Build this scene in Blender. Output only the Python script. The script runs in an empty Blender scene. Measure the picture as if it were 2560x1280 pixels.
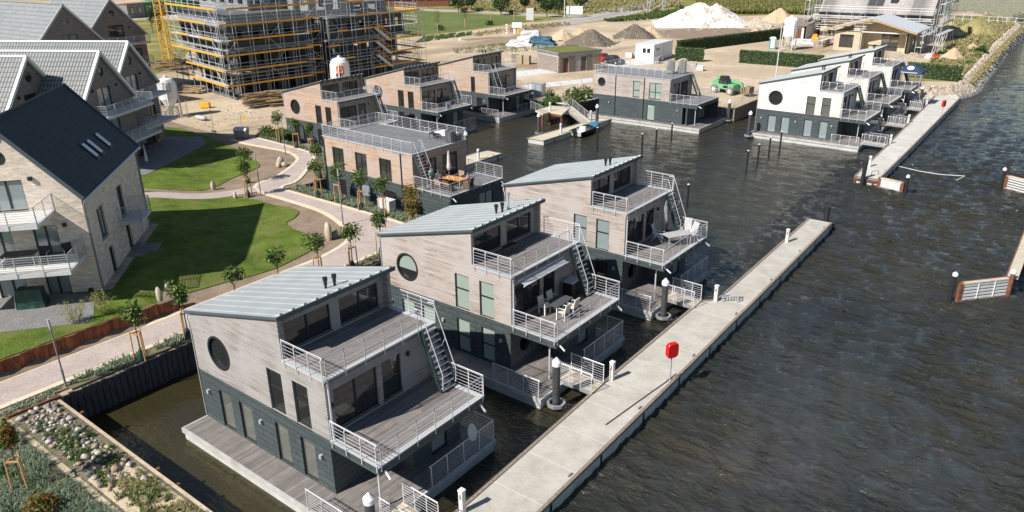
import bpy, bmesh, math, random
from mathutils import Vector, Matrix
from mathutils.geometry import tessellate_polygon
R = math.radians
SC = bpy.context.scene
COL = SC.collection
random.seed(7)
# ---------------------------------------------------------------- camera
CX, CY, CZ = 30.0209, -14.9640, 20.9520
FR = Vector((0.79063805, 0.61219512, -0.01042182))
FU = Vector((-0.22406021, 0.30512616, 0.92557822))
FF = Vector((-0.56981444, 0.72946224, -0.37841292))
FPX = 1889.9
cd = bpy.data.cameras.new('camera')
cam = bpy.data.objects.new('camera', cd)
COL.objects.link(cam)
m = Matrix.Identity(4)
for i in range(3):
    m[i][0], m[i][1], m[i][2] = FR[i], FU[i], -FF[i]
m[0][3], m[1][3], m[2][3] = CX, CY, CZ
cam.matrix_world = m
cd.sensor_width = 36
cd.lens = FPX / 2560 * 36
cd.clip_end = 6000
SC.camera = cam
# ---------------------------------------------------------------- light
AZ, EL = 254.0, 42.0          # the sun stands over (-.28, -.96), 42 degrees up
SC.world = bpy.data.worlds.new('World')
SC.world.use_nodes = True
wn = SC.world.node_tree
sky = wn.nodes.new('ShaderNodeTexSky')
sky.sky_type = 'NISHITA'
sky.sun_disc = False
sky.sun_elevation = R(EL)
sky.sun_rotation = R(90 - AZ)
sky.air_density = 1.0; sky.dust_density = 0.15; sky.ozone_density = 1.2
wn.nodes['Background'].inputs[1].default_value = 0.066
wn.links.new(sky.outputs[0], wn.nodes['Background'].inputs[0])
sl = bpy.data.lights.new('sun', 'SUN')
sl.energy = 5.0; sl.angle = R(0.5); sl.color = (1.0, 0.95, 0.88)
so = bpy.data.objects.new('sun', sl); COL.objects.link(so)
sd = Vector((math.cos(R(AZ)) * math.cos(R(EL)), math.sin(R(AZ)) * math.cos(R(EL)), math.sin(R(EL))))
so.rotation_euler = sd.to_track_quat('Z', 'Y').to_euler()
SC.view_settings.view_transform = 'Standard'
SC.view_settings.look = 'None'
SC.view_settings.exposure = 0.52
SC.view_settings.gamma = 1
SC.render.film_transparent = False
SC.cycles.max_bounces = 6
SC.cycles.transparent_max_bounces = 12

def G(px, py, z=1.6):
    "the point at height z seen at pixel (px, py) of the 2560 wide photograph"
    d = FF + FR * ((px - 1280) / FPX) - FU * ((py - 640) / FPX)
    t = (z - CZ) / d.z
    return Vector((CX + d.x * t, CY + d.y * t, z))
# ---------------------------------------------------------------- materials
MT = {}
class Nd:
    def __init__(s, name):
        s.m = bpy.data.materials.new(name); s.m.use_nodes = True
        s.t = s.m.node_tree; s.b = s.t.nodes['Principled BSDF']
        MT[name] = s.m
    def n(s, typ, **k):
        o = s.t.nodes.new(typ)
        for a, v in k.items():
            if a.startswith('i_'):
                key = a[2:]
                o.inputs[int(key) if key.isdigit() else key.replace('_', ' ')].default_value = v
            else: setattr(o, a, v)
        return o
    def l(s, a, b): s.t.links.new(a, b)
    def math(s, op, a, b=None, c=None):
        o = s.n('ShaderNodeMath', operation=op)
        for i, v in enumerate((a, b, c)):
            if v is None: continue
            if hasattr(v, 'links'): s.l(v, o.inputs[i])
            else: o.inputs[i].default_value = v
        return o.outputs[0]
    def pos(s, obj=False):
        if obj: return s.n('ShaderNodeTexCoord').outputs['Object']
        return s.n('ShaderNodeNewGeometry').outputs['Position']
    def sep(s, v):
        o = s.n('ShaderNodeSeparateXYZ'); s.l(v, o.inputs[0]); return o.outputs
    def comb(s, x, y, z):
        o = s.n('ShaderNodeCombineXYZ')
        for i, v in enumerate((x, y, z)):
            if hasattr(v, 'links'): s.l(v, o.inputs[i])
            else: o.inputs[i].default_value = v
        return o.outputs[0]
    def scale(s, v, sc):
        o = s.n('ShaderNodeVectorMath', operation='MULTIPLY'); s.l(v, o.inputs[0]); o.inputs[1].default_value = sc
        return o.outputs[0]
    def noise(s, v, sc, det=3, rough=.55, dist=0):
        o = s.n('ShaderNodeTexNoise'); s.l(v, o.inputs['Vector'])
        o.inputs['Scale'].default_value = sc; o.inputs['Detail'].default_value = det
        o.inputs['Roughness'].default_value = rough; o.inputs['Distortion'].default_value = dist
        return o.outputs[0]
    def vor(s, v, sc, feat='F1'):
        o = s.n('ShaderNodeTexVoronoi', feature=feat); s.l(v, o.inputs['Vector']); o.inputs['Scale'].default_value = sc
        return o.outputs
    def ramp(s, f, stops):
        o = s.n('ShaderNodeValToRGB'); s.l(f, o.inputs[0])
        e = o.color_ramp.elements
        while len(e) < len(stops): e.new(0.5)
        for i, (p, c) in enumerate(stops):
            e[i].position = p; e[i].color = (c, c, c, 1) if not hasattr(c, '__len__') else (*c, 1)
        return o.outputs[0]
    def mix(s, f, a, b, mode='MIX'):
        o = s.n('ShaderNodeMix', data_type='RGBA', blend_type=mode)
        for i, v in ((0, f), (6, a), (7, b)):
            if hasattr(v, 'links'): s.l(v, o.inputs[i])
            elif i == 0: o.inputs[0].default_value = v
            else: o.inputs[i].default_value = (*v, 1)
        return o.outputs[2]
    def col(s, c):
        if hasattr(c, 'links'): s.l(c, s.b.inputs['Base Color'])
        else: s.b.inputs['Base Color'].default_value = (*c, 1)
    def bump(s, h, dist=.02, strength=1.0):
        o = s.n('ShaderNodeBump'); s.l(h, o.inputs['Height']); o.inputs['Distance'].default_value = dist
        o.inputs['Strength'].default_value = strength
        s.l(o.outputs[0], s.b.inputs['Normal'])
    def set(s, rough=.7, metal=0, spec=None):
        if hasattr(rough, 'links'): s.l(rough, s.b.inputs['Roughness'])
        else: s.b.inputs['Roughness'].default_value = rough
        s.b.inputs['Metallic'].default_value = metal
        if spec is not None: s.b.inputs['Specular IOR Level'].default_value = spec

def flat(name, c, rough=.6, metal=0, var=.15, sc=3.0, spec=None):
    k = Nd(name); p = k.pos()
    n = k.noise(p, sc, 4)
    f = k.ramp(n, [(.3, 1 - var), (.7, 1 + var * .5)])
    k.col(k.mix(1.0, tuple(c), f, 'MULTIPLY')); k.set(rough, metal, spec); return k
def wood(name, ca, cb, cc, board=.115, grey=None):
    k = Nd(name); p = k.pos(); x, y, z = k.sep(p)
    u = k.math('ADD', x, y)
    zi = k.math('FLOOR', k.math('DIVIDE', z, board))
    off = k.math('MULTIPLY', zi, 1.618)
    ui = k.math('FLOOR', k.math('ADD', k.math('DIVIDE', u, 5.2), off))
    wn_ = k.n('ShaderNodeTexWhiteNoise', noise_dimensions='2D'); k.l(k.comb(zi, ui, 0), wn_.inputs['Vector'])
    g = k.noise(k.comb(k.math('MULTIPLY', x, .8), k.math('MULTIPLY', y, .8), k.math('MULTIPLY', z, 17)), 1.0, 6, .75)
    big = k.noise(p, .55, 3)
    kn = k.vor(k.comb(k.math('MULTIPLY', x, 2.2), k.math('MULTIPLY', y, 2.2), k.math('MULTIPLY', z, 7)), 1.0)[0]
    c = k.mix(k.ramp(g, [(.36, 0), (.60, 1)]), ca, cb)
    c = k.mix(k.math('MULTIPLY', wn_.outputs['Value'], .5), c, cc)
    c = k.mix(1, c, k.ramp(wn_.outputs['Value'], [(0, .78), (.5, 1.0), (1, 1.12)]), 'MULTIPLY')
    c = k.mix(k.ramp(kn, [(.06, .65), (.13, 0)]), c, tuple(v * .35 for v in ca))
    if grey: c = k.mix(k.ramp(big, [(.42, 0), (.62, .8)]), c, grey)
    fr = k.math('FRACT', k.math('DIVIDE', z, board))
    gr = k.ramp(fr, [(.0, .58), (.09, .62), (.17, 1)])
    c = k.mix(1.0, c, gr, 'MULTIPLY')
    k.col(c); k.set(.75); k.bump(gr, .006); return k
wood('wood_grey', (.165, .148, .138), (.43, .395, .37), (.26, .237, .222), grey=(.36, .342, .33))
wood('wood_mid', (.20, .165, .14), (.53, .455, .41), (.33, .28, .245), grey=(.44, .40, .37))
wood('wood_warm', (.28, .175, .115), (.58, .43, .33), (.38, .265, .185), grey=(.42, .35, .30))
wood('wood_pale', (.60, .54, .47), (.82, .76, .68), (.66, .59, .51), grey=(.74, .70, .64))
def slate():
    k = Nd('slate'); p = k.pos(); x, y, z = k.sep(p)
    b = k.n('ShaderNodeTexBrick', offset=.37, offset_frequency=2)
    k.l(k.comb(k.math('ADD', x, y), k.math('ADD', z, .02), 0), b.inputs['Vector'])
    for a, v in (('Scale', 1), ('Mortar Size', .016), ('Brick Width', 1.15), ('Row Height', .3), ('Bias', 0.0)): b.inputs[a].default_value = v
    b.inputs['Color1'].default_value = (.040, .054, .058, 1); b.inputs['Color2'].default_value = (.060, .077, .082, 1)
    b.inputs['Mortar'].default_value = (.010, .014, .016, 1)
    n = k.noise(p, 8, 4)
    k.col(k.mix(.35, b.outputs[0], k.ramp(n, [(.3, (.03, .04, .042)), (.7, (.09, .108, .11))])))
    k.set(.62); k.bump(b.outputs[1], -.012)
slate()
def deck(name, ca, cb, w=.145, axis=0, rough=.7):
    k = Nd(name); p = k.pos(); s = k.sep(p)
    a, o = s[axis], s[1 - axis]
    f = k.math('DIVIDE', a, w); i = k.math('FLOOR', f)
    j = k.math('FLOOR', k.math('ADD', k.math('DIVIDE', o, 2.4), k.math('MULTIPLY', i, .5)))
    wn_ = k.n('ShaderNodeTexWhiteNoise', noise_dimensions='2D'); k.l(k.comb(i, j, 0), wn_.inputs['Vector'])
    c = k.mix(wn_.outputs['Value'], ca, cb)
    n = k.noise(p, 2.2, 5, .7)
    c = k.mix(1, c, k.ramp(n, [(.3, .8), (.7, 1.15)]), 'MULTIPLY')
    gr = k.ramp(k.math('FRACT', f), [(.0, .25), (.07, .3), (.12, 1)])
    c = k.mix(1, c, gr, 'MULTIPLY')
    k.col(c); k.set(rough); k.bump(gr, .005)
deck('deck_wood', (.155, .138, .128), (.235, .213, .198))
deck('deck_tan', (.27, .225, .18), (.38, .33, .27))
deck('deck_grey', (.15, .15, .155), (.21, .21, .215), axis=1)
deck('plank_bleached', (.48, .42, .32), (.62, .56, .45), w=.13, axis=1)
flat('steel', (.58, .58, .60), .38, .65, .1)
flat('steel_white', (.66, .65, .67), .4, .3, .08)
flat('galv', (.50, .52, .54), .5, .3, .15)
flat('frame_dark', (.022, .024, .028), .45, 0, .1)
flat('green_dark', (.035, .062, .055), .5, .1)
flat('pile_black', (.018, .018, .021), .5)
flat('cap_white', (.78, .77, .80), .5, 0, .05)
flat('rust', (.18, .065, .035), .85, 0, .5, 5)
flat('timber', (.42, .29, .15), .8, 0, .35, 6)
flat('timber_old', (.24, .20, .165), .85, 0, .4, 8)
flat('stake', (.50, .30, .13), .8, 0, .3, 6)
flat('bark', (.16, .11, .07), .9, 0, .4, 14)
flat('red', (.62, .012, .012), .35, 0, .06)
flat('black', (.012, .012, .013), .5)
flat('white', (.75, .75, .75), .5, 0, .05)
flat('offwhite', (.62, .61, .58), .6, 0, .1)
flat('bag_green', (.012, .05, .035), .4)
flat('tarp_blue', (.05, .13, .18), .5, 0, .4)
flat('tarp_white', (.62, .62, .64), .5, 0, .3, 5)
flat('orange', (.80, .38, .035), .55, 0, .2, 2)
flat('yellow', (.75, .42, .03), .6, 0, .25, 2)
flat('crane_yellow', (.66, .33, .03), .6, 0, .2, 2)
flat('green_box', (.012, .13, .045), .5, 0, .15)
flat('tele_green', (.16, .40, .20), .45, 0, .12)
flat('blue', (.04, .20, .38), .5)
flat('teal', (.03, .30, .36), .5)
flat('navy', (.025, .05, .10), .6)
flat('mid_grey', (.20, .205, .21), .7)
flat('dark_grey', (.07, .075, .08), .6)
flat('light_grey', (.40, .40, .40), .7)
flat('bale', (.40, .32, .22), .8)
flat('skin', (.50, .27, .18), .6)
flat('hair', (.10, .06, .035), .8)
flat('cushion', (.30, .20, .15), .8)
flat('wicker', (.13, .08, .05), .85, 0, .4, 20)
flat('table_top', (.58, .27, .07), .5, 0, .25, 8)
flat('linen', (.62, .55, .47), .8)
flat('rope', (.02, .02, .02), .7)
def conc(name, c, sp=.35, scale=1.0, stain=(.28, .24, .16), amt=.5, bump=.01):
    k = Nd(name); p = k.pos()
    a = k.noise(p, .9 * scale, 5, .6); b = k.noise(p, 9 * scale, 4, .7); st = k.noise(k.scale(p, (.6, 1.1, 1)), .7 * scale, 6, .75, .6)
    cc = k.mix(1, tuple(c), k.ramp(a, [(.3, 1 - sp), (.7, 1.08)]), 'MULTIPLY')
    cc = k.mix(1, cc, k.ramp(b, [(.3, .86), (.7, 1.07)]), 'MULTIPLY')
    cc = k.mix(k.ramp(st, [(.52, 0), (.74, amt)]), cc, stain)
    k.col(cc); k.set(.85); k.bump(b, bump)
conc('concrete', (.40, .395, .37))
conc('pontoon_top', (.48, .45, .395), .2, 1.2, (.34, .28, .19), .75, .003)
conc('pontoon_far', (.56, .54, .49), .18, 1.0, (.38, .33, .26), .6, .003)
conc('hull_edge', (.47, .46, .44), .3, 1.6, (.25, .22, .15), .7, .003)
conc('pontoon_old', (.55, .50, .38), .15, 1.2, (.42, .33, .16), .8, .003)
conc('hull_conc', (.52, .53, .50), .25, 1.4, (.26, .24, .15), .6)
conc('kerb', (.66, .56, .42), .12, 2, (.50, .40, .28), .4, .003)
conc('dark_conc', (.12, .125, .13), .4, .5, (.05, .05, .055), .7)
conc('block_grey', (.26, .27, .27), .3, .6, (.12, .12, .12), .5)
conc('stone', (.52, .475, .43), .3, 3, (.22, .19, .17), .6, .03)
conc('stone_red', (.40, .28, .23), .3, 3, (.25, .17, .14), .6, .03)
conc('stone_dark', (.20, .20, .21), .3, 3, (.12, .12, .12), .6, .03)
conc('stone_tan', (.54, .46, .35), .3, 1.5, (.28, .21, .14), .8, .05)
conc('slab_white', (.60, .60, .60), .12, .6, (.45, .44, .41), .5)
def corten():
    k = Nd('corten'); p = k.pos()
    a = k.noise(k.scale(p, (1, 1, .25)), 3.2, 6, .75); 
    k.col(k.ramp(a, [(.3, (.05, .018, .012)), (.48, (.16, .052, .025)), (.6, (.30, .10, .035)), (.75, (.42, .19, .09))])); k.set(.85); k.bump(a, .02)
corten()
def old_pile():
    k = Nd('sheet_timber'); p = k.pos()
    a = k.noise(k.scale(p, (3, 3, .5)), 4, 5, .7)
    k.col(k.ramp(a, [(.3, (.028, .031, .034)), (.6, (.07, .075, .078)), (.8, (.13, .13, .12))])); k.set(.8); k.bump(a, .02)
old_pile()
def metal_roof(name, c):
    k = Nd(name); p = k.pos()
    a = k.noise(p, .8, 4); b = k.noise(p, 30, 3)
    cc = k.mix(1, c, k.ramp(a, [(.3, .9), (.7, 1.06)]), 'MULTIPLY')
    k.col(k.mix(1, cc, k.ramp(b, [(.3, .95), (.7, 1.05)]), 'MULTIPLY')); k.set(.5, .15)
metal_roof('roof_metal', (.385, .41, .41))
metal_roof('trim_dark', (.075, .10, .11))
metal_roof('edge_metal', (.50, .51, .52))
def glass(name, tint, gl=.9, base=(.04, .041, .043), mixf=.35):
    k = Nd(name); t = k.t
    k.b.inputs['Base Color'].default_value = (*base, 1); k.set(.03, 0, 1.0); k.b.inputs['IOR'].default_value = 1.75
    tr = k.n('ShaderNodeBsdfTransparent'); tr.inputs[0].default_value = (*tint, 1)
    ms = k.n('ShaderNodeMixShader'); ms.inputs[0].default_value = mixf
    out = t.nodes['Material Output']
    k.l(k.b.outputs[0], ms.inputs[2]); k.l(tr.outputs[0], ms.inputs[1])
    # uneven panes: a faint waviness keeps the reflections from being perfect
    n = k.noise(k.pos(), .8, 2); k.bump(n, .01, .4)
    k.l(ms.outputs[0], out.inputs[0])
glass('glass', (.55, .58, .58), mixf=.62)
glass('glass_mid', (.6, .6, .58), base=(.17, .175, .16), mixf=.7)  # grey base colour stands in for pane reflections and the room tone behind
glass('glass_light', (.8, .82, .82), base=(.20, .25, .24), mixf=.75)
glass('glass_blind', (.8, .8, .8), base=(.33, .40, .35), mixf=.92)
glass('glass_curtain', (.8, .8, .8), base=(.30, .36, .37), mixf=.8)
def brickm(name, c1, c2, mor, bw=.25, rh=.075):
    k = Nd(name); p = k.pos(True); x, y, z = k.sep(p)
    b = k.n('ShaderNodeTexBrick', offset=.5); k.l(k.comb(k.math('ADD', x, y), z, 0), b.inputs['Vector'])
    for a, v in (('Scale', 1), ('Mortar Size', .009), ('Brick Width', bw), ('Row Height', rh)): b.inputs[a].default_value = v
    b.inputs['Color1'].default_value = (*c1, 1); b.inputs['Color2'].default_value = (*c2, 1); b.inputs['Mortar'].default_value = (*mor, 1)
    n = k.noise(k.scale(p, (1, 1, 3)), 1.6, 5, .7)
    k.col(k.mix(1, b.outputs[0], k.ramp(n, [(.3, .68), (.7, 1.15)]), 'MULTIPLY')); k.set(.85); k.bump(b.outputs[1], -.01)
brickm('brick_beige', (.84, .72, .60), (.66, .56, .46), (.72, .65, .56), .36, .10)
brickm('brick_grey', (.27, .235, .215), (.19, .17, .16), (.25, .23, .215), .34, .095)
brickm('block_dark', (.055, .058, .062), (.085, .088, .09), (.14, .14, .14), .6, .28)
brickm('brick_buff', (.60, .50, .36), (.50, .41, .29), (.52, .46, .36), .4, .12)
def tiles(name, c, cw, ch, dark=.35, rough=.6):
    k = Nd(name); p = k.pos(True); x, y, z = k.sep(p)
    fx = k.math('FRACT', k.math('DIVIDE', x, cw)); fz = k.math('FRACT', k.math('DIVIDE', z, ch))
    a = k.ramp(fx, [(0, dark), (.22, dark), (.42, 1), (.8, 1.0), (1, .8)]); b = k.ramp(fz, [(0, dark), (.10, dark), (.2, 1)])
    n = k.noise(p, 1.5, 4)
    cc = k.mix(1, c, a, 'MULTIPLY'); cc = k.mix(1, cc, b, 'MULTIPLY'); cc = k.mix(1, cc, k.ramp(n, [(.3, .85), (.7, 1.1)]), 'MULTIPLY')
    k.col(cc); k.set(rough); k.bump(k.math('MULTIPLY', a, b), .03)
tiles('tiles_dark', (.013, .024, .031), .30, .27, .62, .62)
tiles('tiles_grey', (.215, .225, .23), .30, .36, .25, .55)
tiles('tiles_plain', (.24, .255, .26), .30, .45, .62, .55)
def ground(name, cols, sc=.5, fine=6, bump=.03, patch=None):
    k = Nd(name); p = k.pos()
    a = k.noise(p, sc, 6, .65, .4); b = k.noise(p, fine, 5, .75)
    f = k.math('ADD', k.math('MULTIPLY', a, .6), k.math('MULTIPLY', b, .4))
    n = len(cols)
    c = k.ramp(f, [(.34 + .32 * i / (n - 1), cc) for i, cc in enumerate(cols)])
    if patch:
        q = k.noise(k.scale(p, patch[2]), patch[1], 5, .6, .8); c = k.mix(k.ramp(q, [(.52, 0), (.62, patch[3])]), c, patch[0])
    k.col(c); k.set(.95, 0, .15); k.bump(b, bump); return k
ground('grass_lawn', [(.05, .085, .012), (.12, .175, .026), (.21, .26, .055)], .5, 9, .12, ((.18, .18, .06), .55, (1, .6, 1), .75))
ground('soil', [(.17, .125, .085), (.25, .19, .14), (.33, .26, .19)], .6, 9, .04)
ground('soil_green', [(.10, .10, .06), (.17, .15, .10), (.25, .21, .15)], .9, 9, .05, ((.09, .13, .05), 1.1, (1, 1, 1), .7))
ground('sand', [(.33, .26, .175), (.46, .37, .26), (.60, .50, .37)], .10, 1.6, .05, ((.25, .19, .125), .05, (1, .35, 1), .85))
ground('sand_heap', [(.40, .30, .19), (.47, .36, .24), (.54, .43, .30)], 1, 3, .05)
ground('gravel_dark', [(.10, .085, .065), (.15, .125, .10), (.21, .18, .14)], 1, 5, .08)
ground('rubble', [(.30, .24, .18), (.48, .41, .33), (.62, .56, .48)], 1.2, 4, .2)
ground('meadow', [(.10, .11, .03), (.22, .20, .065), (.36, .30, .12)], .10, 1.5, .05, ((.12, .14, .045), .09, (1, 1, 1), .8))
ground('mound', [(.15, .15, .06), (.29, .25, .11), (.42, .34, .18)], .35, 4, .15)
ground('field_green', [(.085, .12, .03), (.12, .15, .045), (.17, .19, .075)], .08, 2, .03)
ground('asphalt', [(.30, .28, .25), (.36, .335, .30), (.42, .39, .35)], .2, 5, .01)
def paving(name, c, mort, bw, rh, rot=0):
    k = Nd(name); p = k.pos(); v = p
    b = k.n('ShaderNodeTexBrick', offset=.5)
    mp = k.n('ShaderNodeMapping'); mp.inputs['Rotation'].default_value = (0, 0, rot); k.l(p, mp.inputs[0]); k.l(mp.outputs[0], b.inputs['Vector'])
    for a, vv in (('Scale', 1), ('Mortar Size', .008), ('Brick Width', bw), ('Row Height', rh)): b.inputs[a].default_value = vv
    b.inputs['Color1'].default_value = (*c, 1); b.inputs['Color2'].default_value = (*[q * .86 for q in c], 1); b.inputs['Mortar'].default_value = (*mort, 1)
    n = k.noise(p, .7, 5, .7); n2 = k.noise(p, 40, 2, .6)
    cc = k.mix(1, b.outputs[0], k.ramp(n, [(.3, .85), (.7, 1.1)]), 'MULTIPLY')
    cc = k.mix(1, cc, k.ramp(n2, [(.35, .75), (.65, 1.2)]), 'MULTIPLY')
    k.col(cc); k.set(.9); k.bump(b.outputs[1], -.004)
paving('paving_red', (.50, .415, .37), (.36, .30, .27), .2, .1, 0)
paving('paving_grey', (.22, .215, .21), (.12, .12, .12), .4, .2, .6)
def leafm(name, cols, tr=.25):
    k = Nd(name); g = k.n('ShaderNodeNewGeometry')
    c = k.ramp(g.outputs['Random Per Island'], [(i / (len(cols) - 1), cc) for i, cc in enumerate(cols)])
    k.col(c); k.set(.55, 0, .3)
    k.b.inputs['Transmission Weight'].default_value = 0
    td = k.n('ShaderNodeBsdfTranslucent'); k.l(c, td.inputs[0]); ms = k.n('ShaderNodeMixShader'); ms.inputs[0].default_value = tr
    k.l(k.b.outputs[0], ms.inputs[1]); k.l(td.outputs[0], ms.inputs[2]); k.l(ms.outputs[0], k.t.nodes['Material Output'].inputs[0])
leafm('leaf', [(.025, .05, .012), (.07, .12, .025), (.12, .18, .04), (.20, .26, .07)])
leafm('leaf_autumn', [(.05, .10, .02), (.12, .14, .03), (.30, .13, .03), (.10, .15, .03), (.36, .07, .03)])
leafm('leaf_far', [(.02, .042, .015), (.045, .08, .025), (.07, .11, .035)])
leafm('hedge', [(.014, .035, .01), (.035, .075, .018), (.06, .11, .03), (.13, .17, .06)])
leafm('tuft', [(.13, .18, .10), (.22, .28, .19), (.34, .39, .29), (.11, .17, .05)])
leafm('weed', [(.035, .08, .015), (.08, .14, .03), (.14, .19, .05)])
leafm('reed', [(.12, .14, .035), (.20, .20, .06), (.30, .27, .10), (.10, .13, .03)])
leafm('dry', [(.30, .25, .11), (.44, .37, .18), (.20, .21, .08), (.52, .44, .25)])
leafm('bamboo', [(.22, .26, .07), (.34, .34, .12), (.16, .20, .05), (.42, .38, .18)])
def water():
    k = Nd('water'); p = k.pos(); x, y, z = k.sep(p)
    # wind waves; calmer inside the basin than on the open side
    m1 = k.n('ShaderNodeMapRange', interpolation_type='SMOOTHSTEP'); k.l(k.math('ADD', x, k.math('MULTIPLY', y, .12)), m1.inputs[0])
    for i, v in ((1, 9.0), (2, 20.0), (3, 0.0), (4, 1.0)): m1.inputs[i].default_value = v
    m2 = k.n('ShaderNodeMapRange', interpolation_type='SMOOTHSTEP'); k.l(y, m2.inputs[0])
    for i, v in ((1, 18.0), (2, 44.0), (3, .10), (4, .55)): m2.inputs[i].default_value = v
    amt = k.math('MAXIMUM', m1.outputs[0], m2.outputs[0])
    mp = k.n('ShaderNodeMapping'); mp.inputs['Rotation'].default_value = (0, 0, R(-8)); mp.inputs['Scale'].default_value = (.5, 1.3, 1); k.l(p, mp.inputs[0])
    w1 = k.noise(mp.outputs[0], .75, 5, .60, .7); w2 = k.noise(mp.outputs[0], 4.6, 3, .55, .5)
    mp2 = k.n('ShaderNodeMapping'); mp2.inputs['Rotation'].default_value = (0, 0, R(8)); mp2.inputs['Scale'].default_value = (.4, 1.0, 1); k.l(p, mp2.inputs[0])
    w3 = k.noise(mp2.outputs[0], .22, 3, .5, .3)
    h = k.math('ADD', k.math('MULTIPLY', w1, .44), k.math('ADD', k.math('MULTIPLY', w2, .21), k.math('MULTIPLY', w3, .45)))
    h = k.math('MULTIPLY', h, k.math('ADD', k.math('MULTIPLY', amt, .97), .03))
    m3 = k.n('ShaderNodeMapRange', interpolation_type='SMOOTHSTEP'); k.l(y, m3.inputs[0])
    for i, v in ((1, 110.0), (2, 260.0), (3, 1.0), (4, 3.0)): m3.inputs[i].default_value = v
    h = k.math('MULTIPLY', h, m3.outputs[0])
    o = k.n('ShaderNodeBump'); k.l(h, o.inputs['Height']); o.inputs['Distance'].default_value = 1.0; o.inputs['Strength'].default_value = 1.0
    k.l(o.outputs[0], k.b.inputs['Normal'])
    mud = k.noise(p, .06, 4)
    shel = k.ramp(mud, [(.35, (.024, .021, .009)), (.65, (.042, .034, .013))]); opn = k.ramp(mud, [(.35, (.020, .023, .022)), (.65, (.033, .031, .021))])
    k.col(k.mix(k.math('MULTIPLY', amt, 1.0), shel, opn))
    k.set(.04, 0, 1.0); k.b.inputs['IOR'].default_value = 1.33
water()
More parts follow.
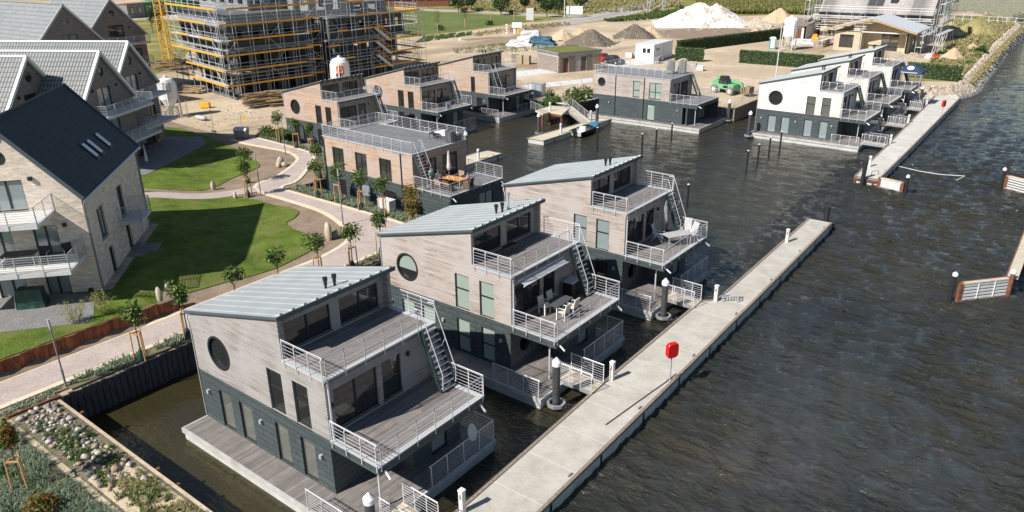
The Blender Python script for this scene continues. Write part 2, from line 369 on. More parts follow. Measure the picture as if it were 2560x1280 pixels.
# ---------------------------------------------------------------- mesh helpers
class MB:
    def __init__(s): s.v = []; s.f = []
    def add(s, v, f):
        n = len(s.v); s.v += [tuple(q) for q in v]; s.f += [tuple(i + n for i in q) for q in f]; return s
    def box(s, x0, x1, y0, y1, z0, z1):
        return s.add([(x0, y0, z0), (x1, y0, z0), (x1, y1, z0), (x0, y1, z0), (x0, y0, z1), (x1, y0, z1), (x1, y1, z1), (x0, y1, z1)],
                     [(3, 2, 1, 0), (4, 5, 6, 7), (0, 1, 5, 4), (1, 2, 6, 5), (2, 3, 7, 6), (3, 0, 4, 7)])
    def hexa(s, p): return s.add(p, [(3, 2, 1, 0), (4, 5, 6, 7), (0, 1, 5, 4), (1, 2, 6, 5), (2, 3, 7, 6), (3, 0, 4, 7)])
    def bar(s, a, b, w, h=None, up=(0, 0, 1)):
        "a square bar from a to b, w across and h along up"
        h = h or w; a = Vector(a); b = Vector(b); d = (b - a).normalized(); up = Vector(up)
        if abs(d.dot(up)) > .98: up = Vector((0, 1, 0)) if abs(d.y) < .9 else Vector((1, 0, 0))
        r = d.cross(up).normalized() * w / 2; u = r.cross(d).normalized() * h / 2
        return s.hexa([a - r - u, a + r - u, b + r - u, b - r - u, a - r + u, a + r + u, b + r + u, b - r + u])
    def tube(s, a, b, r0, r1=None, n=6, caps=True):
        r1 = r0 if r1 is None else r1; a = Vector(a); b = Vector(b); d = (b - a).normalized()
        u = d.orthogonal().normalized(); w = d.cross(u); v = []; f = []
        for c, r in ((a, r0), (b, r1)):
            for i in range(n):
                t = 2 * math.pi * i / n; v.append(c + (u * math.cos(t) + w * math.sin(t)) * r)
        for i in range(n): f.append((i, (i + 1) % n, n + (i + 1) % n, n + i))
        if caps: f += [tuple(range(n))[::-1], tuple(range(n, 2 * n))]
        return s.add(v, f)
    def path(s, pts, r, n=6):
        for a, b in zip(pts, pts[1:]): s.tube(a, b, r, r, n)
        return s
    def lathe(s, prof, c=(0, 0, 0), n=16):
        v = []; f = []; c = Vector(c)
        for r, z in prof:
            for i in range(n):
                t = 2 * math.pi * i / n; v.append(c + Vector((r * math.cos(t), r * math.sin(t), z)))
        for j in range(len(prof) - 1):
            for i in range(n):
                q = (i + 1) % n; f.append((j * n + i, j * n + q, (j + 1) * n + q, (j + 1) * n + i))
        f.append(tuple(range(n))[::-1]); f.append(tuple(range((len(prof) - 1) * n, len(prof) * n)))
        return s.add(v, f)
    def prism(s, poly, z0, z1):
        n = len(poly); v = [(x, y, z0) for x, y in poly] + [(x, y, z1) for x, y in poly]; f = []
        tri = tessellate_polygon([[Vector((x, y, 0)) for x, y in poly]])
        for t in tri: f.append(tuple(i + n for i in t)); f.append(tuple(t)[::-1])
        for i in range(n): f.append((i, (i + 1) % n, n + (i + 1) % n, n + i))
        return s.add(v, f)
    def ball(s, c, rx, ry=None, rz=None, nu=10, nv=7, jit=0, rnd=None):
        ry = ry or rx; rz = rz or rx; v = []; f = []; rnd = rnd or random
        for j in range(nv + 1):
            th = math.pi * j / nv
            for i in range(nu):
                ph = 2 * math.pi * i / nu; k = 1 + (rnd.random() - .5) * jit
                v.append((c[0] + rx * k * math.sin(th) * math.cos(ph), c[1] + ry * k * math.sin(th) * math.sin(ph), c[2] + rz * k * math.cos(th)))
        for j in range(nv):
            for i in range(nu):
                q = (i + 1) % nu; f.append((j * nu + i, (j + 1) * nu + i, (j + 1) * nu + q, j * nu + q))
        return s.add(v, f)
    def wall(s, outer, holes, o, u, v, th=.18):
        "a wall plate: outline and holes in (u, v) coordinates; its back lies th behind the front (normal = u x v)"
        o = Vector(o); u = Vector(u).normalized(); v = Vector(v).normalized(); n = u.cross(v)
        loops = [outer] + holes
        tri = tessellate_polygon([[Vector((a, b, 0)) for a, b in l] for l in loops])
        pts = [p for l in loops for p in l]; N = len(pts)
        V = [o + u * a + v * b for a, b in pts]; V2 = [q - n * th for q in V]; F = []
        for t in tri:
            a, b, c = (Vector((*pts[i], 0)) for i in t)
            if (b - a).cross(c - a).z < 0: t = t[::-1]
            F.append(tuple(t)); F.append(tuple(i + N for i in t)[::-1])
        k = 0
        for l in loops:
            m_ = len(l)
            for i in range(m_): F.append((k + i, k + (i + 1) % m_, N + k + (i + 1) % m_, N + k + i))
            k += m_
        return s.add(V + V2, F)
    def build(s, name, mat, parent=None, loc=None, smooth=False):
        me = bpy.data.meshes.new(name); me.from_pydata(s.v, [], s.f); me.update()
        bm = bmesh.new(); bm.from_mesh(me); bmesh.ops.recalc_face_normals(bm, faces=bm.faces); bm.to_mesh(me); bm.free()
        if smooth:
            for q in me.polygons: q.use_smooth = True
        me.materials.append(MT[mat])
        o = bpy.data.objects.new(name, me); COL.objects.link(o)
        if parent: o.parent = parent
        if loc is not None: o.location = loc
        return o
def tag(o, label, cat, group=None):
    o['label'] = label; o['category'] = cat
    if group: o['group'] = group
    return o
def thing(name, label, cat, loc=(0, 0, 0), rz=0, group=None):
    o = bpy.data.objects.new(name, None); COL.objects.link(o); o.empty_display_size = .3
    o.location = loc; o.rotation_euler = (0, 0, rz)
    return tag(o, label, cat, group)
def struct(o): o['kind'] = 'structure'; return o
KIDS = {}
def dup(root, loc, rz=0, label=None, sc=None, group=None):
    r = root.copy(); COL.objects.link(r); r.location = loc; r.rotation_euler = (0, 0, rz)
    if label: r['label'] = label
    if group: r['group'] = group
    if sc: r.scale = (sc, sc, sc) if not hasattr(sc, '__len__') else sc
    for ch in list(root.children):
        c = ch.copy(); COL.objects.link(c); c.parent = r
        for g in ch.children:
            d = g.copy(); COL.objects.link(d); d.parent = c
    return r
def rect(a, b, c, d): return [(a, c), (b, c), (b, d), (a, d)]
def circ(cx, cy, r, n=28): return [(cx + r * math.cos(2 * math.pi * i / n), cy + r * math.sin(2 * math.pi * i / n)) for i in range(n)]
def along(pts, step):
    "points every step along a polyline"
    out = []; carry = 0
    for a, b in zip(pts, pts[1:]):
        a = Vector(a); b = Vector(b); L = (b - a).length; t = carry
        while t < L: out.append((a.lerp(b, t / L), (b - a).normalized())); t += step
        carry = t - L
    return out
def window(par, u0, u1, v0, v1, o, u, v, mull=(), trans=(), gm='glass', fr=.055, inset=.10, name='window', fm='frame_dark', sill=True):
    "frame > pane in the wall plane through o with axes u, v"
    o = Vector(o); u = Vector(u).normalized(); v = Vector(v).normalized(); n = u.cross(v)
    P = lambda a, b, d: o + u * a + v * b + n * d
    f = MB()
    def bx(a0, a1, b0, b1, d0, d1): f.hexa([P(a0, b0, d1), P(a1, b0, d1), P(a1, b0, d0), P(a0, b0, d0), P(a0, b1, d1), P(a1, b1, d1), P(a1, b1, d0), P(a0, b1, d0)])
    d0, d1 = -inset - .05, -inset + .03
    bx(u0, u0 + fr, v0, v1, d0, d1); bx(u1 - fr, u1, v0, v1, d0, d1)
    bx(u0 + fr, u1 - fr, v0, v0 + fr, d0, d1); bx(u0 + fr, u1 - fr, v1 - fr, v1, d0, d1)
    for q in mull: bx(q - fr * .8, q + fr * .8, v0 + fr, v1 - fr, d0, d1 + .004)
    for q in trans: bx(u0 + fr, u1 - fr, q - fr * .7, q + fr * .7, d0, d1 - .004)
    if sill: bx(u0 - .02, u1 + .02, v0 - .03, v0 - .003, -inset, .03)
    fo = f.build(name, fm, par)
    g = MB(); g.add([P(u0 + fr, v0 + fr, -inset), P(u1 - fr, v0 + fr, -inset), P(u1 - fr, v1 - fr, -inset), P(u0 + fr, v1 - fr, -inset)], [(0, 1, 2, 3)])
    g.build('pane', gm, fo); return fo
def railing(par, pts, h=1.0, n=6, gap=.95, out=(0, 0), r=.0095, name='railing', hand=.017, mat='steel_white', tilt=True, pr=.017, z0=-.22):
    "rails along a deck edge, posts as sub-parts fixed to the outside of the deck"
    f = MB(); pts = [Vector(p) for p in pts]
    for k in range(n):
        z = .14 + (h - .2) * k / (n - 1) if n > 1 else h / 2
        for a, b in zip(pts, pts[1:]): f.tube(a + Vector((0, 0, z)), b + Vector((0, 0, z)), r, r, 4)
    for a, b in zip(pts, pts[1:]): f.tube(a + Vector((0, 0, h)), b + Vector((0, 0, h)), hand, hand, 6)
    ro = f.build(name, mat, par)
    for a, b in zip(pts, pts[1:]):
        L = (b - a).length; m_ = max(1, round(L / gap)); d = (b - a).normalized(); nn = Vector((d.y, -d.x, 0))
        for i in range(m_ + 1):
            if i == m_ and b is not pts[-1]: continue
            c = a.lerp(b, min(max(i / m_, .02), .98)) + nn * .035
            p = MB(); p.bar(c + Vector((0, 0, z0)), c + Vector((0, 0, h * .86)), pr * 2.2, pr, nn)
            p.bar(c + Vector((0, 0, h * .86)), c - nn * .05 + Vector((0, 0, h)), pr * 2, pr, nn)
            p.build('post', mat, ro)
    return ro
# ---------------------------------------------------------------- house on a float
HA, HB, HC, HG = 6.74, 9.26, 12.0, 9.2
Z0, Z1, Z2, ZR, ZF = .62, 3.19, 5.9, 6.06, 7.75
Y, Z, X = Vector((0, 1, 0)), Vector((0, 0, 1)), Vector((1, 0, 0))
def wall_lamp(par, p, n=(0, -1, 0)):
    n = Vector(n); q = Vector(p) + n * .07
    MB().box(q.x - .06, q.x + .06, q.y - .06, q.y + .06, q.z - .09, q.z + .09).build('wall_lamp', 'frame_dark' if n.x else 'galv', par)
def stairs(par, x0, y0, y1, zt, x1, zb, tr=11):
    st = MB()
    for y in (y0, y1): st.bar((x0, y, zt - .05), (x1, y, zb), .05, .20, (0, 1, 0) if 0 else (0, 0, 1))
    so_ = st.build('stair_frame', 'green_dark', par)
    t = MB()
    for i in range(tr):
        k = (i + .5) / tr; x = x0 + (x1 - x0) * k; z = zt + (zb - zt) * k
        t.box(x - .03, x + .17, y0 + .03, y1 - .03, z - .02, z + .015)
    t.build('treads', 'steel', so_)
    for y in (y0, y1):
        h = MB(); d = Vector((x1 - x0, 0, zb - zt)).normalized()
        a = Vector((x0 + .05, y, zt + .95)); b = Vector((x1 + .12, y, zb + .95)) + d * -.1
        h.path([a + Vector((-.35, 0, -.02)), a, b, b + Vector((.05, 0, -.12)), Vector((b.x + .03, y, zb + .25)), Vector((b.x - .1, y, zb + .2))], .021)
        h.tube(a.lerp(b, .02), Vector((x0 + .05, y, zt)), .018); h.tube(a.lerp(b, .55), a.lerp(b, .55) + Vector((-.30, 0, -.62)), .016)
        h.build('handrail', 'steel_white', so_)
    return so_
def hull(par, x0, x1, y0, y1, dk='deck_wood', side='hull_conc', z=.6):
    MB().box(x0 + .08, x1 - .08, y0 + .08, y1 - .08, -.5, z - .22).build('float_body', side, par)
    e = MB()
    e.box(x0, x1, y0, y0 + .1, z - .24, z + .005); e.box(x0, x1, y1 - .1, y1, z - .24, z + .005)
    e.box(x0, x0 + .1, y0 + .1, y1 - .1, z - .24, z + .005); e.box(x1 - .1, x1, y0 + .1, y1 - .1, z - .24, z + .005)
    e.build('float_edge', 'hull_edge', par)
    MB().box(x0 + .1, x1 - .1, y0 + .1, y1 - .1, z - .2, z).build('float_deck', dk, par)
def houseboat(label, x, y, rz=0, W=6.0, wd='wood_grey', wg='glass', dg='glass_blind', o=None):
    o = o or {}
    T = thing('floating_house', label, 'houseboat', (x, y, 0), rz, 'floating houses with a sloping metal roof')
    hull(T, -.1, 12.05, -1.3, W + .75, o.get('dk', 'deck_wood'))
    # ground floor, dark panels
    dx = [(1.4, 2.35), (2.95, 3.9), (5.55, 6.45), (7.25, 8.15)]
    g = MB(); holes = [rect(a, b, Z0 + .02, 2.58) for a, b in dx]
    g.wall(rect(0, HG, Z0 - .02, Z1), holes, (0, 0, 0), X, Z)
    g.wall(rect(.18, 2.9, Z0 - .02, Z1 - .35), [circ(1.25, 1.75, .48)] if o.get('port') else [], (HG, 0, 0), Y, Z)
    g.wall(rect(0, 1.5, Z0 - .02, Z1 - .35), [], (HG, 2.9, 0), X, Z)
    g.wall(rect(.18, W - .33 - 2.9, Z0 - .02, Z1 - .35), [rect(1.15, 2.1, .75, 2.5)], (10.7, 2.9, 0), Y, Z)
    g.wall(rect(-10.7, 0, Z0 - .02, Z1 - .35), [], (0, W - .15, 0), -X, Z)
    g.wall(rect(-(W - .33), -.18, Z0 - .02, Z1), [], (0, 0, 0), -Y, Z)
    # edge band of the balcony floor
    g.wall(rect(HG, HC, Z1 - .38, Z1), [], (0, 0, 0), X, Z, .12); g.wall(rect(.12, W - .12, Z1 - .38, Z1), [], (HC, 0, 0), Y, Z, .12)
    g.wall(rect(-HC, 0, Z1 - .38, Z1), [], (0, W, 0), -X, Z, .12)
    gw = g.build('ground_floor_wall', 'slate', T)
    MB().box(HG - .1, HC - .12, .12, W - .12, Z1 - .34, Z1 - .2).build('balcony_soffit', 'dark_grey', T)
    fl = MB(); fl.box(.2, HG - .2, .2, W - .4, .61, .64); fl.build('inner_floor', 'plank_bleached', T)
    for i, (a, b) in enumerate(dx): window(T, a, b, Z0 + .02, 2.58, (0, 0, 0), X, Z, (), (1.62,) if o.get('split') else (), dg if i > 1 or not o.get('dgl') else 'glass', name='glazed_door', sill=False)
    window(T, 1.15, 2.1, .75, 2.5, (10.7, 2.9, 0), Y, Z, gm='glass_curtain')
    for xx in (.6, 4.6, 8.6): wall_lamp(T, (xx, 0, 2.2))
    # upper storeys, timber
    rc, rr = (2.0, 4.64), .82
    wx = [(5.52, 6.5), (7.2, 8.15)] if not o.get('onewin') else [(6.3, 7.0)]
    s = MB(); hs = [circ(*rc, rr)] if not o.get('noround') else []
    hs += [rect(a, b, 3.2, 5.2) for a, b in wx]
    s.wall([(0, Z1 + .003), (HB, Z1 + .003), (HB, Z2), (HA, Z2), (HA, ZF), (0, ZR)], hs, (0, 0, 0), X, Z)
    s.wall([(-HB, Z1), (0, Z1), (0, ZR), (-HA, ZF), (-HA, Z2), (-HB, Z2)], [], (0, W, 0), -X, Z)
    s.wall(rect(-W + .18, -.18, Z1, ZR), [], (.0, 0, 0), -Y, Z)
    f1 = [rect(.5, 2.76, 3.36, 5.2), rect(3.03, 4.12, 3.36, 5.2)]
    s.wall(rect(.18, W - .18, Z1, Z2), f1, (HB - .18, 0, 0), Y, Z)
    f2 = [rect(.45, 2.76, 6.05, 7.28), rect(3.25, 5.46, 6.05, 7.28)]
    s.wall(rect(.18, W - .18, Z2, ZF), f2, (HA - .27, 0, 0), Y, Z)
    s.build('timber_wall', wd, T)
    b = MB(); b.box(.2, HB - .2, .2, W - .2, Z1 - .1, Z1 + .12); b.build('inner_floor', 'plank_bleached', T)
    for i, (a, c) in enumerate(wx): window(T, a, c, 3.2, 5.2, (0, 0, 0), X, Z, (), (4.35,), wg)
    window(T, .5, 2.76, 3.36, 5.2, (HB - .18, 0, 0), Y, Z, (1.63,), (), 'glass', name='glazed_door'); window(T, 3.03, 4.12, 3.36, 5.2, (HB - .18, 0, 0), Y, Z, gm='glass')
    window(T, .45, 2.76, 6.05, 7.28, (HA - .27, 0, 0), Y, Z, (1.6,), (), 'glass', name='glazed_door'); window(T, 3.25, 5.46, 6.05, 7.28, (HA - .27, 0, 0), Y, Z, (4.4,), (), 'glass', name='glazed_door')
    if not o.get('noround'):
        f = MB(); n = 32
        for (r0, r1, d0, d1) in ((rr, rr - .10, .03, -.14),):
            v = []; fc = []
            for i in range(n):
                t = 2 * math.pi * i / n; c_, s_ = math.cos(t), math.sin(t)
                for r_, d_ in ((r0, -d0), (r0, -d1), (r1, -d1), (r1, -d0)): v.append((rc[0] + r_ * c_, d_ , rc[1] + r_ * s_))
            for i in range(n):
                q = (i + 1) % n
                for j in range(4): fc.append((i * 4 + j, q * 4 + j, q * 4 + (j + 1) % 4, i * 4 + (j + 1) % 4))
            f.add(v, fc)
        if o.get('cross'): f.box(rc[0] - rr + .06, rc[0] + rr - .06, .05, .09, rc[1] - .04, rc[1] + .04); f.box(rc[0] - .03, rc[0] + .03, .052, .088, rc[1] - rr + .06, rc[1])
        ro = f.build('round_window', 'frame_dark', T)
        MB().add([(a, .09, c) for a, c in circ(*rc, rr - .08)], [tuple(range(28))]).build('pane', 'glass', ro)
        if o.get('blind'): MB().add([(a, .082, c) for a, c in circ(*rc, rr - .1) if c > rc[1] - .22], [tuple(range(sum(1 for a, c in circ(*rc, rr - .1) if c > rc[1] - .22)))]).build('blind', 'glass_blind', ro)
    # roof: sheet, standing seams, eaves trim
    k = (ZF - ZR) / HA; e0, e1 = -.14, HA + .22; zz = lambda q: ZR + k * q + .02
    r = MB(); r.hexa([(e0, -.12, zz(e0)), (e1, -.12, zz(e1)), (e1, W + .12, zz(e1)), (e0, W + .12, zz(e0)), (e0, -.12, zz(e0) + .1), (e1, -.12, zz(e1) + .1), (e1, W + .12, zz(e1) + .1), (e0, W + .12, zz(e0) + .1)])
    ns = 11
    ro = r.build('roof', 'roof_metal', T)
    for i in range(ns):
        yy = .12 + (W - .24) * i / (ns - 1)
        q = MB(); q.bar((e0, yy, zz(e0) + .115), (e1, yy, zz(e1) + .115), .022, .03)
        q.hexa([(e1 - .35, yy - .09, zz(e1 - .35) + .10), (e1 - .02, yy - .09, zz(e1) + .10), (e1 - .02, yy + .09, zz(e1) + .10), (e1 - .35, yy + .09, zz(e1 - .35) + .10), (e1 - .3, yy - .01, zz(e1 - .3) + .13), (e1 - .03, yy - .05, zz(e1) + .18), (e1 - .03, yy + .05, zz(e1) + .18), (e1 - .3, yy + .01, zz(e1 - .3) + .13)])
        q.build('seam', 'roof_metal', ro)
    t = MB(); t.box(e1 - .03, e1 + .02, -.13, W + .13, zz(e1) - .08, zz(e1) + .105); t.bar((e0, -.13, zz(e0) + .045), (e1, -.13, zz(e1) + .045), .03, .11); t.bar((e0, W + .13, zz(e0) + .045), (e1, W + .13, zz(e1) + .045), .03, .11)
    t.build('roof_trim', 'trim_dark', ro)
    for i in range(7):
        yy = .4 + (W - .8) * i / 6
        MB().hexa([(HA - .26, yy - .06, ZF - .26), (HA - .15, yy - .06, ZF - .26), (HA - .15, yy + .06, ZF - .26), (HA - .26, yy + .06, ZF - .26), (HA - .26, yy - .06, ZF - .05), (HA + .17, yy - .06, ZF + .03), (HA + .17, yy + .06, ZF + .03), (HA - .26, yy + .06, ZF - .05)]).build('rafter_end', 'timber_old', ro)
    for j, (a, c) in enumerate(((5.85, W / 2 + .15), (5.95, W / 2 + .55))):
        z = zz(a); MB().lathe([(.055, 0), (.055, .22), (.08, .22), (.08, .42), (.11, .42), (.11, .56)], (a, c, z + .05), 10).build('vent_pipe', 'black', ro)
    if o.get('flue'): MB().lathe([(.07, 0), (.07, .9), (.11, .9), (.11, 1.0), (.05, 1.02)], (6.0, W / 2 + 1.0, zz(6.0) + .05), 10).build('steel_flue', 'steel', ro)
    gt = MB(); gt.tube((-.2, -.1, ZR + .0), (-.2, W + .1, ZR + .0), .07, .07, 8); gt.build('gutter', 'edge_metal', T)
    dp = MB(); dp.path([(-.2, .05, ZR - .02), (-.12, -.06, ZR - .35), (-.05, -.04, ZR - .5), (-.05, -.04, ZR - .7)], .04, 6); dp.path([(-.04, -.03, ZR - .7), (-.04, -.03, Z0 + .1)], .022, 6); dp.build('downpipe', 'edge_metal', T)
    dp = MB(); dp.path([(HB + .07, .12, Z2 - .02), (HB + .07, .12, Z1 + .1)], .045, 8); dp.build('downpipe', 'steel_white', T)
    MB().box(HA - .25, HB - .05, .19, W - .19, Z2 - .25, Z2 + .03).build('roof_terrace', o.get('dk', 'deck_wood'), T)
    e = MB(); e.box(HB - .1, HB + .12, -.05, W + .05, Z2 - .03, Z2 + .05); e.box(HA + .01, HB - .1, -.05, .2, Z2 - .03, Z2 + .05); e.box(HA + .01, HB - .1, W - .2, W + .05, Z2 - .03, Z2 + .05)
    e.build('terrace_edge', 'edge_metal', T)
    MB().box(HB - .17, HC - .2, .19, W - .19, Z1 - .2, Z1 + .03).build('balcony_deck', o.get('dk', 'deck_wood'), T)
    e = MB(); e.box(HC - .22, HC + .03, -.04, W + .04, Z1 + .005, Z1 + .05); e.box(HB + .01, HC - .22, -.04, .2, Z1 + .005, Z1 + .05); e.box(HB + .01, HC - .22, W - .2, W + .04, Z1 + .005, Z1 + .05)
    e.build('balcony_edge', 'edge_metal', T)
    ys0, ys1 = (W - .9, W - .08) if not o.get('nearstair') else (.35, 1.2)
    zt, zb = Z2 + .03, Z1 + .03
    if not o.get('nearstair'):
        railing(T, [(HA + .15, -.04, zt), (HB + .1, -.04, zt)]); railing(T, [(HB + .1, -.04, zt), (HB + .1, ys0 - .05, zt)]); railing(T, [(HB + .1, W + .04, zt), (HA + .15, W + .04, zt)])
    else:
        railing(T, [(HA + .15, -.04, zt), (HB + .1, -.04, zt), (HB + .1, .3, zt)]); railing(T, [(HB + .1, 1.3, zt), (HB + .1, W + .04, zt)]); railing(T, [(HB + .1, W + .04, zt), (HA + .15, W + .04, zt)])
    stairs(T, HB + .12, ys0, ys1, zt, HB + 1.15, zb)
    railing(T, [(HB + .12, -.04, zb), (HC, -.04, zb)]); railing(T, [(HC, -.04, zb), (HC, W + .04, zb)]); railing(T, [(HC, W + .04, zb), (HB + .12, W + .04, zb)])
    for yy in (.25, W - .25): MB().tube((HC + .02, yy, Z1 - .25), (HC + .42, yy - .1, Z1 - .42), .05, .05, 8).build('water_spout', 'steel_white', T)
    MB().tube((11.25, .55, Z0 - .05), (11.25, .55, Z1 - .3), .045, .045, 8).build('balcony_post', 'steel_white', T)
    wall_lamp(T, (HB - .18, 4.5, 5.0), (1, 0, 0)); wall_lamp(T, (HB - .18, .35, 4.6), (1, 0, 0))
    # rails of the float deck; a gap where the gangway lands
    if o.get('frontrail', 1):
        railing(T, [(11.95, 2.6, .6), (11.95, W + .7, .6), (9.9, W + .7, .6)], 1.0, 7, 1.1, z0=-.08)
    if o.get('siderail', 1): railing(T, [(9.0, -1.25, .6), (11.95, -1.25, .6)], 1.0, 7, 1.0, z0=-.08)
    return T
pal = [
 ('grey floating house with a sloping roof, nearest the camera, bare balconies', 0.0, 0.0, 'wood_grey', dict(siderail=1, split=0)),
 ('floating house with a rolled awning and a white-legged table set on its balcony', -.24, 11.8, 'wood_mid', dict(flue=1, blind=1, port=1, split=1)),
 ('floating house with reclining chairs and a closed grey parasol on its balcony', -.43, 23.4, 'wood_mid', dict(port=1, split=1)),
 ('floating house with a sloping roof and round window behind the promenade trees', -43.24, 37.1, 'wood_warm', dict(frontrail=0)),
 ('floating house with sloping roof and a white board on its balcony railing', -42.6, 48.97, 'wood_warm', dict()),
 ('sloping-roofed floating house with its steep stair at the near corner, farthest left', -42.65, 61.6, 'wood_warm', dict(noround=1, onewin=1, nearstair=1)),
 ('pale timber floating house with a cross-barred round window, nearest of the far right three', -1.53, 72.3, 'wood_pale', dict(cross=1)),
 ('pale timber floating house in the middle of the three beside the far pontoon', -1.78, 83.7, 'wood_pale', dict(cross=1)),
 ('pale timber floating house with a blue canopy tent on its balcony', -1.82, 95.3, 'wood_pale', dict(cross=1)),
]
HB_OBJ = []
for i, (lb, x, y, wd, o) in enumerate(pal):
    wg = ['glass', 'glass_blind', 'glass_curtain', 'glass', 'glass', 'glass', 'glass_mid', 'glass_mid', 'glass_mid'][i]
    HB_OBJ.append(houseboat(lb, x, y, 0, 6.0, wd, wg, ['glass_mid', 'glass_blind', 'glass', 'glass', 'glass', 'glass', 'glass_curtain', 'glass_curtain', 'glass'][i], o))
# ---------------------------------------------------------------- flat-roofed floating houses
def flathouse(label, x, y, rz, B, C, W, wd, wins, gfs, o):
    T = thing('flat_roofed_floating_house', label, 'houseboat', (x, y, 0), rz, 'floating houses with a flat roof terrace')
    hull(T, o.get('h0', -.3), C + .9, -.9 if not o.get('flush') else -.12, W + .8, 'deck_wood')
    dkm = 'deck_grey'; gx = o.get('gx', C)
    g = MB(); hs = [rect(a, b, c, d) for a, b, c, d, _ in gfs]
    if o.get('porch'): g.wall([(o['gl'], Z0 - .02), (gx, Z0 - .02), (gx, 2.7), (C, 2.7), (C, Z1), (o['x0'], Z1), (o['x0'], 2.7), (o['gl'], 2.7)], hs, (0, 0, 0), X, Z)
    else: g.wall(rect(o['gl'], C, Z0 - .02, Z1), hs, (0, 0, 0), X, Z)
    fy = o.get('fy', 0)
    g.wall(rect(fy, W - .18, Z0 - .02, Z1 - .4), [rect(W - 2.9, W - 1.2, .8, 2.6)], (C - .02 - (1.2 if o.get('porch') else 0), 0, 0), Y, Z)
    if o.get('porch'): g.wall(rect(0, 2.2, Z0 - .02, Z1 - .4), [], (gx, .18, 0), Y, Z)
    g.wall(rect(.18, W - .18, Z1 - .42, Z1), [], (C, 0, 0), Y, Z)
    g.wall(rect(-C, -o['gl'], Z0 - .02, Z1), [], (0, W, 0), -X, Z); g.wall(rect(-W + .18, -.18, Z0 - .02, Z1), [], (o['gl'], 0, 0), -Y, Z)
    g.build('ground_floor_wall', 'slate', T)
    window(T, W - 2.9, W - 1.2, .8, 2.6, (C - .02 - (1.2 if o.get('porch') else 0), 0, 0), Y, Z, (W - 2.05,), gm='glass_curtain')
    for a, b, c, d, gm in gfs: window(T, a, b, c, d, (0, 0, 0), X, Z, gm=gm)
    s = MB(); hs = [rect(a, b, c, d) for a, b, c, d in wins]
    if o.get('round'): hs.append(circ(*o['round'], .55))
    x0 = o['x0']
    s.wall(rect(x0, B, Z1 + .003, Z2 - .02), hs, (0, 0, 0), X, Z); s.wall(rect(-B, -x0, Z1, Z2 - .02), [], (0, W, 0), -X, Z); s.wall(rect(-W + .18, -.18, Z1, Z2 - .02), [], (x0, 0, 0), -Y, Z)
    fw = o['fwin']; s.wall(rect(.18, W - .18, Z1, Z2 - .02), [rect(a, b, Z1 + .06, 5.2) for a, b in fw], (B, 0, 0), Y, Z)
    s.build('timber_wall', wd, T)
    for a, b in fw: window(T, a, b, Z1 + .06, 5.2, (B, 0, 0), Y, Z, ((a + b) / 2,), gm='glass', name='glazed_door')
    for a, b, c, d in wins:
        m_ = ((a + b) / 2,) if b - a > 1.2 else ()
        window(T, a, b, c, d, (0, 0, 0), X, Z, m_, (c + (d - c) * .42,), o.get('wg', 'glass'))
    if o.get('round'):
        c = o['round']; f = MB(); n = 28; v = []; fc = []
        for i in range(n):
            t = 2 * math.pi * i / n
            for r_, d_ in ((.56, -.02), (.56, .1), (.48, .1), (.48, -.02)): v.append((c[0] + r_ * math.cos(t), d_, c[1] + r_ * math.sin(t)))
        for i in range(n):
            q = (i + 1) % n
            for j in range(4): fc.append((i * 4 + j, q * 4 + j, q * 4 + (j + 1) % 4, i * 4 + (j + 1) % 4))
        f.add(v, fc); ro = f.build('round_window', 'frame_dark', T); MB().add([(a, .07, b) for a, b in circ(*c, .5)], [tuple(range(28))]).build('pane', 'glass', ro)
    for px in o['pipes']: MB().path([(px, -.05, Z2 - .1), (px, -.05, Z0 + .1)], .05, 8).build('downpipe', 'frame_dark', T)
    MB().box(x0 + .1, B - .1, .1, W - .1, Z2 - .2, Z2).build('roof_terrace', dkm, T)
    e = MB(); e.box(x0 - .05, B + .08, -.06, .1, Z2 - .04, Z2 + .03); e.box(x0 - .05, B + .08, W - .1, W + .06, Z2 - .04, Z2 + .03); e.box(B - .1, B + .08, .1, W - .1, Z2 - .04, Z2 + .03); e.box(x0 - .05, x0 + .1, .1, W - .1, Z2 - .04, Z2 + .03)
    e.build('terrace_edge', 'edge_metal', T)
    MB().box(B, C - .1, .1, W - .1, Z1 - .2, Z1 + .03).build('balcony_deck', dkm, T)
    e = MB(); e.box(B + .03, C + .03, -.04, .1, Z1 + .005, Z1 + .05); e.box(B + .03, C + .03, W - .1, W + .04, Z1 + .005, Z1 + .05); e.box(C - .12, C + .03, .1, W - .1, Z1 + .005, Z1 + .05)
    e.build('balcony_edge', 'edge_metal', T)
    y0, y1 = o['sy']
    railing(T, [(x0, W + .03, Z2), (x0, -.05, Z2), (B + .05, -.05, Z2), (B + .05, max(y0 - .05, 0), Z2)], n=7, gap=1.1)
    railing(T, [(B + .05, y1 + .05, Z2), (B + .05, W + .03, Z2), (x0, W + .03, Z2)], n=7, gap=1.1)
    stairs(T, B + .1, y0, y1, Z2, B + 1.3, Z1 + .03)
    railing(T, [(B + .1, -.04, Z1 + .03), (C, -.04, Z1 + .03), (C, W + .04, Z1 + .03), (B + .1, W + .04, Z1 + .03)], n=6)
    for yy in (.25, W - .25): MB().tube((C + .02, yy, Z1 - .15), (C + .5, yy - .1, Z1 - .35), .05, .05, 8).build('water_spout', 'steel_white', T)
    if o.get('porch'): MB().tube((C - .3, .3, Z0), (C - .3, .3, Z1 - .4), .05, .05, 8).build('balcony_post', 'steel_white', T)
    for a in o.get('lamps', ()): wall_lamp(T, (a, 0, 2.3))
    return T
